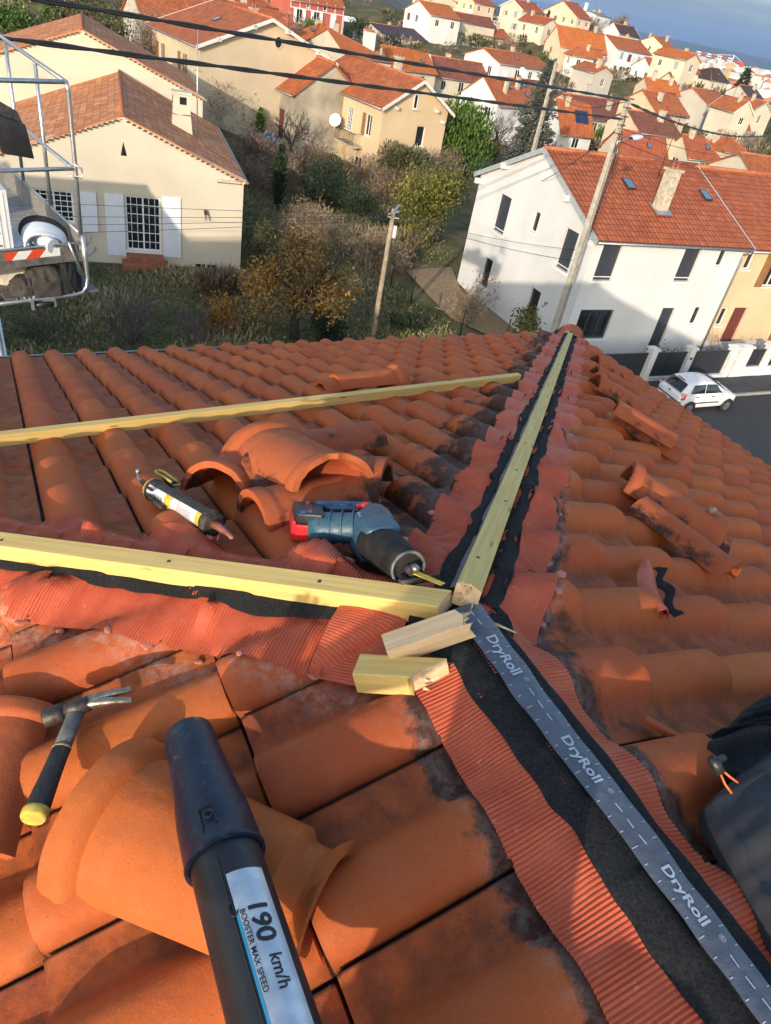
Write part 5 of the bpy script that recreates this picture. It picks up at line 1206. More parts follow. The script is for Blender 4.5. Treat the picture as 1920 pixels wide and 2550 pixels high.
# tapered chimney stack standing at the right eave, with a pole
mb = MB(); cx, cy = LC - 2.6, 5.2
mb.prism([V(cx - .65, cy - .45, 4.4), V(cx + .65, cy - .45, 4.3), V(cx + .65, cy + .45, 4.3), V(cx - .65, cy + .45, 4.3)], V(0, 0, .8)); mb.box((cx, cy, 5.85), (1.15, .85, 1.6), taper=.72); mb.box((cx, cy, 6.95), (.86, .66, .65)); mb.box((cx, cy, 7.34), (.98, .78, .10)); ch = mb.build('chimney', M_CHIM if False else WM['cream'], rf)
mb = MB(); mb.box((cx + .06, cy - .335, 7.0), (.34, .02, .34)); mb.box((cx - .44, cy, 7.0), (.02, .24, .34)); mb.build('smoke_opening', M_PANE, T)
mb = MB(); mb.tube([V(cx + .75, cy - .5, 4.6), V(cx + .75, cy - .5, 10.2)], .03, 6)
for z_ in (5.3, 6.4): mb.tube([V(cx - .5, cy - .47, z_), V(cx + .75, cy - .5, z_)], .02, 5)
mb.tube([V(cx + .3, cy - .5, 8.5), V(cx + .95, cy - .5, 8.45)], .018, 5); mb.build('mast', M_ALU, T)
# rear block of the same property
hB = -8.0; LB = 13.4; uB = V(math.cos(R(hB)), math.sin(R(hB)), 0); cb_ = V(12.35, 49.0, 0); oB = cb_ - uB * LB
BV = ('v', oB.x, oB.y, 6.0, hB, LB, 9.0, 4.6, 2.6)
T, tr, D = make_house('cream_gabled_house', 'larger cream house with a blank gable rising behind the cream bungalow', None, 'cream', 'roman', [], vals=BV, over=.15, gov=.15, found=2.5, th=.10)
genoise(T, LB, D['s'], D['zz'], D['ri'])
# beige house with round attic window
ax, x, y, ze, hd, L, W, hw, ri = F_['beige']
T, tr, D = make_house('beige_house', 'beige gabled house with brown shutters and a round attic opening', 'beige', 'beige', 'orange', [('W', 1.6, 2.6, .95, 1.5, 'cross', 'brown'), ('W', 6.6, 2.6, .95, 1.5, 'cross', 'brown'), ('S', 9.9, 2.2, .7, .8, 'one'), ('W', 4.2, .4, .9, 1.2, 'cross')], fascia=M_FASCW, gov=.5, over=.45, chims=((8.2, 3.2, .6, .9),), skyl=((4.5, 8.0, .5, .7),), group=GH)
mb = MB(); mt = Matrix.Translation((L / 2 + .8, -.012, hw + .75)) @ Matrix.Rotation(R(90), 4, 'X'); mb.lathe([(0, .0), (.28, .0), (.30, .03), (.36, .03), (.37, -.01)], 20, mt, sy=1.3); mb.build('round_window', [WM['beige']], T)
mb = MB(); mb.lathe([(0, .004), (.27, .004)], 20, mt, sy=1.3); mb.build('round_pane', M_PANE, T)
for k in range(1, 4):
    for sg in (0, 1):
        uu = L / 2 * k / 4; mb = MB(); mb.box((uu if sg == 0 else L - uu, -.28, hw + ri * k / 4 - .10), (.22, .5, .26)); mb.build('purlin_end', M_FASCW, T)
# yellow house with white framed windows, gable to the right
ax, x, y, ze, hd, L, W, hw, ri = F_['yellow']
T, tr, D = make_house('yellow_house', 'warm yellow house with white windows and a pale edged gable above the bushes', 'yellow', 'yellow', 'orange', [('W', W - 2.15, 2.3, .85, 1.5, 'plain', None), ('W', W - 5.0, 2.05, .95, 1.75, 'glassblock'), ('W', W - 7.9, 1.55, 1.15, 2.3, 'plain', None), ('W', W - 3.2, -.55, 1.15, 1.1, 'plain'), ('S', 3.55, 2.1, .85, 1.45, 'one'), ('S', 2.75, 4.75, .4, 1.0, 'one'), ('W', W - 8.6, -1.1, .9, 2.0, 'shut', 'brown')], fascia=M_FASCW, gov=.45, over=.4, chims=((4.6, 2.3, .55, 1.35),), group=GH)
for (u_, z_, h_) in ((W - 2.15 + .86, 2.3, 1.5), (W - 7.9 + 1.17, 1.55, 2.3)):
    mb = MB(); mb.box((-.05, W - u_ + .88 + .28 if False else W - (u_ - .0) + (.86 if h_ < 2 else 1.17) + .22, z_ + h_ / 2), (.05, .38, h_)); mb.build('shutter', M_SHUT['brown'], T)
mb = MB(); yb = W - 7.35
mb.box((-.5, yb, 1.32), (1.0, 2.9, .14)); mb.build('balcony', M_CHIM, T)
mb = MB()
mb.tube([V(-.98, yb - 1.4, 2.3), V(-.98, yb + 1.4, 2.3)], .025, 5); mb.tube([V(-.02, yb - 1.4, 2.3), V(-.98, yb - 1.4, 2.3)], .025, 5); mb.tube([V(-.98, yb + 1.4, 2.3), V(-.02, yb + 1.4, 2.3)], .025, 5)
for k in range(24): mb.tube([V(-.98, yb - 1.4 + .1217 * k, 1.38), V(-.98 - .07 * math.sin(1.5), yb - 1.4 + .1217 * k, 1.75), V(-.98, yb - 1.4 + .1217 * k, 2.3)], .014, 4)
mb.build('balcony_railing', M_DARKST, T)
dish(T, (-1.05, yb + 1.5, 2.65), .5, 230)
for p in ((1.1, .25, 5.7), (5.1, .25, 5.75), (5.9, .25, 5.0)): mb = MB(); mb.box((p[0], -.2, p[2] - 1), (.18, .4, .2)); mb.build('purlin_end', M_FASCW, T)
ax, x, y, ze, hd, L, W, hw, ri = F_['annex']
T, tr, D = make_house('stone_annex', 'stone walled house with oxblood shutters and a tall white chimney beside the yellow house', 'annex', 'stone', 'orange', [('W', W - 2.6, 1.2, .95, 2.2, 'shut', 'oxblood'), ('W', W - 4.6, 2.7, .6, 1.3, 'one'), ('W', W - 7.9, 1.6, .95, 2.1, 'shut', 'oxblood'), ('W', W - 8.4, .1, .8, .8, 'one')], over=.4, gov=.25)
mb = MB(); zc = D['zz'] + ri * .35; mb.box((1.3, 5.8, zc + .75), (.62, .62, 2.3)); mb.box((1.3, 5.8, zc + 1.94), (.5, .5, .1)); c = mb.build('chimney', M_WHITE, T); mb = MB(); mb.tube([V(1.3, 5.8, zc + 1.9), V(1.3, 5.8, zc + 2.25)], .14, 10); mb.lathe([(.16, zc + 2.25), (.22, zc + 2.33), (.0, zc + 2.5)], 12, Matrix.Translation((1.3, 5.8, 0))); mb.build('chimney_pot', M_ALU, T)

# ------------------------------------------------------------------ town houses
def mk(key, label, wall, roof, sides='SW', hip=(0, 0), shut=None, seed=1, kinds=None, name='town_house', **k):
    v = F_[key]; L, W, hw = v[5], v[6], v[7]
    op = auto(sides, L, W, hw, seed, shut, kinds or ('plain', 'plain', 'cross', 'shut'))
    rq = random.Random(seed * 7 + 1); LL, WW = (L, W) if v[0] == 'u' else (W, L)
    if not k.get('chims'): k['chims'] = tuple((LL * rq.uniform(.15, .85), WW * rq.uniform(.3, .7), rq.uniform(.45, .75), rq.uniform(.7, 1.2)) for _ in range(rq.choice((1, 1, 2))))
    if not k.get('skyl') and rq.random() < .35: k['skyl'] = ((LL * rq.uniform(.2, .8), WW * .25, .55, .75),)
    aer = rq.random() < .5
    T, tr, D = make_house(name, label, key, wall, roof, op, hip=hip, **k)
    if aer:
        mb = MB(); p = tr(LL * rq.uniform(.3, .7), WW / 2, D['zr']); mb.tube([p, p + V(0, 0, 1.7)], .03, 4); mb.tube([p + V(-.55, 0, 1.6), p + V(.55, 0, 1.6)], .02, 4)
        for q in range(5): mb.tube([p + V(-.5 + .22 * q, -.3, 1.6), p + V(-.5 + .22 * q, .3, 1.6)], .014, 3)
        mb.build('aerial', M_DARKST, T)
    return T, tr, D
T, tr, D = mk('row1', 'orange hipped roof house with a brick chimney left of the double chimney terrace', 'cream', 'bright', hip=(1, 0), chims=((4.6, 5.2, .9, .9),), skyl=((2.6, 3.2, .6, .6),), seed=3)
T, tr, D = mk('row2', 'orange roofed terrace house with a wide square white chimney block', 'cream', 'bright', hip=(0, 1), seed=4)
zc = D['zz'] + D['ri'] * .45; mb = MB(); mb.box((4.6, 3.2, zc + .5), (1.5, .7, 2.2)); mb.box((4.6, 3.2, zc + 1.64), (1.6, .8, .08)); mb.build('chimney', WM['white'], T)
for k in range(5): mb = MB(); mb.lathe([(.11, 0), (.08, .28), (.05, .28)], 8, Matrix.Translation((4.05 + .27 * k, 3.2, zc + 1.68))); mb.build('chimney_pot', M_POT, T)
mk('row3', 'orange roof house with two small vents between the white chimney block and the brown roof', 'cream', 'bright', seed=5, chims=((5.5, 5, .4, .3), (1.6, 5, .4, .3)))
T, tr, D = mk('row4', 'long brown roof house with a pale verge strip', 'cream', 'brown', seed=6); mb = MB(); mb.prism([V(-.25, -.35, D['zz'] - .05), V(.05, -.35, D['zz'] - .05), V(.05, 2.7, D['zr'] + .05), V(-.25, 2.7, D['zr'] + .05)], V(0, 0, .08)); mb.build('verge_strip', M_FASCW, T)
T, tr, D = mk('row5', 'low orange roofed house with a satellite dish beside the tall grey fir', 'white', 'orange', seed=7); dish(T, (.4, 1.2, D['zr'] + .4), .5)
F_['arched'] = ('u', 16.5, 88.0, 6.6, 4.0, 10.0, 8.0, 4.4, 2.4)
T, tr, D = mk('arched', 'pale house with a white arched window behind the brown trees', 'grey', 'orange', sides='W', seed=51)
add_window(T, lambda u_, z_, d: V(u_, d - .2, z_), (4.0, 1.4, 1.3, 1.6, 'plain')); mb = MB(); mb.lathe([(.0, 0), (.78, 0), (.78, .03), (.62, .035)], 20, Matrix.Translation((4.65, -.06, 3.0)) @ Matrix.Rotation(R(90), 4, 'X'), arc=(0, math.pi)); mb.build('window_arch', M_FRAME, T)
F_['cornerred'] = ('u', 27.5, 99.0, 6.4, 6.0, 9.0, 8.0, 4.6, 2.2)
mk('cornerred', 'cream house with an orange roof at the top edge above the beige roof', 'cream', 'orange', seed=52)
# red half timbered house
T, tr, D = mk('redhouse', 'red painted house with pale half timbering and white framed windows', 'redwall', 'orange', sides='', seed=8)
L, W, hw = D['L'], D['W'], D['hw']
for k, u in enumerate((1.4, 5.2, 9.0)):
    add_window(T, lambda u_, z_, d: V(u_, d - .20, z_), (u, .9, 1.3, 2.3, 'plain' if k < 2 else 'shut', 'white'))
mb = MB()
for u in np.linspace(.1, L - .1, 7): mb.box((u, -.03, hw - .55), (.16, .06, 1.5))
mb.box((L / 2, -.035, hw - 1.3), (L, .07, .18)); mb.box((L - .1, -.03, 1.6), (.2, .06, 3.2)); mb.build('timber_frame', M_FASCW, T)
for u in (3.5, 7.2): add_window(T, lambda u_, z_, d: V(u_, d - .20, z_), (u, hw - 1.0, .8, .7, 'one'))
mb = MB(); mb.box((L + 1.6, 1.5, 2.5), (3.1, 3.0, .15)); mb.box((L + 1.6, .05, 2.95), (3.1, .08, .8)); 
for u in (.2, 3.0): mb.box((L + u, .2, .6), (.2, .2, 3.8))
mb.build('veranda', WM['bluewhite'], T)
mk('leftcream', 'cream house with a brown hipped roof behind the beige gable', 'paleyellow', 'red', hip=(0, 1), seed=9)
mk('purple', 'low pale building with a long slate purple roof', 'cream', 'purple', seed=10, kinds=('wide', 'plain'))
mk('orangecot', 'white cottage with a bright orange roof above the modern cream house', 'white', 'bright', seed=11)
mk('topleft', 'cream house with a brown roof at the top edge above the orange cottage', 'cream', 'red', seed=12)
mk('topright', 'house with an arched porch and a red roof at the top edge', 'peach', 'red', seed=13, kinds=('plain',))
T, tr, D = mk('modern', 'tall cream modern house with a slit window and a dark red roof', 'cream', 'brown', sides='', seed=14, over=.2)
add_window(T, lambda u_, z_, d: V(d - .2, 3.4 - u_, z_), (0, .8, .9, 3.2, 'dark')); dish(T, (4.0, 2.5, D['zr'] + .5), .5)
mk('modernF', 'cream house with a timber panel under an orange roof in front of the modern house', 'cream', 'orange', seed=15, over=.5, shut='grey')
mk('lowwhite', 'low white gabled house with a long orange roof and garden awnings', 'white', 'orange', seed=16)
T, tr, D = mk('beigebalc', 'pale beige house with a white edged gable and a first floor balcony', 'cream', 'red', seed=17, shut='grey', fascia=M_FASCW)
mb = MB(); mb.box((1.9, -.6, 2.0), (2.9, 1.2, .15)); mb.build('balcony', WM['white'], T)
mb = MB(); mb.tube([V(.45, -1.18, 3.0), V(3.35, -1.18, 3.0)], .03, 5)
for k in range(14): mb.tube([V(.45 + .223 * k, -1.18, 2.08), V(.45 + .223 * k, -1.18, 3.0)], .018, 4)
mb.build('balcony_railing', M_DARKST, T)
mk('smallgable', 'small cream gabled outbuilding with a red roof below the beige balcony house', 'cream', 'red', seed=18)
mk('peach', 'tall peach house with a brown stepped roof near the hill top', 'peach', 'red', seed=19, kinds=('plain',))
T, tr, D = mk('bluewhite', 'blue white house with a flat grey roof and a white chimney on the hill top', 'bluewhite', 'grey', seed=20, kinds=('plain',)); mb = MB(); mb.box((.4, 5.6, D['zr'] + .9), (.9, .7, 2.2)); mb.build('chimney', WM['white'], T)
mk('darkgable', 'white house with a dark brown roof on the skyline right of the bare trees', 'white', 'dark', seed=21, fascia=M_FASCW)
mk('bigL', 'large peach house with a blank wall under a bright orange roof', 'peach', 'bright', sides='W', seed=22)
T, tr, D = mk('bigR', 'tall house with a pale blue front and a terrace', 'white', 'orange', sides='', seed=23, over=.3)
mb = MB(); mb.box((6.2, -.02, 2.9), (12.3, .035, 6.3)); fr = mb.build('painted_front', WM['bluewhite'], T)
for (u, z, w, h, kd, sh) in ((1.5, 4.4, .9, 1.3, 'shut', 'grey'), (4.3, 4.1, 1.1, 1.4, 'shut', 'oxblood'), (7.9, 4.1, .8, 1.3, 'shut', 'grey'), (.5, 1.7, .8, 1.2, 'shut', 'oxblood'), (2.6, 1.7, .8, 1.2, 'shut', 'oxblood'), (5.0, 1.2, 2.2, 2.0, 'plain', None), (7.6, 1.2, .9, 2.0, 'shut', 'oxblood'), (4.4, -1.6, 3.6, 2.0, 'wide', None)):
    add_window(T, lambda u_, z_, d: V(u_, d - .24, z_), (u, z, w, h, kd, sh))
mb = MB(); mb.box((6.5, -.9, .6), (5.2, 1.7, .14)); mb.build('terrace', WM['white'], T)
mb = MB(); mb.tube([V(3.95, -1.7, 1.6), V(9.05, -1.7, 1.6)], .03, 5)
for k in range(22): mb.tube([V(3.95 + .242 * k, -1.7, .68), V(3.95 + .242 * k, -1.7, 1.6)], .018, 4)
mb.build('terrace_railing', M_DARKST, T)
mk('whitemid', 'white house with a grey side wall before the blue fronted house', 'white', 'orange', seed=24, hip=(1, 0))
mk('creamsmall', 'small cream hipped house with an orange roof above the green conifer hedge', 'grey', 'orange', seed=25, kinds=('plain',))
T, tr, D = mk('skylight', 'white house with four roof windows in a large orange roof behind the bare tree', 'white', 'orange', sides='W', seed=26, skyl=((6.8, 2.4, 1.0, .9), (8.0, 2.6, 1.0, .9), (4.6, 2.2, .9, .8), (7.6, 1.2, .9, .7)), chims=((2.6, 1.3, .5, 1.3), (6.0, 2.0, .6, 1.2)), over=.5)
dish(T, (6.3, 2.0, D['zr'] + 1.0), .55); 
for (u, z, w, h, kd) in ((.9, 1.3, .8, 1.4, 'shut'), (3.6, .9, .6, 1.3, 'shut'), (6.8, 1.3, .8, 1.3, 'plain')): add_window(T, lambda u_, z_, d: V(u_, d - .2, z_), (u, z, w, h, kd, 'grey'))
T, tr, D = mk('solar', 'white house with blue solar panels on a steep ribbed orange roof', 'white', 'orange', seed=27)
c0 = tr(3.6, 1.3, D['zz'] + 1.3 * D['s'] + .06); sl_ = math.atan(D['s']); mb = MB(); rm = Matrix.Rotation(sl_, 3, 'X')
for k in (0, 1): mb.box(c0 + V(-.55 + 1.1 * k, 0, 0), (1.02, 1.7, .06), rot=rm)
mb.build('solar_panel', mat('solar_blue', (.012, .03, .085), .15, .2, 6, spec=.8), T)
mk('brownback', 'brown roofed house with a small white gable dormer behind the solar panel house', 'cream', 'brown', seed=28, chims=((8, 2, .7, 1.0),))
mk('redbehind', 'orange red tiled house just behind the white house roof', 'cream', 'red', seed=29, skyl=((4.2, 1.0, .5, .7),))
mk('darkred', 'peach house with a dark red roof and an orange brick chimney', 'peach', 'brown', seed=30, chims=((4.3, 2.0, .8, 1.0),))
mk('creamgable', 'beige gabled house with a stubby chimney left of the tall blank wall', 'beige', 'orange', seed=31, chims=((1.8, 1.6, .6, .9),))
mk('orangeflat', 'low cream house with a plain bright orange roof before the roof window house', 'cream', 'bright', seed=32)
mk('party', 'cream house with a tall blank grey party wall and an orange roof', 'grey', 'orange', sides='S', seed=33, chims=())
mk('gable2', 'narrow cream gabled house with a bracketed roof beside the party wall house', 'cream', 'orange', sides='S', seed=34, fascia=M_FASCW)
mk('gable3', 'cream gabled house at the right edge with tall narrow windows', 'cream', 'orange', sides='SW', seed=35, fascia=M_FASCIA)
mk('porch', 'small grey and white lean to house with an orange roof before the gabled pair', 'grey', 'orange', seed=36, kinds=('plain',))
mk('nearroofA', 'house whose orange roof carries a broken white ridge line behind the white house', 'cream', 'red', seed=37, hip=(0, 1))
mk('nearroofB', 'house with a small hipped orange roof and a white edge near the right border', 'cream', 'orange', seed=38, hip=(1, 1))
mk('nearroofC', 'house with an orange roof and grey valley beside the right border', 'cream', 'orange', seed=39, chims=((6, 2, .7, .9),))
mk('yellowflat', 'pale yellow house with a blank wall and a long orange roof', 'paleyellow', 'red', sides='S', seed=40, kinds=('one',))
mk('whiteskyl', 'white house with three roof windows right of the blue fronted house', 'white', 'orange', seed=41, skyl=((1.6, 1.8, .5, .8), (3.2, 1.9, .5, .8), (4.8, 2.2, .4, .6)), kinds=('plain',))
mk('lowroof', 'low house with a brownish red roof below the pale yellow house', 'cream', 'brown', seed=42)
mk('paleyel', 'pale yellow house with brick chimneys on the skyline', 'paleyellow', 'orange', seed=43, chims=((1, 7, .5, 1.3), (4.4, 3, .5, 1.4), (5.4, 3.5, .5, 1.4)), kinds=('plain', 'wide'))
mk('smallorange', 'small cream house with an orange roof right of the skyline house', 'cream', 'bright', seed=44, vals=None)
mk('darkbrown', 'cream house with a dark brown hipped roof beside the slender fir', 'cream', 'dark', seed=45, hip=(1, 0), kinds=('wide', 'plain'))
mk('greyroof', 'house with a grey slate roof behind the gabled pair at the right edge', 'grey', 'purple', seed=46)
# ------------------------------------------------------------------ plants
def leaf_mat(name, stops, rough=.6, spec=.25):
    nb = NB(name); r_ = nb.at('rnd'); return nb.out(nb.ramp(r_, stops), rough, None, 0, spec)
LM = {'autumn': leaf_mat('autumn_leaves', [(0, (.09, .07, .025)), (.35, (.19, .12, .03)), (.7, (.34, .17, .035)), (1, (.46, .24, .06))]),
      'yellowgreen': leaf_mat('yellow_green_leaves', [(0, (.05, .06, .012)), (.5, (.12, .12, .022)), (1, (.24, .21, .045))]),
      'green': leaf_mat('bright_conifer_green', [(0, (.018, .045, .010)), (.5, (.05, .105, .018)), (1, (.13, .19, .03))]),
      'dark': leaf_mat('dark_evergreen', [(0, (.008, .016, .008)), (.6, (.02, .036, .014)), (1, (.045, .06, .025))]),
      'olive': leaf_mat('olive_shrub', [(0, (.03, .035, .014)), (.6, (.075, .075, .03)), (1, (.14, .13, .055))]),
      'greyfir': leaf_mat('grey_green_needles', [(0, (.03, .038, .033)), (.6, (.075, .085, .072)), (1, (.15, .155, .13))]),
      'brown': leaf_mat('brown_dry_twigs', [(0, (.09, .06, .04)), (.6, (.20, .14, .095)), (1, (.34, .26, .18))]),
      'straw': leaf_mat('dry_straw', [(0, (.14, .10, .06)), (.6, (.30, .22, .135)), (1, (.46, .37, .25))]),
      'grass': leaf_mat('grass_blades', [(0, (.055, .07, .022)), (.34, (.13, .145, .05)), (.58, (.24, .205, .10)), (1, (.42, .33, .19))]),
      'bark': mat('grey_bark', (.10, .075, .058), .9, .4, 14, .4, 40), 'darkbark': mat('dark_bark', (.035, .026, .022), .9, .4, 14, .4, 40), 'palebark': mat('pale_lichen_bark', (.22, .20, .17), .9, .4, 14, .4, 40),
      'straw_stem': mat('straw_stems', (.30, .22, .14), .9, .3, 6), 'purple': mat('purple_grey_twigs', (.12, .095, .095), .9, .3, 6)}
def cards(name, P, D, ln, wd, m, parent, rnd, up_=None, seed=0, fold=0.0):
    """many small leaves: P centres (n,3), D directions (n,3)"""
    g_ = np.random.default_rng(seed); n = len(P); D = D / (np.linalg.norm(D, axis=1, keepdims=True) + 1e-9)
    A = g_.normal(size=(n, 3)); S_ = np.cross(D, A); S_ /= np.linalg.norm(S_, axis=1, keepdims=True) + 1e-9
    ln = np.asarray(ln).reshape(-1, 1) * np.ones((n, 1)); wd = np.asarray(wd).reshape(-1, 1) * np.ones((n, 1))
    v = np.empty((n, 4, 3)); v[:, 0] = P; v[:, 1] = P + D * ln * .5 + S_ * wd * .5; v[:, 2] = P + D * ln; v[:, 3] = P + D * ln * .5 - S_ * wd * .5
    me = bpy.data.meshes.new(name); me.vertices.add(n * 4); me.vertices.foreach_set('co', v.reshape(-1)); me.loops.add(n * 4); me.polygons.add(n)
    me.loops.foreach_set('vertex_index', np.arange(n * 4, dtype=np.int32)); me.polygons.foreach_set('loop_start', np.arange(n, dtype=np.int32) * 4)
    try: me.polygons.foreach_set('loop_total', np.full(n, 4, dtype=np.int32))
    except Exception: pass
    me.update(calc_edges=True); me.materials.append(m)
    a = me.attributes.new('rnd', 'FLOAT', 'POINT'); a.data.foreach_set('value', np.repeat(np.clip(rnd, 0, 1), 4).astype(np.float32))
    o = bpy.data.objects.new(name, me); COL.objects.link(o); o.parent = parent; return o
def branches(rn, p0, d0, ln, r0, depth, spread, mb, tips, n=5, up_=.25, kids=(2, 4), shrink=.72, mi=0):
    d = Vector(d0).normalized(); pts = [Vector(p0)]; k = 4
    for i in range(k):
        d = (d + V(rn.gauss(0, .16), rn.gauss(0, .16), rn.gauss(0, .10) + up_ * .10)).normalized(); pts.append(pts[-1] + d * (ln / k))
    mb.tube(pts, [r0 * (1 - .55 * i / k) for i in range(k + 1)], n, mi, cap=False)
    tips.append((pts[-1], d)); tips.append((pts[2], d))
    if depth > 0:
        for q in range(rn.randint(*kids)):
            t_ = rn.uniform(.35, 1.0); i = min(k - 1, int(t_ * k)); p = pts[i].lerp(pts[i + 1], t_ * k - i)
            a = V(rn.gauss(0, 1), rn.gauss(0, 1), rn.gauss(0, .6)); a = (a - d * a.dot(d)).normalized()
            branches(rn, p, d + a * spread * rn.uniform(.6, 1.2), ln * shrink * rn.uniform(.7, 1.1), r0 * .52, depth - 1, spread, mb, tips, max(3, n - 1), up_, kids, shrink, mi)
def bare(name, label, cat, x, y, h, spread=.8, stems=7, depth=3, seed=1, m='purple', group=None, rad=.02, lean=.5, z=None, kids=(2, 4)):
    rn = random.Random(seed); z = ground_z(x, y) if z is None else z; T = thing(name, label, cat, (x, y, z), 0, group); mb = MB(); tips = []
    for s in range(stems):
        a = 2 * math.pi * s / stems + rn.uniform(-.4, .4); q = lean * rn.uniform(.2, 1)
        branches(rn, (.12 * math.cos(a), .12 * math.sin(a), -.1), (math.cos(a) * q, math.sin(a) * q, 1), h * .5 * rn.uniform(.8, 1.15), rad, depth, spread, mb, tips, 4, .5, kids)
    mb.build('branch', LM[m], T); T['tips'] = 0; del T['tips']; return T, tips
def leafy(T, tips, n, size, m, seed, spread=.25, name='foliage', up_=.2, pale=.0):
    wf = .16 if m in ('brown', 'straw') else 1.0; n = int(n * (1.9 if wf < 1 else 1)); size = size * (1.25 if wf < 1 else 1)
    g_ = np.random.default_rng(seed); base = np.array([[*t[0]] for t in tips]); dr = np.array([[*t[1]] for t in tips]); i = g_.integers(0, len(base), n)
    P = base[i] + g_.normal(0, spread, (n, 3)); D = dr[i] * .4 + g_.normal(0, 1, (n, 3)) + np.array([0, 0, up_])
    cl = (np.sin(base[i][:, 0] * 3.1) + np.sin(base[i][:, 1] * 2.7 + 1) + np.sin(base[i][:, 2] * 3.3)) * .13
    return cards(name, P, D, size * g_.uniform(.6, 1.3, n), size * wf * g_.uniform(.4, .8, n), LM[m], T, g_.beta(2, 2.2, n) + cl + pale, seed=seed)
def tree(name, label, cat, x, y, h, crown, n, size, m, seed, trunk=.12, spread=.75, depth=4, group=None, bark='bark', th=.32, lsp=.22, z=None):
    rn = random.Random(seed); z = ground_z(x, y) if z is None else z; T = thing(name, label, cat, (x, y, z), 0, group); mb = MB(); tips = []
    pts = [V(0, 0, -.3), V(.04 * h * rn.uniform(-1, 1), .03 * h * rn.uniform(-1, 1), h * th * .5), V(.05 * h * rn.uniform(-1, 1), 0, h * th)]
    mb.tube(pts, [trunk * 1.25, trunk, trunk * .85], 8)
    for s in range(6):
        a = 2 * math.pi * s / 6 + rn.uniform(-.4, .4); branches(rn, pts[-1].lerp(pts[-2], rn.uniform(0, .5)), (math.cos(a) * crown / h * 1.1, math.sin(a) * crown / h * 1.1, 1 if s % 2 else .7), h * .42 * rn.uniform(.8, 1.1), trunk * .55, depth - 2, spread, mb, tips, 5, .3)
    mb.build('trunk', LM[bark], T)
    if n: leafy(T, [t for t in tips], n, size, m, seed, lsp, 'crown')
    return T
def blob_bush(name, label, cat, x, y, rx, ry, h, n, size, m, seed, group=None, z=None, spiky=.0, lumps=7, stem=True, mat2=None):
    """dense shrub: leaf cards in lumpy clusters through the crown volume"""
    g_ = np.random.default_rng(seed); z = ground_z(x, y) if z is None else z; T = thing(name, label, cat, (x, y, z), 0, group)
    if stem:
        mb = MB(); rn = random.Random(seed); tips = []
        for s in range(4): branches(rn, (0, 0, -.2), (rn.uniform(-.6, .6), rn.uniform(-.6, .6), 1), h * .55, .05, 1, .7, mb, tips, 4)
        mb.build('stem', LM['darkbark'], T)
    C = np.stack([g_.uniform(-.62, .62, lumps * 4) * rx, g_.uniform(-.62, .62, lumps * 4) * ry, g_.uniform(.15, .8, lumps * 4) * h], 1)
    ok = (C[:, 0] / rx) ** 2 + (C[:, 1] / ry) ** 2 + ((C[:, 2] - .45 * h) / (.5 * h)) ** 2 < .75; C = C[ok]
    if len(C) == 0: C = np.array([[0, 0, h * .4]])
    i = g_.integers(0, len(C), n); d = g_.normal(0, 1, (n, 3)); d /= np.linalg.norm(d, axis=1, keepdims=True); rr = g_.uniform(.45, 1.0, n) ** .5
    P = C[i] + d * rr[:, None] * np.array([rx, ry, h]) * .36; P[:, 2] = np.clip(P[:, 2], .02, None)
    D = d + np.array([0, 0, .5 + spiky * 2]) + g_.normal(0, .35, (n, 3)); shade = (d[:, 2] * .12) + g_.beta(2, 2, n) + (g_.uniform(-.15, .15, len(C)))[i]
    wf = .35 if m in ('brown', 'straw') and not mat2 else 1.0
    cards('foliage', P, D, size * (1.3 if wf < 1 else 1) * g_.uniform(.6, 1.5, n), size * wf * g_.uniform(.3, .6, n), LM[mat2 or m], T, shade, seed=seed + 1); return T
def conifer(name, label, cat, x, y, h, r, n, size, m, seed, z=None, group=None, droop=-.25, gap=.35, narrow=False):
    g_ = np.random.default_rng(seed); z = ground_z(x, y) if z is None else z; T = thing(name, label, cat, (x, y, z), 0, group)
    mb = MB(); mb.tube([V(0, 0, -.3), V(.02 * h, 0, h * .5), V(0, 0, h)], [.03 * h ** .8, .02 * h ** .8, .01], 7)
    nb_ = int(h * (9 if not narrow else 14)); Ps = []; Ds = []; rn = []
    for k in range(nb_):
        t_ = (k + .5) / nb_; zz = h * (.06 + .94 * t_); a = k * 2.4 + g_.uniform(-.4, .4); L_ = r * ((1 - t_) ** .8 * (.65 + .5 * g_.random()) + .04); 
        if narrow: L_ = r * (math.sin(min(1, (t_ + .08) * 1.6) * math.pi / 2) * (1 - t_ ** 2.2) * (.8 + .3 * g_.random()) + .03)
        d = np.array([math.cos(a), math.sin(a), droop if not narrow else 1.6]); d /= np.linalg.norm(d)
        if L_ > .35 and not narrow: mb.tube([V(0, 0, zz), V(*(d * L_)) + V(0, 0, zz)], [.03, .008], 4, cap=False)
        c = max(4, int(n / nb_ * (.3 + 1.4 * (1 - t_)))); q = g_.uniform(.12, 1, c) ** .7
        P = d * (L_ * q)[:, None] + np.array([0, 0, zz]) + g_.normal(0, .10 * L_ + .04, (c, 3)) * np.array([1, 1, .55]); Ps.append(P); Ds.append(d * .8 + g_.normal(0, .5, (c, 3)) + np.array([0, 0, .1])); rn.append(.25 + .5 * q * g_.uniform(.5, 1.2, c) + g_.uniform(-.12, .12))
    mb.build('trunk', LM['bark'], T); P = np.concatenate(Ps); D = np.concatenate(Ds); k = len(P)
    cards('crown', P, D, size * g_.uniform(.6, 1.4, k), size * g_.uniform(.3, .55, k), LM[m], T, np.concatenate(rn), seed=seed); return T

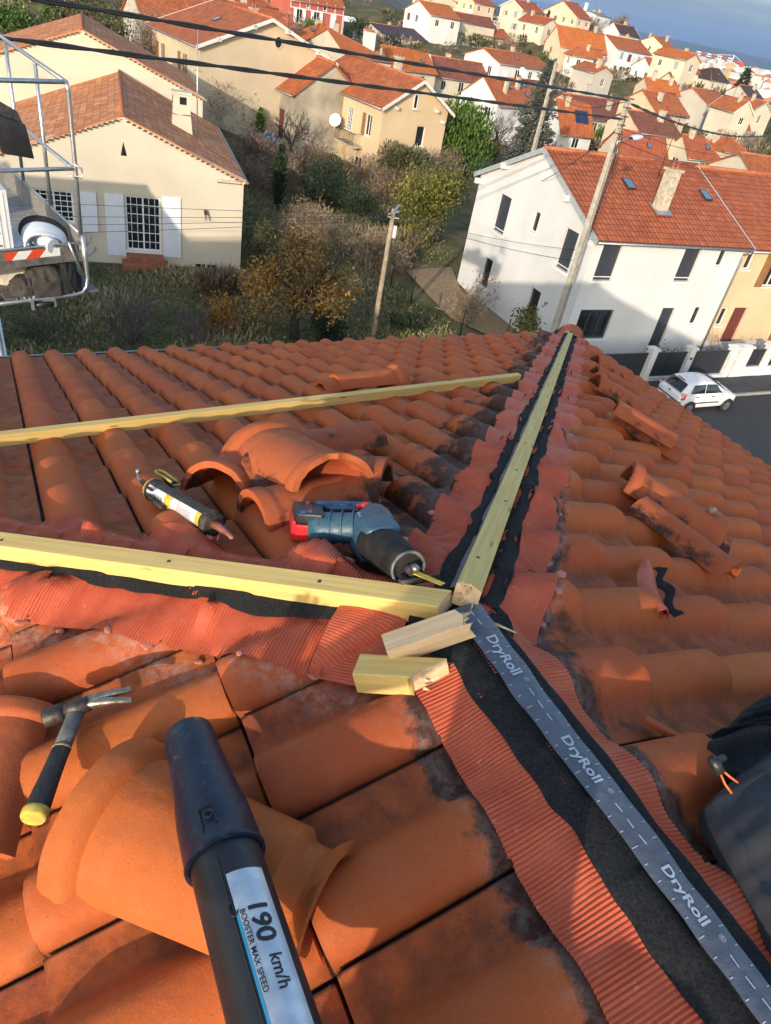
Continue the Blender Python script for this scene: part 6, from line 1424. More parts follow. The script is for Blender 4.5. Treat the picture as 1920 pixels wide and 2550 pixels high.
# --- garden between the houses
T = tree('autumn_tree', 'old fruit tree with orange autumn leaves and pale mossy twigs in the near garden', 'tree', 11.0, 27.6, 4.9, 2.5, 0, .1, 'autumn', 12, trunk=.2, spread=.9, bark='darkbark', th=.3)
rn = random.Random(5); mb = MB(); tips = []
for s in range(15):
    a = s * 2.4; p = V(.5 * math.cos(a), .5 * math.sin(a), .9 + .42 * (s % 4)); branches(rn, p, (math.cos(a) * .8, math.sin(a) * .8, .75 + .25 * (s % 3)), 1.3, .045, 3, .85, mb, tips, 4, .25, (2, 4))
mb.build('branch', LM['palebark'], T)
leafy(T, [t for t in tips if t[0].z < 3.9], 7500, .15, 'autumn', 3, .28, 'crown'); leafy(T, [t for t in tips if t[0].z >= 3.6], 900, .12, 'autumn', 4, .2, 'top_crown')
tree('pear_tree', 'yellow green leafed tree on the lawn beside the gravel yard', 'tree', 21.9, 36.6, 5.3, 2.3, 7200, .17, 'yellowgreen', 21, trunk=.11, bark='bark', th=.26, lsp=.33)
tree('small_tree', 'slim sapling with sparse olive leaves beside the white house corner', 'tree', 26.4, 41.5, 4.6, 1.2, 1500, .15, 'olive', 22, trunk=.09, th=.3, lsp=.28)
bare('bare_shrub', 'large leafless purple grey shrub in the grass below the cream bungalow', 'shrub', 4.0, 27.9, 2.8, .8, 20, 3, 31, 'purple', rad=.034, lean=.8)
bare('bare_shrub', 'smaller leafless shrub right of the largest bare shrub', 'shrub', 6.6, 27.3, 2.2, .8, 15, 3, 32, 'purple', rad=.03, lean=.8)
bare('bare_shrub', 'young leafless shrub in front of the left shutters of the cream bungalow', 'shrub', 3.2, 35.6, 2.1, .7, 3, 3, 33, 'bark', rad=.03, lean=.45)
bare('dry_shrub', 'tangle of brown dry stems at the left garden edge', 'shrub', .6, 28.2, 1.7, .9, 16, 3, 34, 'bark', rad=.026, lean=1.1)
blob_bush('dry_tussock', 'brown dry grass mound near the right corner of the cream bungalow', 'tussock', 9.1, 33.0, .9, .8, .75, 1800, .42, 'brown', 35, spiky=.4, stem=False)
blob_bush('evergreen_shrub', 'dark green shrub at the foot of the orange leafed tree', 'shrub', 12.5, 27.2, 1.0, 1.0, 1.5, 2600, .13, 'dark', 36)
blob_bush('low_shrub', 'low dark ivy clump behind the roof edge near the wire fence', 'shrub', 17.2, 28.2, 1.1, .8, .8, 1600, .13, 'dark', 37)
blob_bush('brown_shrub', 'russet brown thicket left of the orange leafed tree', 'shrub', 7.9, 28.6, 1.0, 1.0, 1.7, 2400, .16, 'brown', 38, mat2='autumn')
blob_bush('grey_shrub', 'grey green shrub against the right wall of the cream bungalow', 'shrub', 12.4, 36.5, .8, .9, 2.4, 2200, .12, 'olive', 39)
bare('dry_vine', 'arching tangle of straw coloured dry vine over the wire fence', 'vine', 17.8, 38.0, 2.6, 1.1, 20, 3, 40, 'straw_stem', rad=.024, lean=1.4)
T, tp = bare('dry_vine', 'dense straw coloured vine mound below the dark clipped hedge', 'vine', 19.2, 36.2, 2.1, 1.1, 18, 3, 41, 'straw_stem', rad=.02, lean=1.5); leafy(T, tp, 2600, .28, 'straw', 41, .35)
T, tp = bare('dry_vine', 'straw stems hanging over the top of the wire fence', 'vine', 16.3, 39.6, 2.2, 1.1, 18, 3, 43, 'straw_stem', rad=.02, lean=1.5); leafy(T, tp, 2000, .26, 'straw', 42, .3)
conifer('cypress_tree', 'dark upright evergreen right of the cream bungalow', 'tree', 16.2, 45.0, 3.8, .75, 2600, .2, 'dark', 44, narrow=True)
blob_bush('round_shrub', 'round dark green evergreen in the middle of the wild garden', 'shrub', 20.0, 46.5, 1.8, 1.7, 3.0, 4200, .16, 'dark', 45)
blob_bush('clipped_hedge', 'short dark clipped hedge block in the wild garden', 'hedge', 21.9, 44.6, 1.5, 1.0, 1.7, 3000, .13, 'dark', 46)
blob_bush('clipped_hedge', 'lower dark hedge block behind the wooden pole', 'hedge', 23.0, 42.6, 1.6, .8, 1.0, 2000, .13, 'dark', 47)
for k, (x, y, r_, h, lab) in enumerate(((14.6, 52.5, 2.2, 2.0, 'brown bramble thicket nearest the cream gable'), (17.6, 53.5, 2.2, 2.4, 'brown bramble thicket in front of the stone annex'), (17.8, 49.2, 2.0, 2.0, 'brown bramble thicket behind the dark upright evergreen'), (21.3, 52.5, 1.9, 2.1, 'brown bramble thicket below the balcony'), (25.6, 47.4, 1.6, 2.0, 'brown bramble thicket between hedge and yellow house'), (27.6, 47.0, 1.4, 2.2, 'straw brown thicket behind the yellow green tree'), (33.2, 53.2, 1.9, 2.3, 'russet thicket under the bright green conifer'), (15.0, 48.2, 1.6, 1.6, 'brown bramble thicket beside the grass path'))):
    T, tp = bare('bramble_thicket', lab, 'shrub', x, y, h, 1.0, 14, 2, 60 + k, 'bark', rad=.014, lean=1.0, group='bramble thickets of the wild garden'); leafy(T, tp, 2600, .3, 'brown' if k not in (5,) else 'straw', 60 + k, .42)
bare('bare_shrub', 'leafless dark shrub at the foot of the yellow house', 'shrub', 24.2, 53.2, 3.0, .7, 9, 3, 71, 'darkbark', rad=.02, lean=.6)
blob_bush('leafless_shrub', 'dark leafless shrub below the low window of the yellow house', 'shrub', 26.0, 52.4, 1.5, 1.2, 1.7, 1900, .2, 'brown', 72)
blob_bush('juniper_shrub', 'feathery olive juniper at the corner of the yellow house', 'shrub', 29.6, 53.4, 2.4, 1.7, 2.4, 4200, .22, 'olive', 73, spiky=.5)
blob_bush('conifer_shrub', 'big bright green conifer in front of the right side of the yellow house', 'shrub', 36.6, 58.0, 3.7, 3.0, 5.2, 9000, .34, 'green', 74, spiky=.9, lumps=14)
T = tree('bare_tree', 'spreading leafless tree in front of the stone annex', 'tree', 21.6, 57.2, 4.2, 2.2, 0, .1, 'brown', 75, trunk=.14, bark='darkbark', spread=.9, depth=5)
conifer('small_conifer', 'small round headed green shrub beside the stone annex', 'shrub', 20.3, 61.5, 2.8, .8, 1500, .18, 'green', 76, narrow=True)
blob_bush('brown_shrub', 'rounded brown bush nearest to the mast before the beige house', 'shrub', 17.0, 62.2, 1.7, 1.5, 3.0, 3000, .2, 'brown', 77)
blob_bush('brown_shrub', 'domed brown bush at the right corner of the beige house', 'shrub', 19.0, 62.6, 1.6, 1.5, 3.0, 3000, .2, 'brown', 78)
for k, (x, y, h, lab) in enumerate(((11.0, 74.5, 6.0, 'brown ivy clad tree nearest the cream roof ridge'), (13.2, 71.5, 5.0, 'bare brown tree against the left wall of the beige house'), (8.6, 78.5, 6.0, 'tall brown ivy clad tree behind the cream roof'))):
    T = tree('ivy_tree', lab, 'tree', x, y, h, 2.0, 3000, .22, 'olive' if k != 1 else 'brown', 80 + k, trunk=.14, th=.25, lsp=.3, bark='darkbark')
for k, (x, y, h, m, lab) in enumerate(((4.0, 80.0, 5.0, 'green', 'green tree at the top edge above the cream roof ridge'), (17.5, 84.0, 5.5, 'brown', 'brown leafless tree left of the arched window house'), (21.5, 80.0, 5.0, 'olive', 'ivy clad tree in front of the arched window house'), (15.0, 78.0, 5.5, 'brown', 'tall leafless tree touching the beige house roof'))):
    tree('garden_tree', lab, 'tree', x, y, h, 2.0, 2600, .24, m, 180 + k, trunk=.14, th=.25, lsp=.35, bark='darkbark')
conifer('cypress_hedge', 'dense green conifer behind the larger cream roof', 'tree', 7.6, 84.0, 5.0, 2.0, 3200, .25, 'green', 84, narrow=True)
tree('bare_tree', 'leafless purple tree in front of the roof window house', 'tree', 50.5, 71.0, 5.5, 2.4, 0, .1, 'brown', 86, trunk=.13, bark='purple', spread=.9, depth=5)
tree('bare_tree', 'thin leafless tree before the white wall of the roof window house', 'tree', 46.5, 66.5, 4.6, 2.0, 0, .1, 'brown', 87, trunk=.10, bark='darkbark', spread=.9, depth=5)
blob_bush('russet_shrub', 'small russet bush below the white roof window house', 'shrub', 49.5, 70.0, 1.2, 1.0, 2.0, 900, .2, 'autumn', 88)
conifer('fir_tree', 'tall grey green fir beside the concrete pole of the lower street', 'tree', 47.3, 61.0, 10.0, 2.9, 9000, .36, 'greyfir', 90)
conifer('fir_tree', 'slender dark fir rising against the pale distant city', 'tree', 139.5, 117.0, 9.3, 2.8, 5000, .5, 'dark', 91)
for k, (x, y, h, r_, lab) in enumerate(((87.5, 118.5, 4.6, .8, 'slim cypress in front of the low orange roofed house'), (126, 154.5, 5.2, 1.2, 'cypress at the foot of the blue white house'), (128.5, 171.5, 7.6, 1.2, 'tall dark cypress in front of the peach hill house'), (184, 193.5, 6.0, .9, 'slim cypress against the pale yellow skyline house'), (104, 142, 4.4, .9, 'short cypress beside the large peach house'))):
    conifer('cypress_tree', lab, 'tree', x, y, h, r_, 1100, .45, 'dark', 92 + k, narrow=True)
for k, (x, y, r_, h, lab, m) in enumerate(((80.5, 93.6, 2.6, 3.6, 'left bright green conifer below the small cream house', 'green'), (83.8, 91.2, 2.5, 3.0, 'right yellow green conifer below the small cream house', 'green'), (97, 103, 2.0, 2.6, 'dark bush beside the terrace of the blue fronted house', 'dark'), (131, 178, 2.6, 3.6, 'blue green conifer behind the tall cypress', 'greyfir'), (104, 158, 3.0, 2.6, 'dark garden bush below the beige balcony house', 'olive'), (110, 158, 2.6, 2.6, 'brown garden bush below the beige balcony house', 'brown'), (116, 152, 2.6, 2.8, 'green bush left of the bright orange roof', 'green'),
    (76.5, 150, 2.6, 3.0, 'dark bush right of the slate purple roof', 'dark'), (79, 143, 2.0, 2.4, 'yellow green bush before the modern house', 'yellowgreen'), (72.5, 158, 2.4, 3.6, 'round dark bush above the slate purple roof', 'dark'), (58, 147, 2.0, 2.6, 'dark bush in front of the slate purple building', 'green'), (60, 190, 5, 6.0, 'big dark tree clump above the lawn', 'dark'), (72, 192, 4.5, 6.0, 'dark evergreen clump left of the orange cottage', 'dark'), (52, 186, 4.5, 5.5, 'brown tree clump beside the red house', 'brown'), (84, 196, 4.0, 5.5, 'green tree clump above the orange cottage', 'olive'), (174, 196, 3.2, 3.2, 'pale thicket below the blue white house', 'brown'), (163, 181, 3.0, 3.0, 'russet thicket under the skyline trees', 'brown'), (160, 168, 3.0, 3.0, 'olive bush row beside the pale yellow skyline house', 'olive'), (120, 122, 2.0, 2.2, 'bare brown bush before the party wall house', 'brown'), (110, 92, 2.2, 2.6, 'brown bush below the gabled pair', 'brown'), (122, 96, 2.0, 2.6, 'brown bush beside the lean to house', 'brown'), (66, 120, 2.0, 2.2, 'green bush behind the long brown roof', 'green'), (148, 226, 4.0, 6, 'dark tree group at the top edge behind the hill houses', 'dark'))):
    blob_bush('garden_bush', lab, 'bush', x, y, r_, r_, h, 1100, .42, m, 110 + k, stem=False, group='bushes between the town houses', spiky=.3)
for k, (x, y, h, lab) in enumerate(((166, 200, 9.5, 'leafless round headed tree behind the blue white house'), (152.5, 172, 9.0, 'leafless dome shaped tree on the skyline beside the dark roof'))):
    tree('bare_tree', lab, 'tree', x, y, h, 4.0, 2600, .5, 'brown', 140 + k, trunk=.25, bark='purple', spread=1.0, depth=5, lsp=.5)
# plants by the white house front
for k, (u, v, h, lab) in enumerate(((-1.2, 2.6, 1.5, 'leafless shrub behind the anthracite gate panels'), (.2, 2.8, 2.2, 'tall bare twigs in front of the white house door'), (1.0, 2.8, 2.0, 'bare twigs beside the white pillar with the letter box'), (3.6, 2.6, 2.2, 'bare shrub before the peach house'))):
    p = st(u, v, 0); bare('bare_shrub', lab, 'shrub', p.x, p.y, h, .5, 10, 2, 150 + k, 'purple', rad=.012, lean=.5, z=.3)
T, tp = bare('rose_shrub', 'rose bush with a few leaves left of the anthracite gate', 'shrub', *st(-3.2, 2.6)[:2], 1.6, .8, 6, 2, 156, 'darkbark', rad=.014, z=.2); leafy(T, tp, 260, .12, 'olive', 5, .15)
T, tp = bare('bamboo_shrub', 'light green feathery shrub at the white house corner', 'shrub', 23.0, 25.8, 2.0, .6, 10, 2, 157, 'bark', rad=.012, z=.1); leafy(T, tp, 900, .2, 'yellowgreen', 6, .2)
T, tp = bare('dry_shrub', 'straw coloured dry shrub by the wire fence next to the gravel', 'shrub', 20.6, 28.3, 2.0, .8, 12, 2, 158, 'bark', rad=.012, z=.1); leafy(T, tp, 900, .24, 'straw', 7, .22)
T, tp = bare('leafless_sapling', 'small sapling with a few red leaves before the white gable', 'shrub', 22.3, 29.8, 2.6, .6, 3, 3, 159, 'darkbark', rad=.02, z=.1); leafy(T, tp, 120, .12, 'autumn', 8, .12)
# grass of the near gardens: too many blades to count
g_ = np.random.default_rng(4); n = 90000; X = g_.uniform(-3, 26, n); Y = 23 + 34 * g_.random(n) ** 1.5
keep = ~((X > 19.4) & (Y < 36) & (X < 27)) & ~((X < 11.3) & (Y > 35.6 + (11 - X) * .16) & (Y < 60)) & (Y < 60); X, Y = X[keep], Y[keep]
pat = np.sin(X * .9 + 2 * np.sin(Y * .55)) + np.sin(Y * .8 + 1.5 * np.sin(X * .6)) + g_.normal(0, .5, len(X))
gx = np.linspace(-4, 27, 60); gy = np.linspace(22, 62, 70); GZ = np.array([[ground_z(a, b) for a in gx] for b in gy])
ix = np.clip(((X - gx[0]) / (gx[1] - gx[0])), 0, 58.99); iy = np.clip(((Y - gy[0]) / (gy[1] - gy[0])), 0, 68.99); i0 = ix.astype(int); j0 = iy.astype(int); fx = ix - i0; fy = iy - j0
Z = GZ[j0, i0] * (1 - fx) * (1 - fy) + GZ[j0, i0 + 1] * fx * (1 - fy) + GZ[j0 + 1, i0] * (1 - fx) * fy + GZ[j0 + 1, i0 + 1] * fx * fy
P = np.stack([X, Y, Z - .02], 1); n = len(P); D = np.stack([g_.normal(0, .55, n), g_.normal(0, .55, n), np.ones(n)], 1)
tall = np.clip(.5 + pat * .35, .25, 1.6) * (1 + .8 * (Y > 40))
o = cards('grass', P, D, .34 * tall * g_.uniform(.6, 1.4, n), .06 + .03 * g_.random(n), LM['grass'], None, np.clip(.38 + .17 * pat + .22 * (Y > 41) + g_.normal(0, .16, n), 0, 1), seed=9)
tag(o, 'rough green and straw coloured grass of the gardens', 'grass', None, 'stuff')

# ------------------------------------------------------------------ poles, cables, fences
M_CONC = mat('pole_concrete', (.34, .315, .27), .9, .2, 5, .3, 50)
def conc_pole(label, x, y, h, w0, w1, rz, lamp, z=0):
    T = thing('utility_pole', label, 'utility pole', (x, y, z), rz); mb = MB(); rows = []
    # H section pole: two flanges and a recessed web
    for k in range(13):
        q = k / 12; w = w0 + (w1 - w0) * q; d = w * .72; zz = h * q - .2
        out = [(-w / 2, -d / 2), (-w / 4.2, -d / 2), (-w / 4.6, -d / 5), (w / 4.6, -d / 5), (w / 4.2, -d / 2), (w / 2, -d / 2), (w / 2, d / 2), (w / 4.2, d / 2), (w / 4.6, d / 5), (-w / 4.6, d / 5), (-w / 4.2, d / 2), (-w / 2, d / 2)]
        rows.append([V(a, b, zz) for a, b in out])
    mb.grid(rows, smooth=False, closed=True); n = len(mb.v); mb.f.append(tuple(range(n - 12, n))); mb.m.append(0); mb.sm.append(False)
    for k in range(2, int(h / .8)):
        q = k * .8 / h; w = w0 + (w1 - w0) * q; mb.box((0, -w * .36 - .004, k * .8), (w * .98, .02, .035))
    mb.build('pole', M_CONC, T)
    if lamp:
        mb = MB(); a = V(0, -.1, lamp); mb.tube([a, a + V(.25, -.1, .1), a + V(.75, -.18, .16)], .03, 6); mb.tube([a + V(0, 0, -.35), a + V(0, 0, .25)], .035, 6); br = mb.build('lamp_bracket', M_ALU, T)
        mb = MB(); c = a + V(1.25, -.22, .17); rows = []
        for k in range(9):
            q = k / 8; r_ = .17 * math.sin(math.pi * min(1, .08 + q * .92)) ** .6 * (1.1 - .35 * q) + .01; rows.append([c + V(-.62 + 1.15 * q, r_ * math.cos(b), r_ * .55 * math.sin(b) + .05 * q) for b in np.linspace(0, 2 * math.pi, 13)[:-1]])
        mb.grid(rows, closed=True); mb.build('lamp_head', mat('lamp_glass', (.66, .70, .74), .3, .05, 6), T)
    return T
T = conc_pole('tall concrete pole with a street lamp and black cables', 20.26, 21.40, 11.75, .38, .20, R(25), 10.2)
mb = MB()
for k in range(5):
    z_ = 11.6 - .28 * k; mb.box((0, -.05, z_), (.25, .25, .03))
mb.tube([V(.05, -.2, 10.4), V(.10, -.22, 9.6), V(.06, -.2, 8.5), V(.04, -.2, 7.0)], .022, 5); mb.tube([V(-.12, -.16, 11.0), V(-.22, -.2, 10.3), V(-.05, -.2, 9.8), V(.08, -.2, 9.2)], .02, 5); mb.build('clamp_band', M_DARKST, T)
T = conc_pole('concrete pole with a small white lamp in the lower street beside the grey fir', 40.1, 51.2, 10.1, .40, .22, R(20), 8.0, ground_z(40, 51))
wp = thing('wooden_pole', 'short leaning wooden telephone pole in the garden with a white junction box', 'utility pole', (14.5, 26.7, 0))
mb = MB(); mb.tube([V(0, 0, -.3), V(.01, 0, 2), V(.02, .0, 4), V(.02, 0, 6.05)], [.13, .12, .105, .09], 12); mb.build('pole', mat('weathered_pole_wood', (.33, .26, .18), .85, .3, 3, .5, 30), wp)
mb = MB(); mb.box((.02, -.02, 5.9), (.9, .05, .06), rot=Matrix.Rotation(R(35), 3, 'Z')); mb.box((.02, -.05, 5.72), (.5, .05, .05), rot=Matrix.Rotation(R(-30), 3, 'Z')); mb.box((.1, -.05, 6.1), (.5, .08, .05), rot=Euler((0, R(-20), R(40))).to_matrix()); mb.build('crossarm', M_ALU, wp)
mb = MB(); mb.box((.17, -.10, 5.15), (.10, .14, .5)); mb.build('junction_box', M_WHITE, wp, bevel=.015)
mb = MB(); mb.tube([V(.13, -.10, 4.9), V(.14, -.09, 3.5), V(.12, -.1, 2.0)], .016, 5); mb.tube([V(.1, -.09, 5.9), V(.2, -.12, 5.6), V(.15, -.12, 5.4)], .014, 5); mb.build('cable', M_BLACKP, wp)
mb = MB(); mb.box((.06, -.13, 1.35), (.14, .05, .10)); mb.build('number_plate', M_DARKST, wp)
def cable(p0, p1, sag, r_, name, label, n=40, lumpy=0.0, seed=0, group=None, strands=1):
    p0, p1 = Vector(p0), Vector(p1); mb = MB()
    for s_ in range(strands):
        pts = []
        for i in range(n + 1):
            t_ = i / n; p = p0.lerp(p1, t_); p.z -= sag * 4 * t_ * (1 - t_)
            if strands > 1: a = t_ * n * .9 + s_ * 2 * math.pi / strands; p += V(math.cos(a) * .35, math.sin(a) * .35, math.sin(a)) * r_ * .8
            if lumpy: p += V(0, 0, lumpy * fb(t_ * 30, seed + s_))
            pts.append(p)
        mb.tube(pts, r_, 6, 0, cap=True)
    return tag(mb.build(name, M_BLACKP), label, 'cable', group)
ptop = V(20.26, 21.40, 11.55)
a0, a1 = V(.01, 13.29, 12.23), V(-.05, 13.29, 11.85); k = 2.0
cable(ptop + V(-.1, -.1, .0), a0 + (a0 - ptop) * .5 + V(0, 0, .22), -.0, .026, 'power_cable', 'upper thick black cable crossing the roofs from the left to the concrete pole', 90, strands=2)
cable(ptop + V(-.1, -.1, -.6), a1 + (a1 - ptop) * .5 + V(0, 0, .25), .0, .026, 'power_cable', 'lower thick black cable crossing the cream gable to the concrete pole', 90, strands=2)
cable(ptop + V(.12, -.1, -.1), V(47, 35.5, 9.6), .45, .03, 'power_cable', 'thick twisted black cable leaving the concrete pole to the right', 80, strands=2)
cable(ptop + V(.1, -.1, -.9), V(56, 42, 7.6), .5, .014, 'telephone_wire', 'upper thin wire leaving the concrete pole to the right', 30)
cable(ptop + V(.1, -.1, -1.3), V(50, 35, 6.9), .4, .014, 'telephone_wire', 'lower thin wire leaving the concrete pole over the white roof', 30)
cable(ptop + V(-.1, -.1, -.9), V(22.9, 28.1, 7.25), .15, .016, 'telephone_wire', 'thin wire slanting from the concrete pole to the white gable', 20)
cable(ptop + V(-.1, .1, -.1), V(40.1, 51.1, 9.6), .8, .016, 'telephone_wire', 'thin wire from the tall pole to the lower street pole', 30)
wt = V(14.52, 26.6, 5.85); cb0 = V(9.2, 36.0, 2.9)
for k, (d, e, s_, lab) in enumerate(((V(-18, 34, 4.0), 0, .35, 'highest'), (V(-18, 33.5, 2.9), -.06, .3, 'second'), (V(-18, 33, 2.35), -.12, .3, 'third'), (V(-18, 32.6, 1.95), -.18, .35, 'lowest'))):
    cable(wt + V(-.15 + .1 * k, 0, e), V(-18, d.y, d.z + .3), s_, .009, 'telephone_wire', f'{lab} thin wire crossing the cream bungalow front from the wooden pole', 40)
for k, (z_, lab) in enumerate(((5.4, 'upper'), (4.9, 'lower'))):
    cable(wt + V(.1, 0, -.05 * k), V(22.9, 24.0, z_), .2, .009, 'telephone_wire', f'{lab} thin wire from the wooden pole to the white gable wall', 20)
# wire fence with black posts
T = thing('wire_fence', 'garden wire fence on slim black posts beside the gravel yard', 'fence', (19.2, 30, 0)); fp = [(17.6, 38.4), (18.2, 35.9), (18.8, 33.4), (18.95, 31.2), (19.3, 29.0), (19.55, 27.0), (21.3, 25.6), (23.4, 24.3)]
for x, y in fp:
    mb = MB(); z_ = ground_z(x, y); mb.tube([V(x - 19.2, y - 30, z_ - .2), V(x - 19.2, y - 30, z_ + 1.45)], .035, 6); mb.build('post', mat('black_post', (.02, .022, .025), .5), T)
mb = MB()
for h in (.15, .5, .85, 1.2, 1.38): mb.tube([V(x - 19.2, y - 30, ground_z(x, y) + h) for x, y in fp], .0035, 3)
mb.build('wire', M_DARKST, T)
# boundary wall of the white house
BT = thing('boundary_wall', 'white boundary wall with pillars and anthracite panels along the pavement', 'wall', st(-1, 1.8), SH); o0 = V(-1, 1.8, 0)
def bw(u, v, z): return V(u - o0.x, v - o0.y, z)
pil = [(-4.7, .36), (-2.2, .36), (.75, .36), (1.55, .85), (3.45, .36), (5.6, .36), (8.4, .36)]
for u, w in pil:
    mb = MB(); mb.box(bw(u, 1.8, .85), (w, .36, 1.7)); mb.box(bw(u, 1.8, 1.75), (w + .12, .48, .10)); mb.box(bw(u, 1.8, 1.83), (w + .02, .38, .07), taper=.3); mb.build('pillar', WM['white'], BT)
M_ANTH = mat('anthracite_panel', (.022, .025, .032), .55, .15, 5)
for u0, u1, zb in ((-9.5, -4.95, .1), (-4.45, -3.5, .25), (-3.46, -2.42, .25), (-1.95, .5, .25), (1.0, 1.2, .1), (2.05, 2.75, .62), (2.79, 3.2, .62), (3.7, 5.4, .62), (5.8, 8.2, .62)):
    mb = MB(); mb.box(bw((u0 + u1) / 2, 1.8, (zb + 1.55) / 2), (u1 - u0, .04, 1.55 - zb)); mb.box(bw((u0 + u1) / 2, 1.77, 1.53), (u1 - u0, .05, .05))
    for q in range(1, 6): mb.box(bw((u0 + u1) / 2, 1.777, zb + (1.55 - zb) * q / 6), (u1 - u0, .012, .012))
    mb.build('panel', M_ANTH, BT)
for u0, u1, h in ((-4.5, .55, .26), (2.0, 3.25, .6), (3.65, 8.2, .6)):
    mb = MB(); mb.box(bw((u0 + u1) / 2, 1.8, h / 2 - .02), (u1 - u0, .26, h)); mb.box(bw((u0 + u1) / 2, 1.8, h + .005), (u1 - u0, .34, .05)); mb.build('base_wall', WM['white'], BT)
mb = MB(); mb.box(bw(.85, 1.56, 1.30), (.30, .14, .26)); mb.build('letter_box', M_WHITE, BT, bevel=.01); mb = MB(); mb.box(bw(.85, 1.487, 1.36), (.22, .008, .03)); mb.build('letter_slot', M_DARKST, BT)
mb = MB(); mb.box(bw(-2.2, 1.61, 1.25), (.14, .015, .12)); mb.build('house_number_plate', M_ANTH, BT)

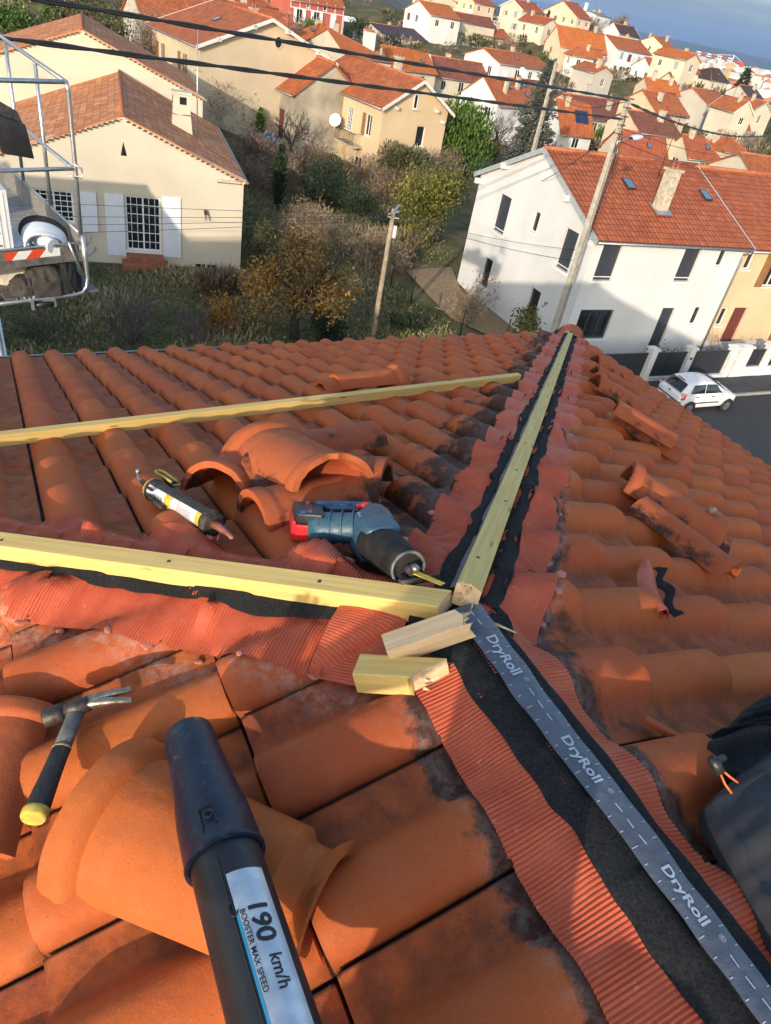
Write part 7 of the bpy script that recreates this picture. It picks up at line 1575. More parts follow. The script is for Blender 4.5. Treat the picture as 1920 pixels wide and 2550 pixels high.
# ------------------------------------------------------------------ parked car
def car(label, x, y, z, rz, roll):
    T = thing('parked_car', label, 'car', (x, y, z), rz); T.rotation_euler = (roll, 0, rz)
    WHT = mat('white_car_paint', (.74, .75, .77), .22, .03, 2, spec=.6)
    # stations along the car: x, half width, sill z, belt z, crown z of bonnet or tail
    ST_ = [(-1.93, .60, .42, .74, .76), (-1.90, .72, .30, .86, .90), (-1.80, .79, .24, .92, .97), (-1.3, .82, .20, .95, .99), (-.6, .825, .19, .94, .98), (.3, .825, .19, .92, .96), (.95, .82, .20, .90, .95), (1.35, .80, .20, .84, .90), (1.70, .74, .24, .74, .80), (1.86, .62, .30, .62, .66), (1.92, .48, .38, .52, .54)]
    rows = []
    for (sx, w, zs, zb, zc) in ST_:
        half = [(0, zs), (w * .8, zs), (w * .97, zs + .08), (w, zs + (zb - zs) * .45), (w * .985, zb - .12), (w * .93, zb), (w * .6, zc - .01), (0, zc)]
        rows.append([V(sx, -a, b) for a, b in half] + [V(sx, a, b) for a, b in half[-2:0:-1]])
    mb = MB(); mb.grid(rows, closed=True); n = len(rows[0]); mb.f.append(tuple(range(n))); mb.m.append(0); mb.sm.append(True); mb.f.append(tuple(len(mb.v) - n + i for i in range(n - 1, -1, -1))); mb.m.append(0); mb.sm.append(True)
    body = mb.build('body', WHT, T, fixn=True); sm_ = body.modifiers.new('s', 'SUBSURF'); sm_.levels = 2; sm_.render_levels = 2
    # greenhouse
    GH_ = [(-1.78, .66, .95, .60, .97), (-1.62, .70, .95, .56, 1.26), (-1.45, .71, .95, .55, 1.41), (-.9, .72, .95, .55, 1.46), (-.2, .72, .94, .54, 1.45), (.25, .715, .93, .52, 1.38), (.72, .70, .92, .56, 1.14), (1.12, .66, .90, .60, .92)]
    rows = []
    for (sx, wb, zb, wt_, zt) in GH_:
        rows.append([V(sx, -wb, zb - .04), V(sx, -(wb + (wt_ - wb) * .8), zb + (zt - zb) * .8), V(sx, -wt_ * .9, zt - .01), V(sx, 0, zt + .015), V(sx, wt_ * .9, zt - .01), V(sx, wb + (wt_ - wb) * .8, zb + (zt - zb) * .8), V(sx, wb, zb - .04)])
    mb = MB(); mb.grid(rows); rf = mb.build('roof', WHT, T); s2 = rf.modifiers.new('s', 'SUBSURF'); s2.levels = 2; s2.render_levels = 2
    GL_ = mat('car_glass', (.012, .016, .022), .06, .2, 2, spec=.9)
    def pane(name, P, parent=T, m=GL_, th=.012):
        P = [Vector(p) for p in P]; nr = (P[1] - P[0]).cross(P[2] - P[1]).normalized(); mb = MB(); mb.prism([p - nr * th * .5 for p in P], nr * th); return mb.build(name, m, parent, bevel=.004)
    for sg in (-1, 1):
        e = .735 * sg; f = .60 * sg
        pane('side_window', [V(-1.35, e, .99), V(-.50, e, .98), V(-.50, f, 1.37), V(-1.18, f, 1.34)][::sg]); pane('side_window', [V(-.44, e, .98), V(.62, e, .97), V(.20, f, 1.34), V(-.44, f, 1.37)][::sg])
        for hx in (-.95, .02):
            mb = MB(); mb.box((hx, .835 * sg, .86), (.16, .03, .035)); mb.build('door_handle', M_BLACKP, T, bevel=.006)
        mb = MB(); mb.box((-.35, .832 * sg, .55), (1.75, .025, .05)); mb.build('side_moulding', M_BLACKP, T)
        mb = MB()
        for q in (-1.12, -.47, .62): mb.box((q, .822 * sg, .68), (.008, .01, .5))
        mb.build('door_gap', M_DARKST, T)
        mb = MB(); mb.box((.62, .88 * sg, 1.0), (.13, .16, .12)); mb.build('wing_mirror', WHT, T, bevel=.03)
        tl = pane('tail_light', [V(-1.86, .74 * sg, .72), V(-1.70, .815 * sg, .74), V(-1.66, .79 * sg, 1.02), V(-1.80, .68 * sg, 1.0)][::-sg], T, mat('tail_light_red', (.55, .012, .012), .15, .1, 6, spec=.7), .05)
        mb = MB(); mb.lathe([(0, .0), (.055, .0), (.05, .014), (0, .018)], 12, Matrix.Translation((-1.80, .77 * sg, .84)) @ Matrix.Rotation(R(-90), 4, 'Y') @ Matrix.Rotation(R(30 * sg), 4, 'X')); mb.build('reverse_lamp', M_WHITE, tl)
        pane('headlight', [V(1.72, .70 * sg, .62), V(1.86, .52 * sg, .58), V(1.80, .50 * sg, .74), V(1.60, .70 * sg, .78)][::sg], T, M_LAB, .04)
        for wx in (-1.20, 1.22):
            mt = Matrix.Translation((wx, .73 * sg, .29)) @ Matrix.Rotation(R(-90 * sg), 4, 'X')
            mb = MB(); mb.lathe([(.37, .06), (.37, .125), (.30, .127), (.0, .126)], 24, mt); mb.build('wheel_arch', M_BLACKP, T)
            mb = MB(); mb.lathe([(.19, -.09), (.27, -.09), (.292, -.06), (.295, 0), (.292, .11), (.27, .14), (.205, .145), (.19, .12)], 28, mt); w_ = mb.build('wheel', mat('tyre', (.02, .02, .021), .8, .2, 20), T)
            mb = MB(); mb.lathe([(.205, .13), (.19, .142), (.12, .135), (.05, .155), (0, .158)], 24, mt)
            for q in range(8): 
                a = q * math.pi / 4; mb.box(mt @ V(.135 * math.cos(a), .135 * math.sin(a), .147), (.05, .02, .05), rot=mt.to_3x3() @ Matrix.Rotation(a, 3, 'Z'))
            mb.build('rim', M_STEEL, w_)
    pane('rear_window', [V(-1.815, -.55, 1.00), V(-1.815, .55, 1.00), V(-1.535, .50, 1.36), V(-1.535, -.50, 1.36)][::-1]); pane('windscreen', [V(1.06, .60, .965), V(1.06, -.60, .965), V(.34, -.50, 1.37), V(.34, .50, 1.37)][::-1])
    mb = MB(); mb.box((-1.50, 0, 1.415), (.05, .42, .035)); mb.build('brake_lamp', mat('tail_light_red', (.55, .012, .012), .15), T)
    mb = MB(); mb.tube([V(-1.86, .2, 1.03), V(-1.80, -.25, 1.10)], .01, 4); mb.build('rear_wiper', M_BLACKP, T)
    mb = MB(); mb.box((-1.925, 0, .60), (.05, 1.25, .055)); mb.box((-1.86, -.70, .60), (.12, .2, .05), rot=Matrix.Rotation(R(40), 3, 'Z')); mb.box((-1.86, .70, .60), (.12, .2, .05), rot=Matrix.Rotation(R(-40), 3, 'Z')); mb.build('bumper_strip', M_BLACKP, T)
    mb = MB(); mb.box((-1.945, 0, .50), (.012, .52, .11)); pl_ = mb.build('number_plate', M_LAB, T); mb = MB()
    for sg in (-1, 1): mb.box((-1.953, sg * .24, .50), (.004, .04, .11))
    mb.build('plate_band', mat('plate_blue', (.02, .10, .4), .5), pl_)
    mb = MB(); add_text(mb, 'FJ 107 CS', .085, lambda a, b: V(-1.953, -a * .95, .50 + b), .0008); mb.build('plate_text', M_INK, pl_)
    mb = MB(); mt = Matrix.Translation((-1.925, 0, .86)) @ Matrix.Rotation(R(-96), 4, 'Y'); mb.lathe([(0, .0), (.055, .0), (.06, .008), (.05, .012), (0, .01)], 18, mt); mb.build('badge', M_STEEL, T)
    mb = MB(); mb.tube([V(-1.25, 0, 1.45), V(-1.36, 0, 1.78)], .006, 4); mb.build('aerial', M_BLACKP, T)
    return T
car('white hatchback parked half on the pavement below the white house', 27.86, 18.92, .03, SH, R(2.0))

# ------------------------------------------------------------------ garden things far off
T = thing('playhouse', 'small red garden playhouse with a blue roof beside the stone annex', 'playhouse', (19.6, 57.8, ground_z(19.6, 57.8)), R(8))
mb = MB(); mb.box((0, 0, .65), (1.15, 1.1, 1.3)); mb.build('wall', mat('playhouse_red', (.32, .045, .04), .6), T); mb = MB(); mb.prism([V(-.8, -.8, 1.3), V(-.8, .8, 1.3), V(-.8, 0, 1.75)], V(1.6, 0, 0)); mb.build('roof', mat('playhouse_blue', (.05, .14, .2), .6), T)
mb = MB(); mb.box((.1, -.56, .8), (.4, .03, .5)); mb.build('window', M_PANE, T)
T = thing('swing_frame', 'green metal swing frame among the brambles', 'swing', (20.6, 48.6, ground_z(20.6, 48.6)), R(20)); mb = MB()
for a, b in ((-1.1, -.6), (-1.1, .6), (1.1, -.6), (1.1, .6)): mb.tube([V(a, b, -.1), V(a, 0, 2.0)], .04, 6)
mb.build('leg', mat('swing_green', (.12, .22, .17), .6), T); mb = MB(); mb.tube([V(-1.2, 0, 2.0), V(1.2, 0, 2.0)], .045, 6); mb.build('top_bar', mat('swing_green', (.12, .22, .17), .6), T)
# tower crane over the city
cb = V(451, 394, -34); T = thing('tower_crane', 'red and white tower crane far off over the city', 'crane', cb); MR_, MW_ = mat('crane_red', (.55, .07, .05), .6), mat('crane_white', (.72, .72, .72), .6)
mb = MB(); H2 = 44
for a, b in ((-1, -1), (1, -1), (1, 1), (-1, 1)): mb.box((a, b, H2 / 2), (.5, .5, H2))
for k in range(14):
    z_ = k * H2 / 14
    for s_ in (-1, 1): mb.tube([V(-1, s_, z_), V(1, s_, z_ + H2 / 14)], .22, 4); mb.tube([V(s_, -1, z_), V(s_, 1, z_ + H2 / 14)], .22, 4)
mb.build('tower', mat('crane_yellow', (.55, .36, .12), .6), T)
jd = (V(436.8, 410, 0) - V(cb.x, cb.y, 0)).normalized(); je = V(-jd.y, jd.x, 0)
for k in range(7):
    mb = MB(); a, b = k * 3.4, (k + 1) * 3.4
    for o_, z_ in ((je * .6, H2 + .6), (je * -.6, H2 + .6), (V(0, 0, 0), H2 + 2.0)): mb.tube([jd * a + o_ + V(0, 0, z_), jd * b + o_ + V(0, 0, z_)], .24, 4)
    mb.tube([jd * a + V(0, 0, H2 + .6), jd * ((a + b) / 2) + V(0, 0, H2 + 2), jd * b + V(0, 0, H2 + .6)], .2, 4); mb.build('jib_section', MR_ if k % 2 else MW_, T)
mb = MB(); mb.tube([jd * -7 + V(0, 0, H2 + .8), V(0, 0, H2 + .8)], .5, 4); mb.box(jd * -6.5 + V(0, 0, H2 - .4), (2, 2, 2.4)); mb.build('counter_jib', MR_, T)
mb = MB(); mb.tube([V(0, 0, H2), V(0, 0, H2 + 4)], .35, 4); mb.tube([V(0, 0, H2 + 4), jd * 14 + V(0, 0, H2 + 2)], .12, 4); mb.tube([V(0, 0, H2 + 4), jd * -6.5 + V(0, 0, H2 + 1)], .12, 4); mb.build('mast_top', MW_, T)
# the distant city reads as one mass of pale blocks
g_ = np.random.default_rng(12)
def city(name, label, r0, r1, n, hmin, hmax, wmin, wmax, cols, roofy=False):
    mb = MB()
    for k in range(n):
        az = R(g_.uniform(33, 70)); r_ = r0 + (r1 - r0) * g_.random() ** 1.1; x, y = r_ * math.sin(az), r_ * math.cos(az); z_ = ground_z(x, y); w, d = g_.uniform(wmin, wmax), g_.uniform(wmin, wmax); h = hmin + (hmax - hmin) * g_.random() ** 3
        rm = Matrix.Rotation(g_.uniform(0, 1.5), 3, 'Z'); mb.box((x, y, z_ + h / 2), (w, d, h + 4), int(g_.integers(0, 3)), rm)
        if (roofy and g_.random() < .7) or g_.random() < .12:
            zz = z_ + h / 2 + (h + 4) / 2; mb.add([V(x, y, zz) + rm @ V(*p) for p in ((-w / 2 - .4, -d / 2 - .4, .02), (w / 2 + .4, -d / 2 - .4, .02), (w / 2 + .4, d / 2 + .4, .02), (-w / 2 - .4, d / 2 + .4, .02), (-w / 2, 0, w * .18), (w / 2, 0, w * .18))], [(0, 1, 5, 4), (2, 3, 4, 5), (1, 2, 5), (3, 0, 4)], 3, False)
    return tag(mb.build(name, cols), label, 'city', None, 'stuff')
CC = [mat('city_white', (.66, .64, .60), .8, .1, .05), mat('city_cream', (.58, .52, .42), .8, .1, .05), mat('city_grey', (.42, .42, .42), .8, .1, .05), mat('city_roof', (.40, .15, .08), .8, .2, .05)]
city('distant_city', 'pale apartment blocks of the city on the plain far below', 520, 5200, 7000, 8, 24, 12, 34, CC)
city('lower_town', 'small orange roofed houses running down the slope to the city', 330, 720, 260, 5, 8, 8, 13, CC, True)

# scrub and hedges between the town houses read as one mass
foot = []
for k_, v_ in F_.items():
    _, x, y, ze, hd, L, W, hw, ri = v_; foot.append((x, y, math.cos(R(hd)), math.sin(R(hd)), L, W))
def in_house(px, py, m_=1.2):
    for x, y, c_, s_, L, W in foot:
        dx, dy = px - x, py - y; u = dx * c_ + dy * s_; v = -dx * s_ + dy * c_
        if -m_ < u < L + m_ and -m_ < v < W + m_: return True
    return False
for nm, m_, sd_, cnt, hmax, lab in (('hillside_scrub', 'olive', 71, 330, 2.6, 'green and olive scrub and hedges filling the gardens of the hillside town'), ('hillside_thicket', 'brown', 72, 330, 2.8, 'leafless brown scrub filling the gardens of the hillside town')):
    g2 = np.random.default_rng(sd_); Ps = []; Ds = []; Rn = []
    while cnt > 0:
        az = R(g2.uniform(2, 56)); r_ = 66 + 175 * g2.random() ** .8; x, y = r_ * math.sin(az), r_ * math.cos(az)
        if in_house(x, y) or (r_ < 78 and az > .55) or y < 30: continue
        cnt -= 1; z_ = ground_z(x, y); h = g2.uniform(.7, hmax); w = g2.uniform(.8, 2.0); n_ = 70
        d = g2.normal(0, 1, (n_, 3)); d /= np.linalg.norm(d, axis=1, keepdims=True); P = d * np.array([w, w, h * .55]) * g2.uniform(.5, 1, (n_, 1)) + np.array([x, y, z_ + h * .5]); Ps.append(P); Ds.append(d + np.array([0, 0, .6])); Rn.append(g2.beta(2, 2, n_) + g2.uniform(-.2, .2) + d[:, 2] * .1)
    P = np.concatenate(Ps); n_ = len(P); wf = .5 if m_ == 'olive' else .28
    tag(cards(nm, P, np.concatenate(Ds), .75 * g2.uniform(.6, 1.4, n_), .75 * wf * g2.uniform(.6, 1.4, n_), LM[m_], None, np.concatenate(Rn), seed=sd_), lab, 'scrub', None, 'stuff')
mb = MB(); mb.box((0, 0, 95), (18400, 18400, 400)); hz = mb.build('haze', bpy.data.materials.new('thin_air_haze')); hm = hz.data.materials[0]; hm.use_nodes = True; hm.node_tree.nodes.clear()
ho = hm.node_tree.nodes.new('ShaderNodeOutputMaterial'); pv = hm.node_tree.nodes.new('ShaderNodeVolumePrincipled'); pv.inputs['Density'].default_value = .00007; pv.inputs['Color'].default_value = (.45, .66, 1.0, 1); pv.inputs['Anisotropy'].default_value = .1
hm.node_tree.links.new(pv.outputs[0], ho.inputs['Volume']); tag(hz, 'thin bluish haze over the far plain', 'haze', None, 'stuff')
# ------------------------------------------------------------------ hoist platform hanging beyond the far eave
K = V(.15, 6.97, 12.26); HBd = V(math.cos(R(193)), math.sin(R(193)), 0); HAd = V(math.cos(R(98.7)), math.sin(R(98.7)), 0)
HT = thing('roof_hoist', 'aluminium roof hoist platform with tube railings and a red and white striped edge', 'hoist', (0, 7, 10.7)); OH = HT.location
def hp(a, b, z): return K + HBd * a + HAd * b + V(0, 0, z - K.z)
def htube(name, pts, r_, m=M_ALU, n=10): mb = MB(); mb.tube(pts, r_, n); return mb.build(name, m, HT, OH)
htube('top_rail', [hp(0, 0, 12.26), hp(1.6, 0, 12.19)], .020); htube('top_rail', [hp(0, -.02, 12.26), hp(0, 2.45, 12.27), hp(0, 3.4, 12.27)], .020)
htube('mid_rail', [hp(0, 0, 11.555), hp(1.6, 0, 11.50)], .0185); htube('mid_rail', [hp(0, 0, 11.555), hp(0, 1.8, 11.50), hp(0, 3.4, 11.42)], .0185)
htube('corner_post', [hp(0, 0, 12.27), hp(-.015, 0, 12.2), hp(-.02, .0, 11.6), hp(-.015, 0, 10.93)], .0205)
htube('rail_post', [hp(0, 1.02, 12.26), hp(0, 1.0, 10.86)], .019); htube('rail_post', [hp(0, 2.22, 12.24), hp(0, 2.18, 10.80)], .019)
mb = MB(); mb.tube([hp(0, -.02, 11.6), hp(-.07, -.03, 11.56), hp(-.07, -.02, 11.48), hp(.06, -.02, 11.5)], .010, 7); mb.build('hook', M_ALU, HT, OH)
# floor, side panel and striped edge beam
M_PLATE = mat('chequer_plate', (.34, .33, .31), .55, .35, 26, .5, 40, .5); M_EDGE = mat('grimy_aluminium_beam', (.17, .155, .15), .6, .35, 14, .2, 60, .4)
mb = MB(); mb.prism([hp(0, .05, 10.80), hp(1.6, .05, 10.78), hp(1.6, 3.2, 10.55), hp(0, 3.2, 10.55)], V(0, 0, -.03)); mb.build('floor_plate', mat('dusty_floor', (.30, .28, .26), .85, .3, 14, .4, 50), HT, OH)
mb = MB(); mb.prism([hp(-.01, .0, 10.80), hp(-.01, 3.2, 10.53), hp(-.01, 3.2, 10.80), hp(-.01, .0, 10.965)], HBd * .025); mb.build('side_panel', M_PLATE, HT, OH)
mb = MB(); mb.tube([hp(-.0, 0, 10.972), hp(0, 3.2, 10.81)], .017, 4); mb.build('panel_edge', M_ALU, HT, OH)
mb = MB(); mb.prism([hp(.03, -.01, 10.87), hp(1.6, -.01, 10.80), hp(1.6, -.01, 10.63), hp(.03, -.01, 10.70)], HAd * .04); mb.build('edge_beam', M_EDGE, HT, OH)
mb = MB(); mb.tube([hp(.02, -.012, 10.876), hp(1.6, -.012, 10.805)], .012, 6); mb.build('beam_rim', M_ALU, HT, OH)
MRED = mat('reflective_red', (.62, .06, .02), .4, .15, 60); MWH = mat('reflective_white', (.66, .66, .64), .4, .08, 60)
def sp_(a, f): return hp(a, -.016, 10.852 - .0446 * a - .078 * f)
mb = MB(); q0, q1, nS = .20, .705, 4
w_ = (q1 - q0) / 4; cuts = [q0, q0 + w_ * 1.0, q0 + w_ * 2.0, q0 + w_ * 3.0, q1]
for k in range(4):
    a, b = cuts[k], cuts[k + 1]; sl_ = .07; ta, tb = (a + (0 if k == 0 else sl_)), (b + (sl_ if k < 3 else 0))
    P = [sp_(a + (sl_ * .0 if k == 0 else 0), 0), sp_(b if k == 3 else b, 0), sp_(b if k == 3 else b + sl_, 1), sp_(a if k == 0 else a + sl_, 1)]
    mb.quad(*P, mi=(0 if k % 2 else 1))
mb.build('warning_stripe', [MRED, MWH], HT, OH)
# U shaped bumper tube, brace, footboard and roller
U = [hp(-.025, -.01, 10.95), hp(-.04, -.01, 10.7), hp(-.045, -.01, 10.52), hp(-.03, -.01, 10.43), hp(.02, -.01, 10.375), hp(.11, -.01, 10.358), hp(.5, -.01, 10.345), hp(1.2, -.01, 10.325)]
htube('bumper_tube', U, .0215); htube('brace', [hp(.115, -.03, 10.895), hp(.06, -.02, 10.72), hp(-.005, -.01, 10.55)], .011); htube('brace', [hp(-.02, .06, 10.95), hp(-.03, .03, 10.75), hp(-.03, -.01, 10.56)], .016)
mb = MB(); mb.tube([hp(-.02, -.01, 10.96 - .02 * k) + V(.012 * math.cos(k * 2.2), .012 * math.sin(k * 2.2), 0) for k in range(14)], .004, 5); mb.build('spring', M_STEEL, HT, OH)
mb = MB()
for k in range(26): mb.box(hp(.13 + .02 * k, .02, 10.385 - .0005 * k), (.005, .09, .02), rot=Matrix.Rotation(R(193 + 35 * (-1) ** k), 3, 'Z'))
mb.build('footboard_grating', M_ALU, HT, OH)
mb = MB(); mb.tube([hp(.31, -.01, 10.293), hp(.50, -.01, 10.288)], .032, 14); mb.build('roller', M_BLACKP, HT, OH); mb = MB(); mb.box(hp(.30, -.01, 10.31), (.02, .07, .09)); mb.box(hp(.515, -.01, 10.305), (.03, .08, .10)); mb.box(hp(.36, -.01, 10.335), (.12, .06, .02)); mb.build('roller_bracket', M_ALU, HT, OH)
mb = MB(); mb.prism([hp(.46, .25, 10.36), hp(.46, .25, 10.62), hp(1.5, .6, 10.62), hp(1.5, .6, 10.46)], V(.02, .1, 0)); mb.build('ladder_rail', mat('worn_white_beam', (.58, .55, .46), .7, .35, 9, .2, 30), HT, OH)
# things on the platform
T = thing('white_duct', 'white plastic duct cowl with a ribbed hose lying on the hoist floor', 'duct', hp(.33, .30, 10.80)); OT = T.location
e1 = (HBd * -.95 + V(0, 0, -.28)).normalized(); e2 = (V(0, 0, .93) + HBd * -.25 + HAd * .2).normalized(); e3 = (HAd * .8 + V(0, 0, .45) - HBd * .1).normalized(); cc0 = hp(.31, .02, 10.80)
def arch(r0, r1, d0, d1, t_):
    m_ = MB(); A_ = np.linspace(-.12, math.pi * 1.02, 26)
    P = lambda r_, d_: [cc0 + e1 * (-.215 * r_ * math.cos(a)) + e2 * (.155 * r_ * math.sin(a) ** .8 if math.sin(a) > 0 else .155 * r_ * math.sin(a)) + e3 * d_ for a in A_]
    m_.grid([P(r0, d0), P(r0 * 1.01, d0 + .006), P(r1, d1 - .006), P(r1 * .99, d1), P(r1 * (1 - t_), d1), P(r0 * (1 - t_), d0), P(r0, d0)]); return m_
arch(.97, 1.0, 0, .03, .08).build('cowl_lip', mat('white_plastic', (.66, .68, .72), .4, .05, 9), T, OT); arch(.93, 1.02, .03, .15, .05).build('cowl', mat('white_plastic', (.66, .68, .72), .4, .05, 9), T, OT); arch(1.04, 1.10, .15, .21, .10).build('cowl_rim', mat('dark_felt', (.03, .028, .026), .9), T, OT)
mb = MB(); hs = [hp(.26 + .012 * k, -.02 + .028 * k, 10.86 + .01 * math.sin(k * .4)) for k in range(10)]
pts, rs = [], []
for k in range(9):
    for q in range(4): pts.append(hs[k].lerp(hs[k + 1], q / 4)); rs.append(.066 + (.006 if q in (1, 2) else 0))
mb.tube(pts, rs, 16); mb.build('ribbed_hose', mat('hose_grey', (.55, .57, .60), .5), T, OT)
T = thing('white_box', 'tall white carton with a small printed label at the left end of the hoist', 'box', hp(.80, .06, 10.82)); mb = MB(); mb.prism([hp(.605, .03, 10.84), hp(1.25, .03, 10.81), hp(1.25, .03, 11.40), hp(.605, .03, 11.36)], HAd * .35); mb.build('carton', mat('carton_white', (.66, .66, .66), .6, .06, 6), T, T.location)
mb = MB()
for u in (.64, .69): mb.prism([hp(u, .028, 10.85), hp(u + .012, .028, 10.85), hp(u + .012, .028, 11.35), hp(u, .028, 11.35)], HAd * -.004)
mb.build('fold_line', M_FRAME, T, T.location)
mb = MB(); mb.quad(hp(.70, .0275, 10.985), hp(.79, .0275, 10.98), hp(.79, .0275, 10.86), hp(.70, .0275, 10.865)); lbx = mb.build('label', mat('label_paper', (.74, .74, .74), .5), T, T.location)
mb = MB(); mb.box(hp(.715, .0265, 10.985), (.022, .003, .016)); mb.build('label_mark', mat('label_blue', (.03, .2, .45), .5), lbx); lbx.children[0].location = -T.location
mb = MB(); mb.lathe([(0, 0), (.010, 0)], 12, Matrix.Translation(hp(.755, .0265, 10.95)) @ Matrix.Rotation(R(90), 4, 'X')); o = mb.build('label_dot', mat('label_crimson', (.5, .03, .03), .5), lbx); o.location = -T.location
mb = MB()
for k in range(6): mb.box(hp(.705 + .014 * k, .0265, 10.872), (.008 if k % 2 else .011, .003, .016))
o = mb.build('label_barcode', M_INK, lbx); o.location = -T.location
T = tag((lambda mb: (mb.prism([hp(.52, 1.5, 10.72), hp(1.2, 1.5, 10.72), hp(1.2, 1.5, 11.35), hp(.52, 1.5, 11.3)], HAd * .3), mb.build('cardboard_box', mat('brown_cardboard', (.36, .22, .12), .85, .15, 8), None, bevel=.004))[1])(MB()), 'brown cardboard box standing behind the white carton on the hoist', 'box')
T = tag((lambda mb: (mb.grid([[hp(.46 + .15 * a + .03 * fb(b * 3, 2), .1 + .25 * b, 10.83 + .10 * b * (1 - .5 * a) + .03 * fb(a * 3 + b * 4, 6)) for a in np.linspace(0, 1, 8)] for b in np.linspace(0, 1, 8)]), mb.build('paper_sheet', M_LAB))[1])(MB()), 'curled white sheet between the carton and the duct cowl', 'sheet')
T = thing('tool_pouch', 'black plastic tool pouch hung on the hoist railing', 'pouch', hp(.45, -.02, 11.85))
mb = MB(); mb.prism([hp(.36, -.035, 11.66), hp(.62, -.035, 11.70), hp(.68, -.035, 12.02), hp(.40, -.035, 11.93)], HAd * -.09); mb.build('pouch_body', M_BLACKP, T, T.location, bevel=.012, fixn=True)
mb = MB(); mb.prism([hp(.40, -.03, 11.90), hp(.62, -.03, 11.95), hp(.63, -.03, 12.12), hp(.44, -.03, 12.02)], HAd * -.03); mb.build('pouch_back', M_DARKST, T, T.location, bevel=.01, fixn=True)
cz = hp(.30, .12, 10.52); M_COAT = mat('dark_brown_cloth', (.045, .038, .032), .85, .3, 10, .4, 200, dist=.002)
T = thing('work_coat', 'dark brown work coat stuffed under the striped hoist edge', 'coat', cz)
folds((cz.x - .03, cz.y - .02, cz.z - .13), .26, .16, .26, 2.2, n=80, m=44, fold=.035, rot=.2, fr=3.2).build('coat_body', M_COAT, T, cz); folds((cz.x - .22, cz.y - .05, cz.z - .14), .16, .14, .16, 6.4, n=60, m=34, fold=.045, fr=3.6).build('coat_sleeve', M_COAT, T, cz); folds((cz.x + .17, cz.y + .0, cz.z - .10), .13, .13, .25, 9.1, n=60, m=34, fold=.03, fr=3).build('coat_lining', M_FLEECE, T, cz)
mb = MB(); mb.prism([cz + V(-.34, .14, -.10), cz + V(.34, .30, -.10), cz + V(.34, .30, -.16), cz + V(-.34, .14, -.16)], V(0, .25, 0)); o = mb.build('hoist_crossbeam', M_EDGE, HT, OH)
mb = MB(); mb.box(hp(.32, .2, 10.37), (.9, .4, .02), rot=Matrix.Rotation(R(193), 3, 'Z')); mb.build('footboard', M_EDGE, HT, OH)
# lift mast below the platform, down to the garden
mb = MB()
for s_ in (-.25, .25): mb.tube([hp(1.0 + s_, .9, 10.5), hp(1.0 + s_, .2, 5), hp(1.0 + s_, -.6, 0)], .05, 6)
for k in range(24): z_ = 10.2 - k * .42; mb.tube([hp(.75, .9 - .143 * (10.5 - z_), z_), hp(1.25, .9 - .143 * (10.5 - z_), z_)], .02, 5)
mb.build('ladder_mast', M_ALU, HT, OH)

# ------------------------------------------------------------------ person taking the picture, crouching on the near slope
def person(label, P, rads, links, root, head, cloth, skin, hands, hair):
    me = bpy.data.meshes.new('person'); me.from_pydata(P, links, []); o = bpy.data.objects.new('person', me); COL.objects.link(o); me.materials.append(cloth)
    sk = o.modifiers.new('skin', 'SKIN'); sk.use_smooth_shade = True
    for i, r_ in enumerate(rads): me.skin_vertices[0].data[i].radius = r_; me.skin_vertices[0].data[i].use_root = (i == root)
    ss_ = o.modifiers.new('s', 'SUBSURF'); ss_.levels = 2; ss_.render_levels = 2
    return tag(o, label, 'person')
rf_ = lambda x, y, h: V(x, y, 12.5 + TT * x + h)
pel = rf_(-.934, -1.157, .33)
fwd = V(.545, .838, 0); rgt = V(.838, -.545, 0)
def pp(f, r_, z): return pel + fwd * f + rgt * r_ + V(0, 0, z)
PT = [pp(0, 0, 0), pp(.03, 0, .18), pp(.06, 0, .36), pp(.08, 0, .50), pp(.10, 0, .60), pp(.11, 0, .66),                       # 0-5 spine, neck
      pp(.05, .13, .50), pp(.16, .21, .34), pp(.40, .00, .70),                # right arm 6-8
      pp(.05, -.13, .50), pp(.12, -.22, .36), pp(.22, -.37, .20),             # left arm 9-11
      pp(.02, .11, -.02), pp(.36, .20, -.02), pp(.12, .22, -.33), pp(.30, .23, -.40),     # right leg 12-15
      pp(.02, -.07, -.02), pp(.30, -.03, .04), pp(.14, -.05, -.30), pp(.32, -.05, -.37)]  # left leg
for i in (14, 15, 18, 19): PT[i].z = 12.5 + TT * PT[i].x + .10
RD = [(.14, .14), (.115, .11), (.12, .115), (.115, .105), (.07, .07), (.06, .06), (.07, .07), (.052, .052), (.034, .034), (.07, .07), (.052, .052), (.034, .034), (.10, .10), (.072, .075), (.048, .05), (.04, .045), (.10, .10), (.072, .075), (.048, .05), (.04, .045)]
LK = [(0, 1), (1, 2), (2, 3), (3, 4), (4, 5), (3, 6), (6, 7), (7, 8), (3, 9), (9, 10), (10, 11), (0, 12), (12, 13), (13, 14), (14, 15), (0, 16), (16, 17), (17, 18), (18, 19)]
ME_ = person('person crouching on the near slope in dark work clothes holding up a phone', PT, RD, LK, 0, None, mat('dark_work_clothes', (.03, .033, .04), .8, .2, 8), None, None, None)
M_SKIN = mat('skin', (.50, .30, .21), .55, .1, 20)
hc_ = pp(.15, 0, .80); mb = MB(); rows = []
for i in range(15):
    th = math.pi * i / 14; row = []
    for k in range(20):
        a = 2 * math.pi * k / 20; d = V(math.sin(th) * math.cos(a), math.sin(th) * math.sin(a), math.cos(th)); r_ = V(.098 * d.x, .076 * d.y, .120 * d.z)
        if d.z < -.2 and d.x < .2: r_.x *= .75
        if d.x > .75 and abs(d.y) < .22 and -.45 < d.z < .1: r_.x += .02 * (1 - abs(d.y) / .22)      # nose
        if d.x > .6 and .1 < d.z < .3: r_.x -= .008                                                     # eye line
        row.append(hc_ + fwd * r_.x + rgt * r_.y + V(0, 0, r_.z))
    rows.append(row)
mb.grid(rows, closed=True)
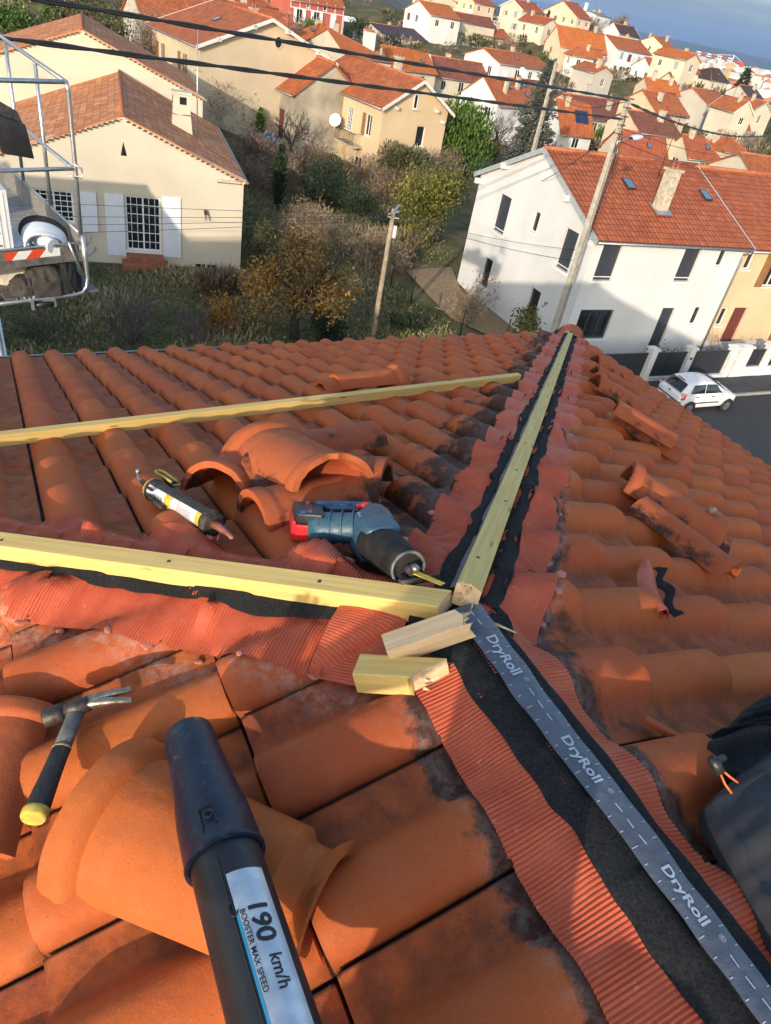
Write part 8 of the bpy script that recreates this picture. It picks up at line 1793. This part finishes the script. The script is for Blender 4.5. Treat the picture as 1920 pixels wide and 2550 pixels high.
for sg in (-1, 1): mb.lathe([(0, 0), (.02, .004), (.028, .012), (.012, .016)], 10, Matrix.Translation(hc_ + rgt * .074 * sg) @ (rgt * sg).to_track_quat('Z', 'Y').to_matrix().to_4x4(), sy=1.4)
hd_ = mb.build('head', M_SKIN, ME_)
mb = MB(); rows = []
for i in range(8):
    th = math.pi * .5 * i / 7; rows.append([hc_ + fwd * (-.006 + .108 * math.sin(th) * math.cos(a)) + rgt * (.086 * math.sin(th) * math.sin(a)) + V(0, 0, .03 + .108 * math.cos(th)) for a in np.linspace(0, 2 * math.pi, 19)[:-1]])
mb.grid(rows, closed=True); mb.build('beanie', M_FLEECE, ME_)
for sg in (-1, 1):
    w_ = PT[8] if sg > 0 else PT[11]; mb = MB(); palm = [w_, w_ + fwd * .04 + V(0, 0, .03), w_ + fwd * .075 + V(0, 0, .05)]; mb.tube(palm, [.026, .036, .032], 10, flat=.5)
    for q in range(4):
        b_ = palm[2] + rgt * ((q - 1.5) * .017) + V(0, 0, .004); ln = (.062, .074, .070, .055)[q]; mb.tube([b_, b_ + fwd * ln * .4 + V(0, 0, ln * .25), b_ + fwd * ln * .6 + V(0, 0, ln * .65) - rgt * sg * .008], [.0088, .0082, .0065], 7)
    t0_ = palm[1] - rgt * sg * .030; mb.tube([t0_, t0_ - rgt * sg * .022 + fwd * .02 + V(0, 0, .02), t0_ - rgt * sg * .028 + fwd * .045 + V(0, 0, .035)], [.011, .0095, .0075], 7)
    mb.build('hand', M_SKIN, ME_)
for i in (15, 19):
    mb = MB(); a = PT[i]; mb.tube([a - fwd * .14 + V(0, 0, -.03), a - fwd * .05 + V(0, 0, .02), a + fwd * .06 + V(0, 0, .0), a + fwd * .13 + V(0, 0, -.02)], [.042, .055, .048, .034], 10); mb.build('boot', M_DARKST, ME_)
# ------------------------------------------------------------------ unseen neighbouring houses added at left to shade the garden and bungalow
WM['ochre'] = wallm('ochre_render', (.58, .45, .28))
make_house('shade_house', 'tall ochre house out of view at left, added to shade the garden', None, 'ochre', 'orange', auto('NE', 14, 9, 8.6, 71, 'white'), vals=('u', -23, 2, 8.9, 0, 14, 9.5, 8.8, 3.2), found=1, chims=((4, 3, .7, 1.2), (10, 6, .7, 1.2)))
make_house('shade_house', 'two storey cream house out of view at left, added to shade the bungalow front', None, 'cream', 'orange', auto('SE', 11, 8, 5.8, 72, 'grey'), vals=('u', -18.5, 20.5, 6.0, -6, 11, 8, 5.9, 2.6), found=1, chims=((4, 3, .7, 1.2),))
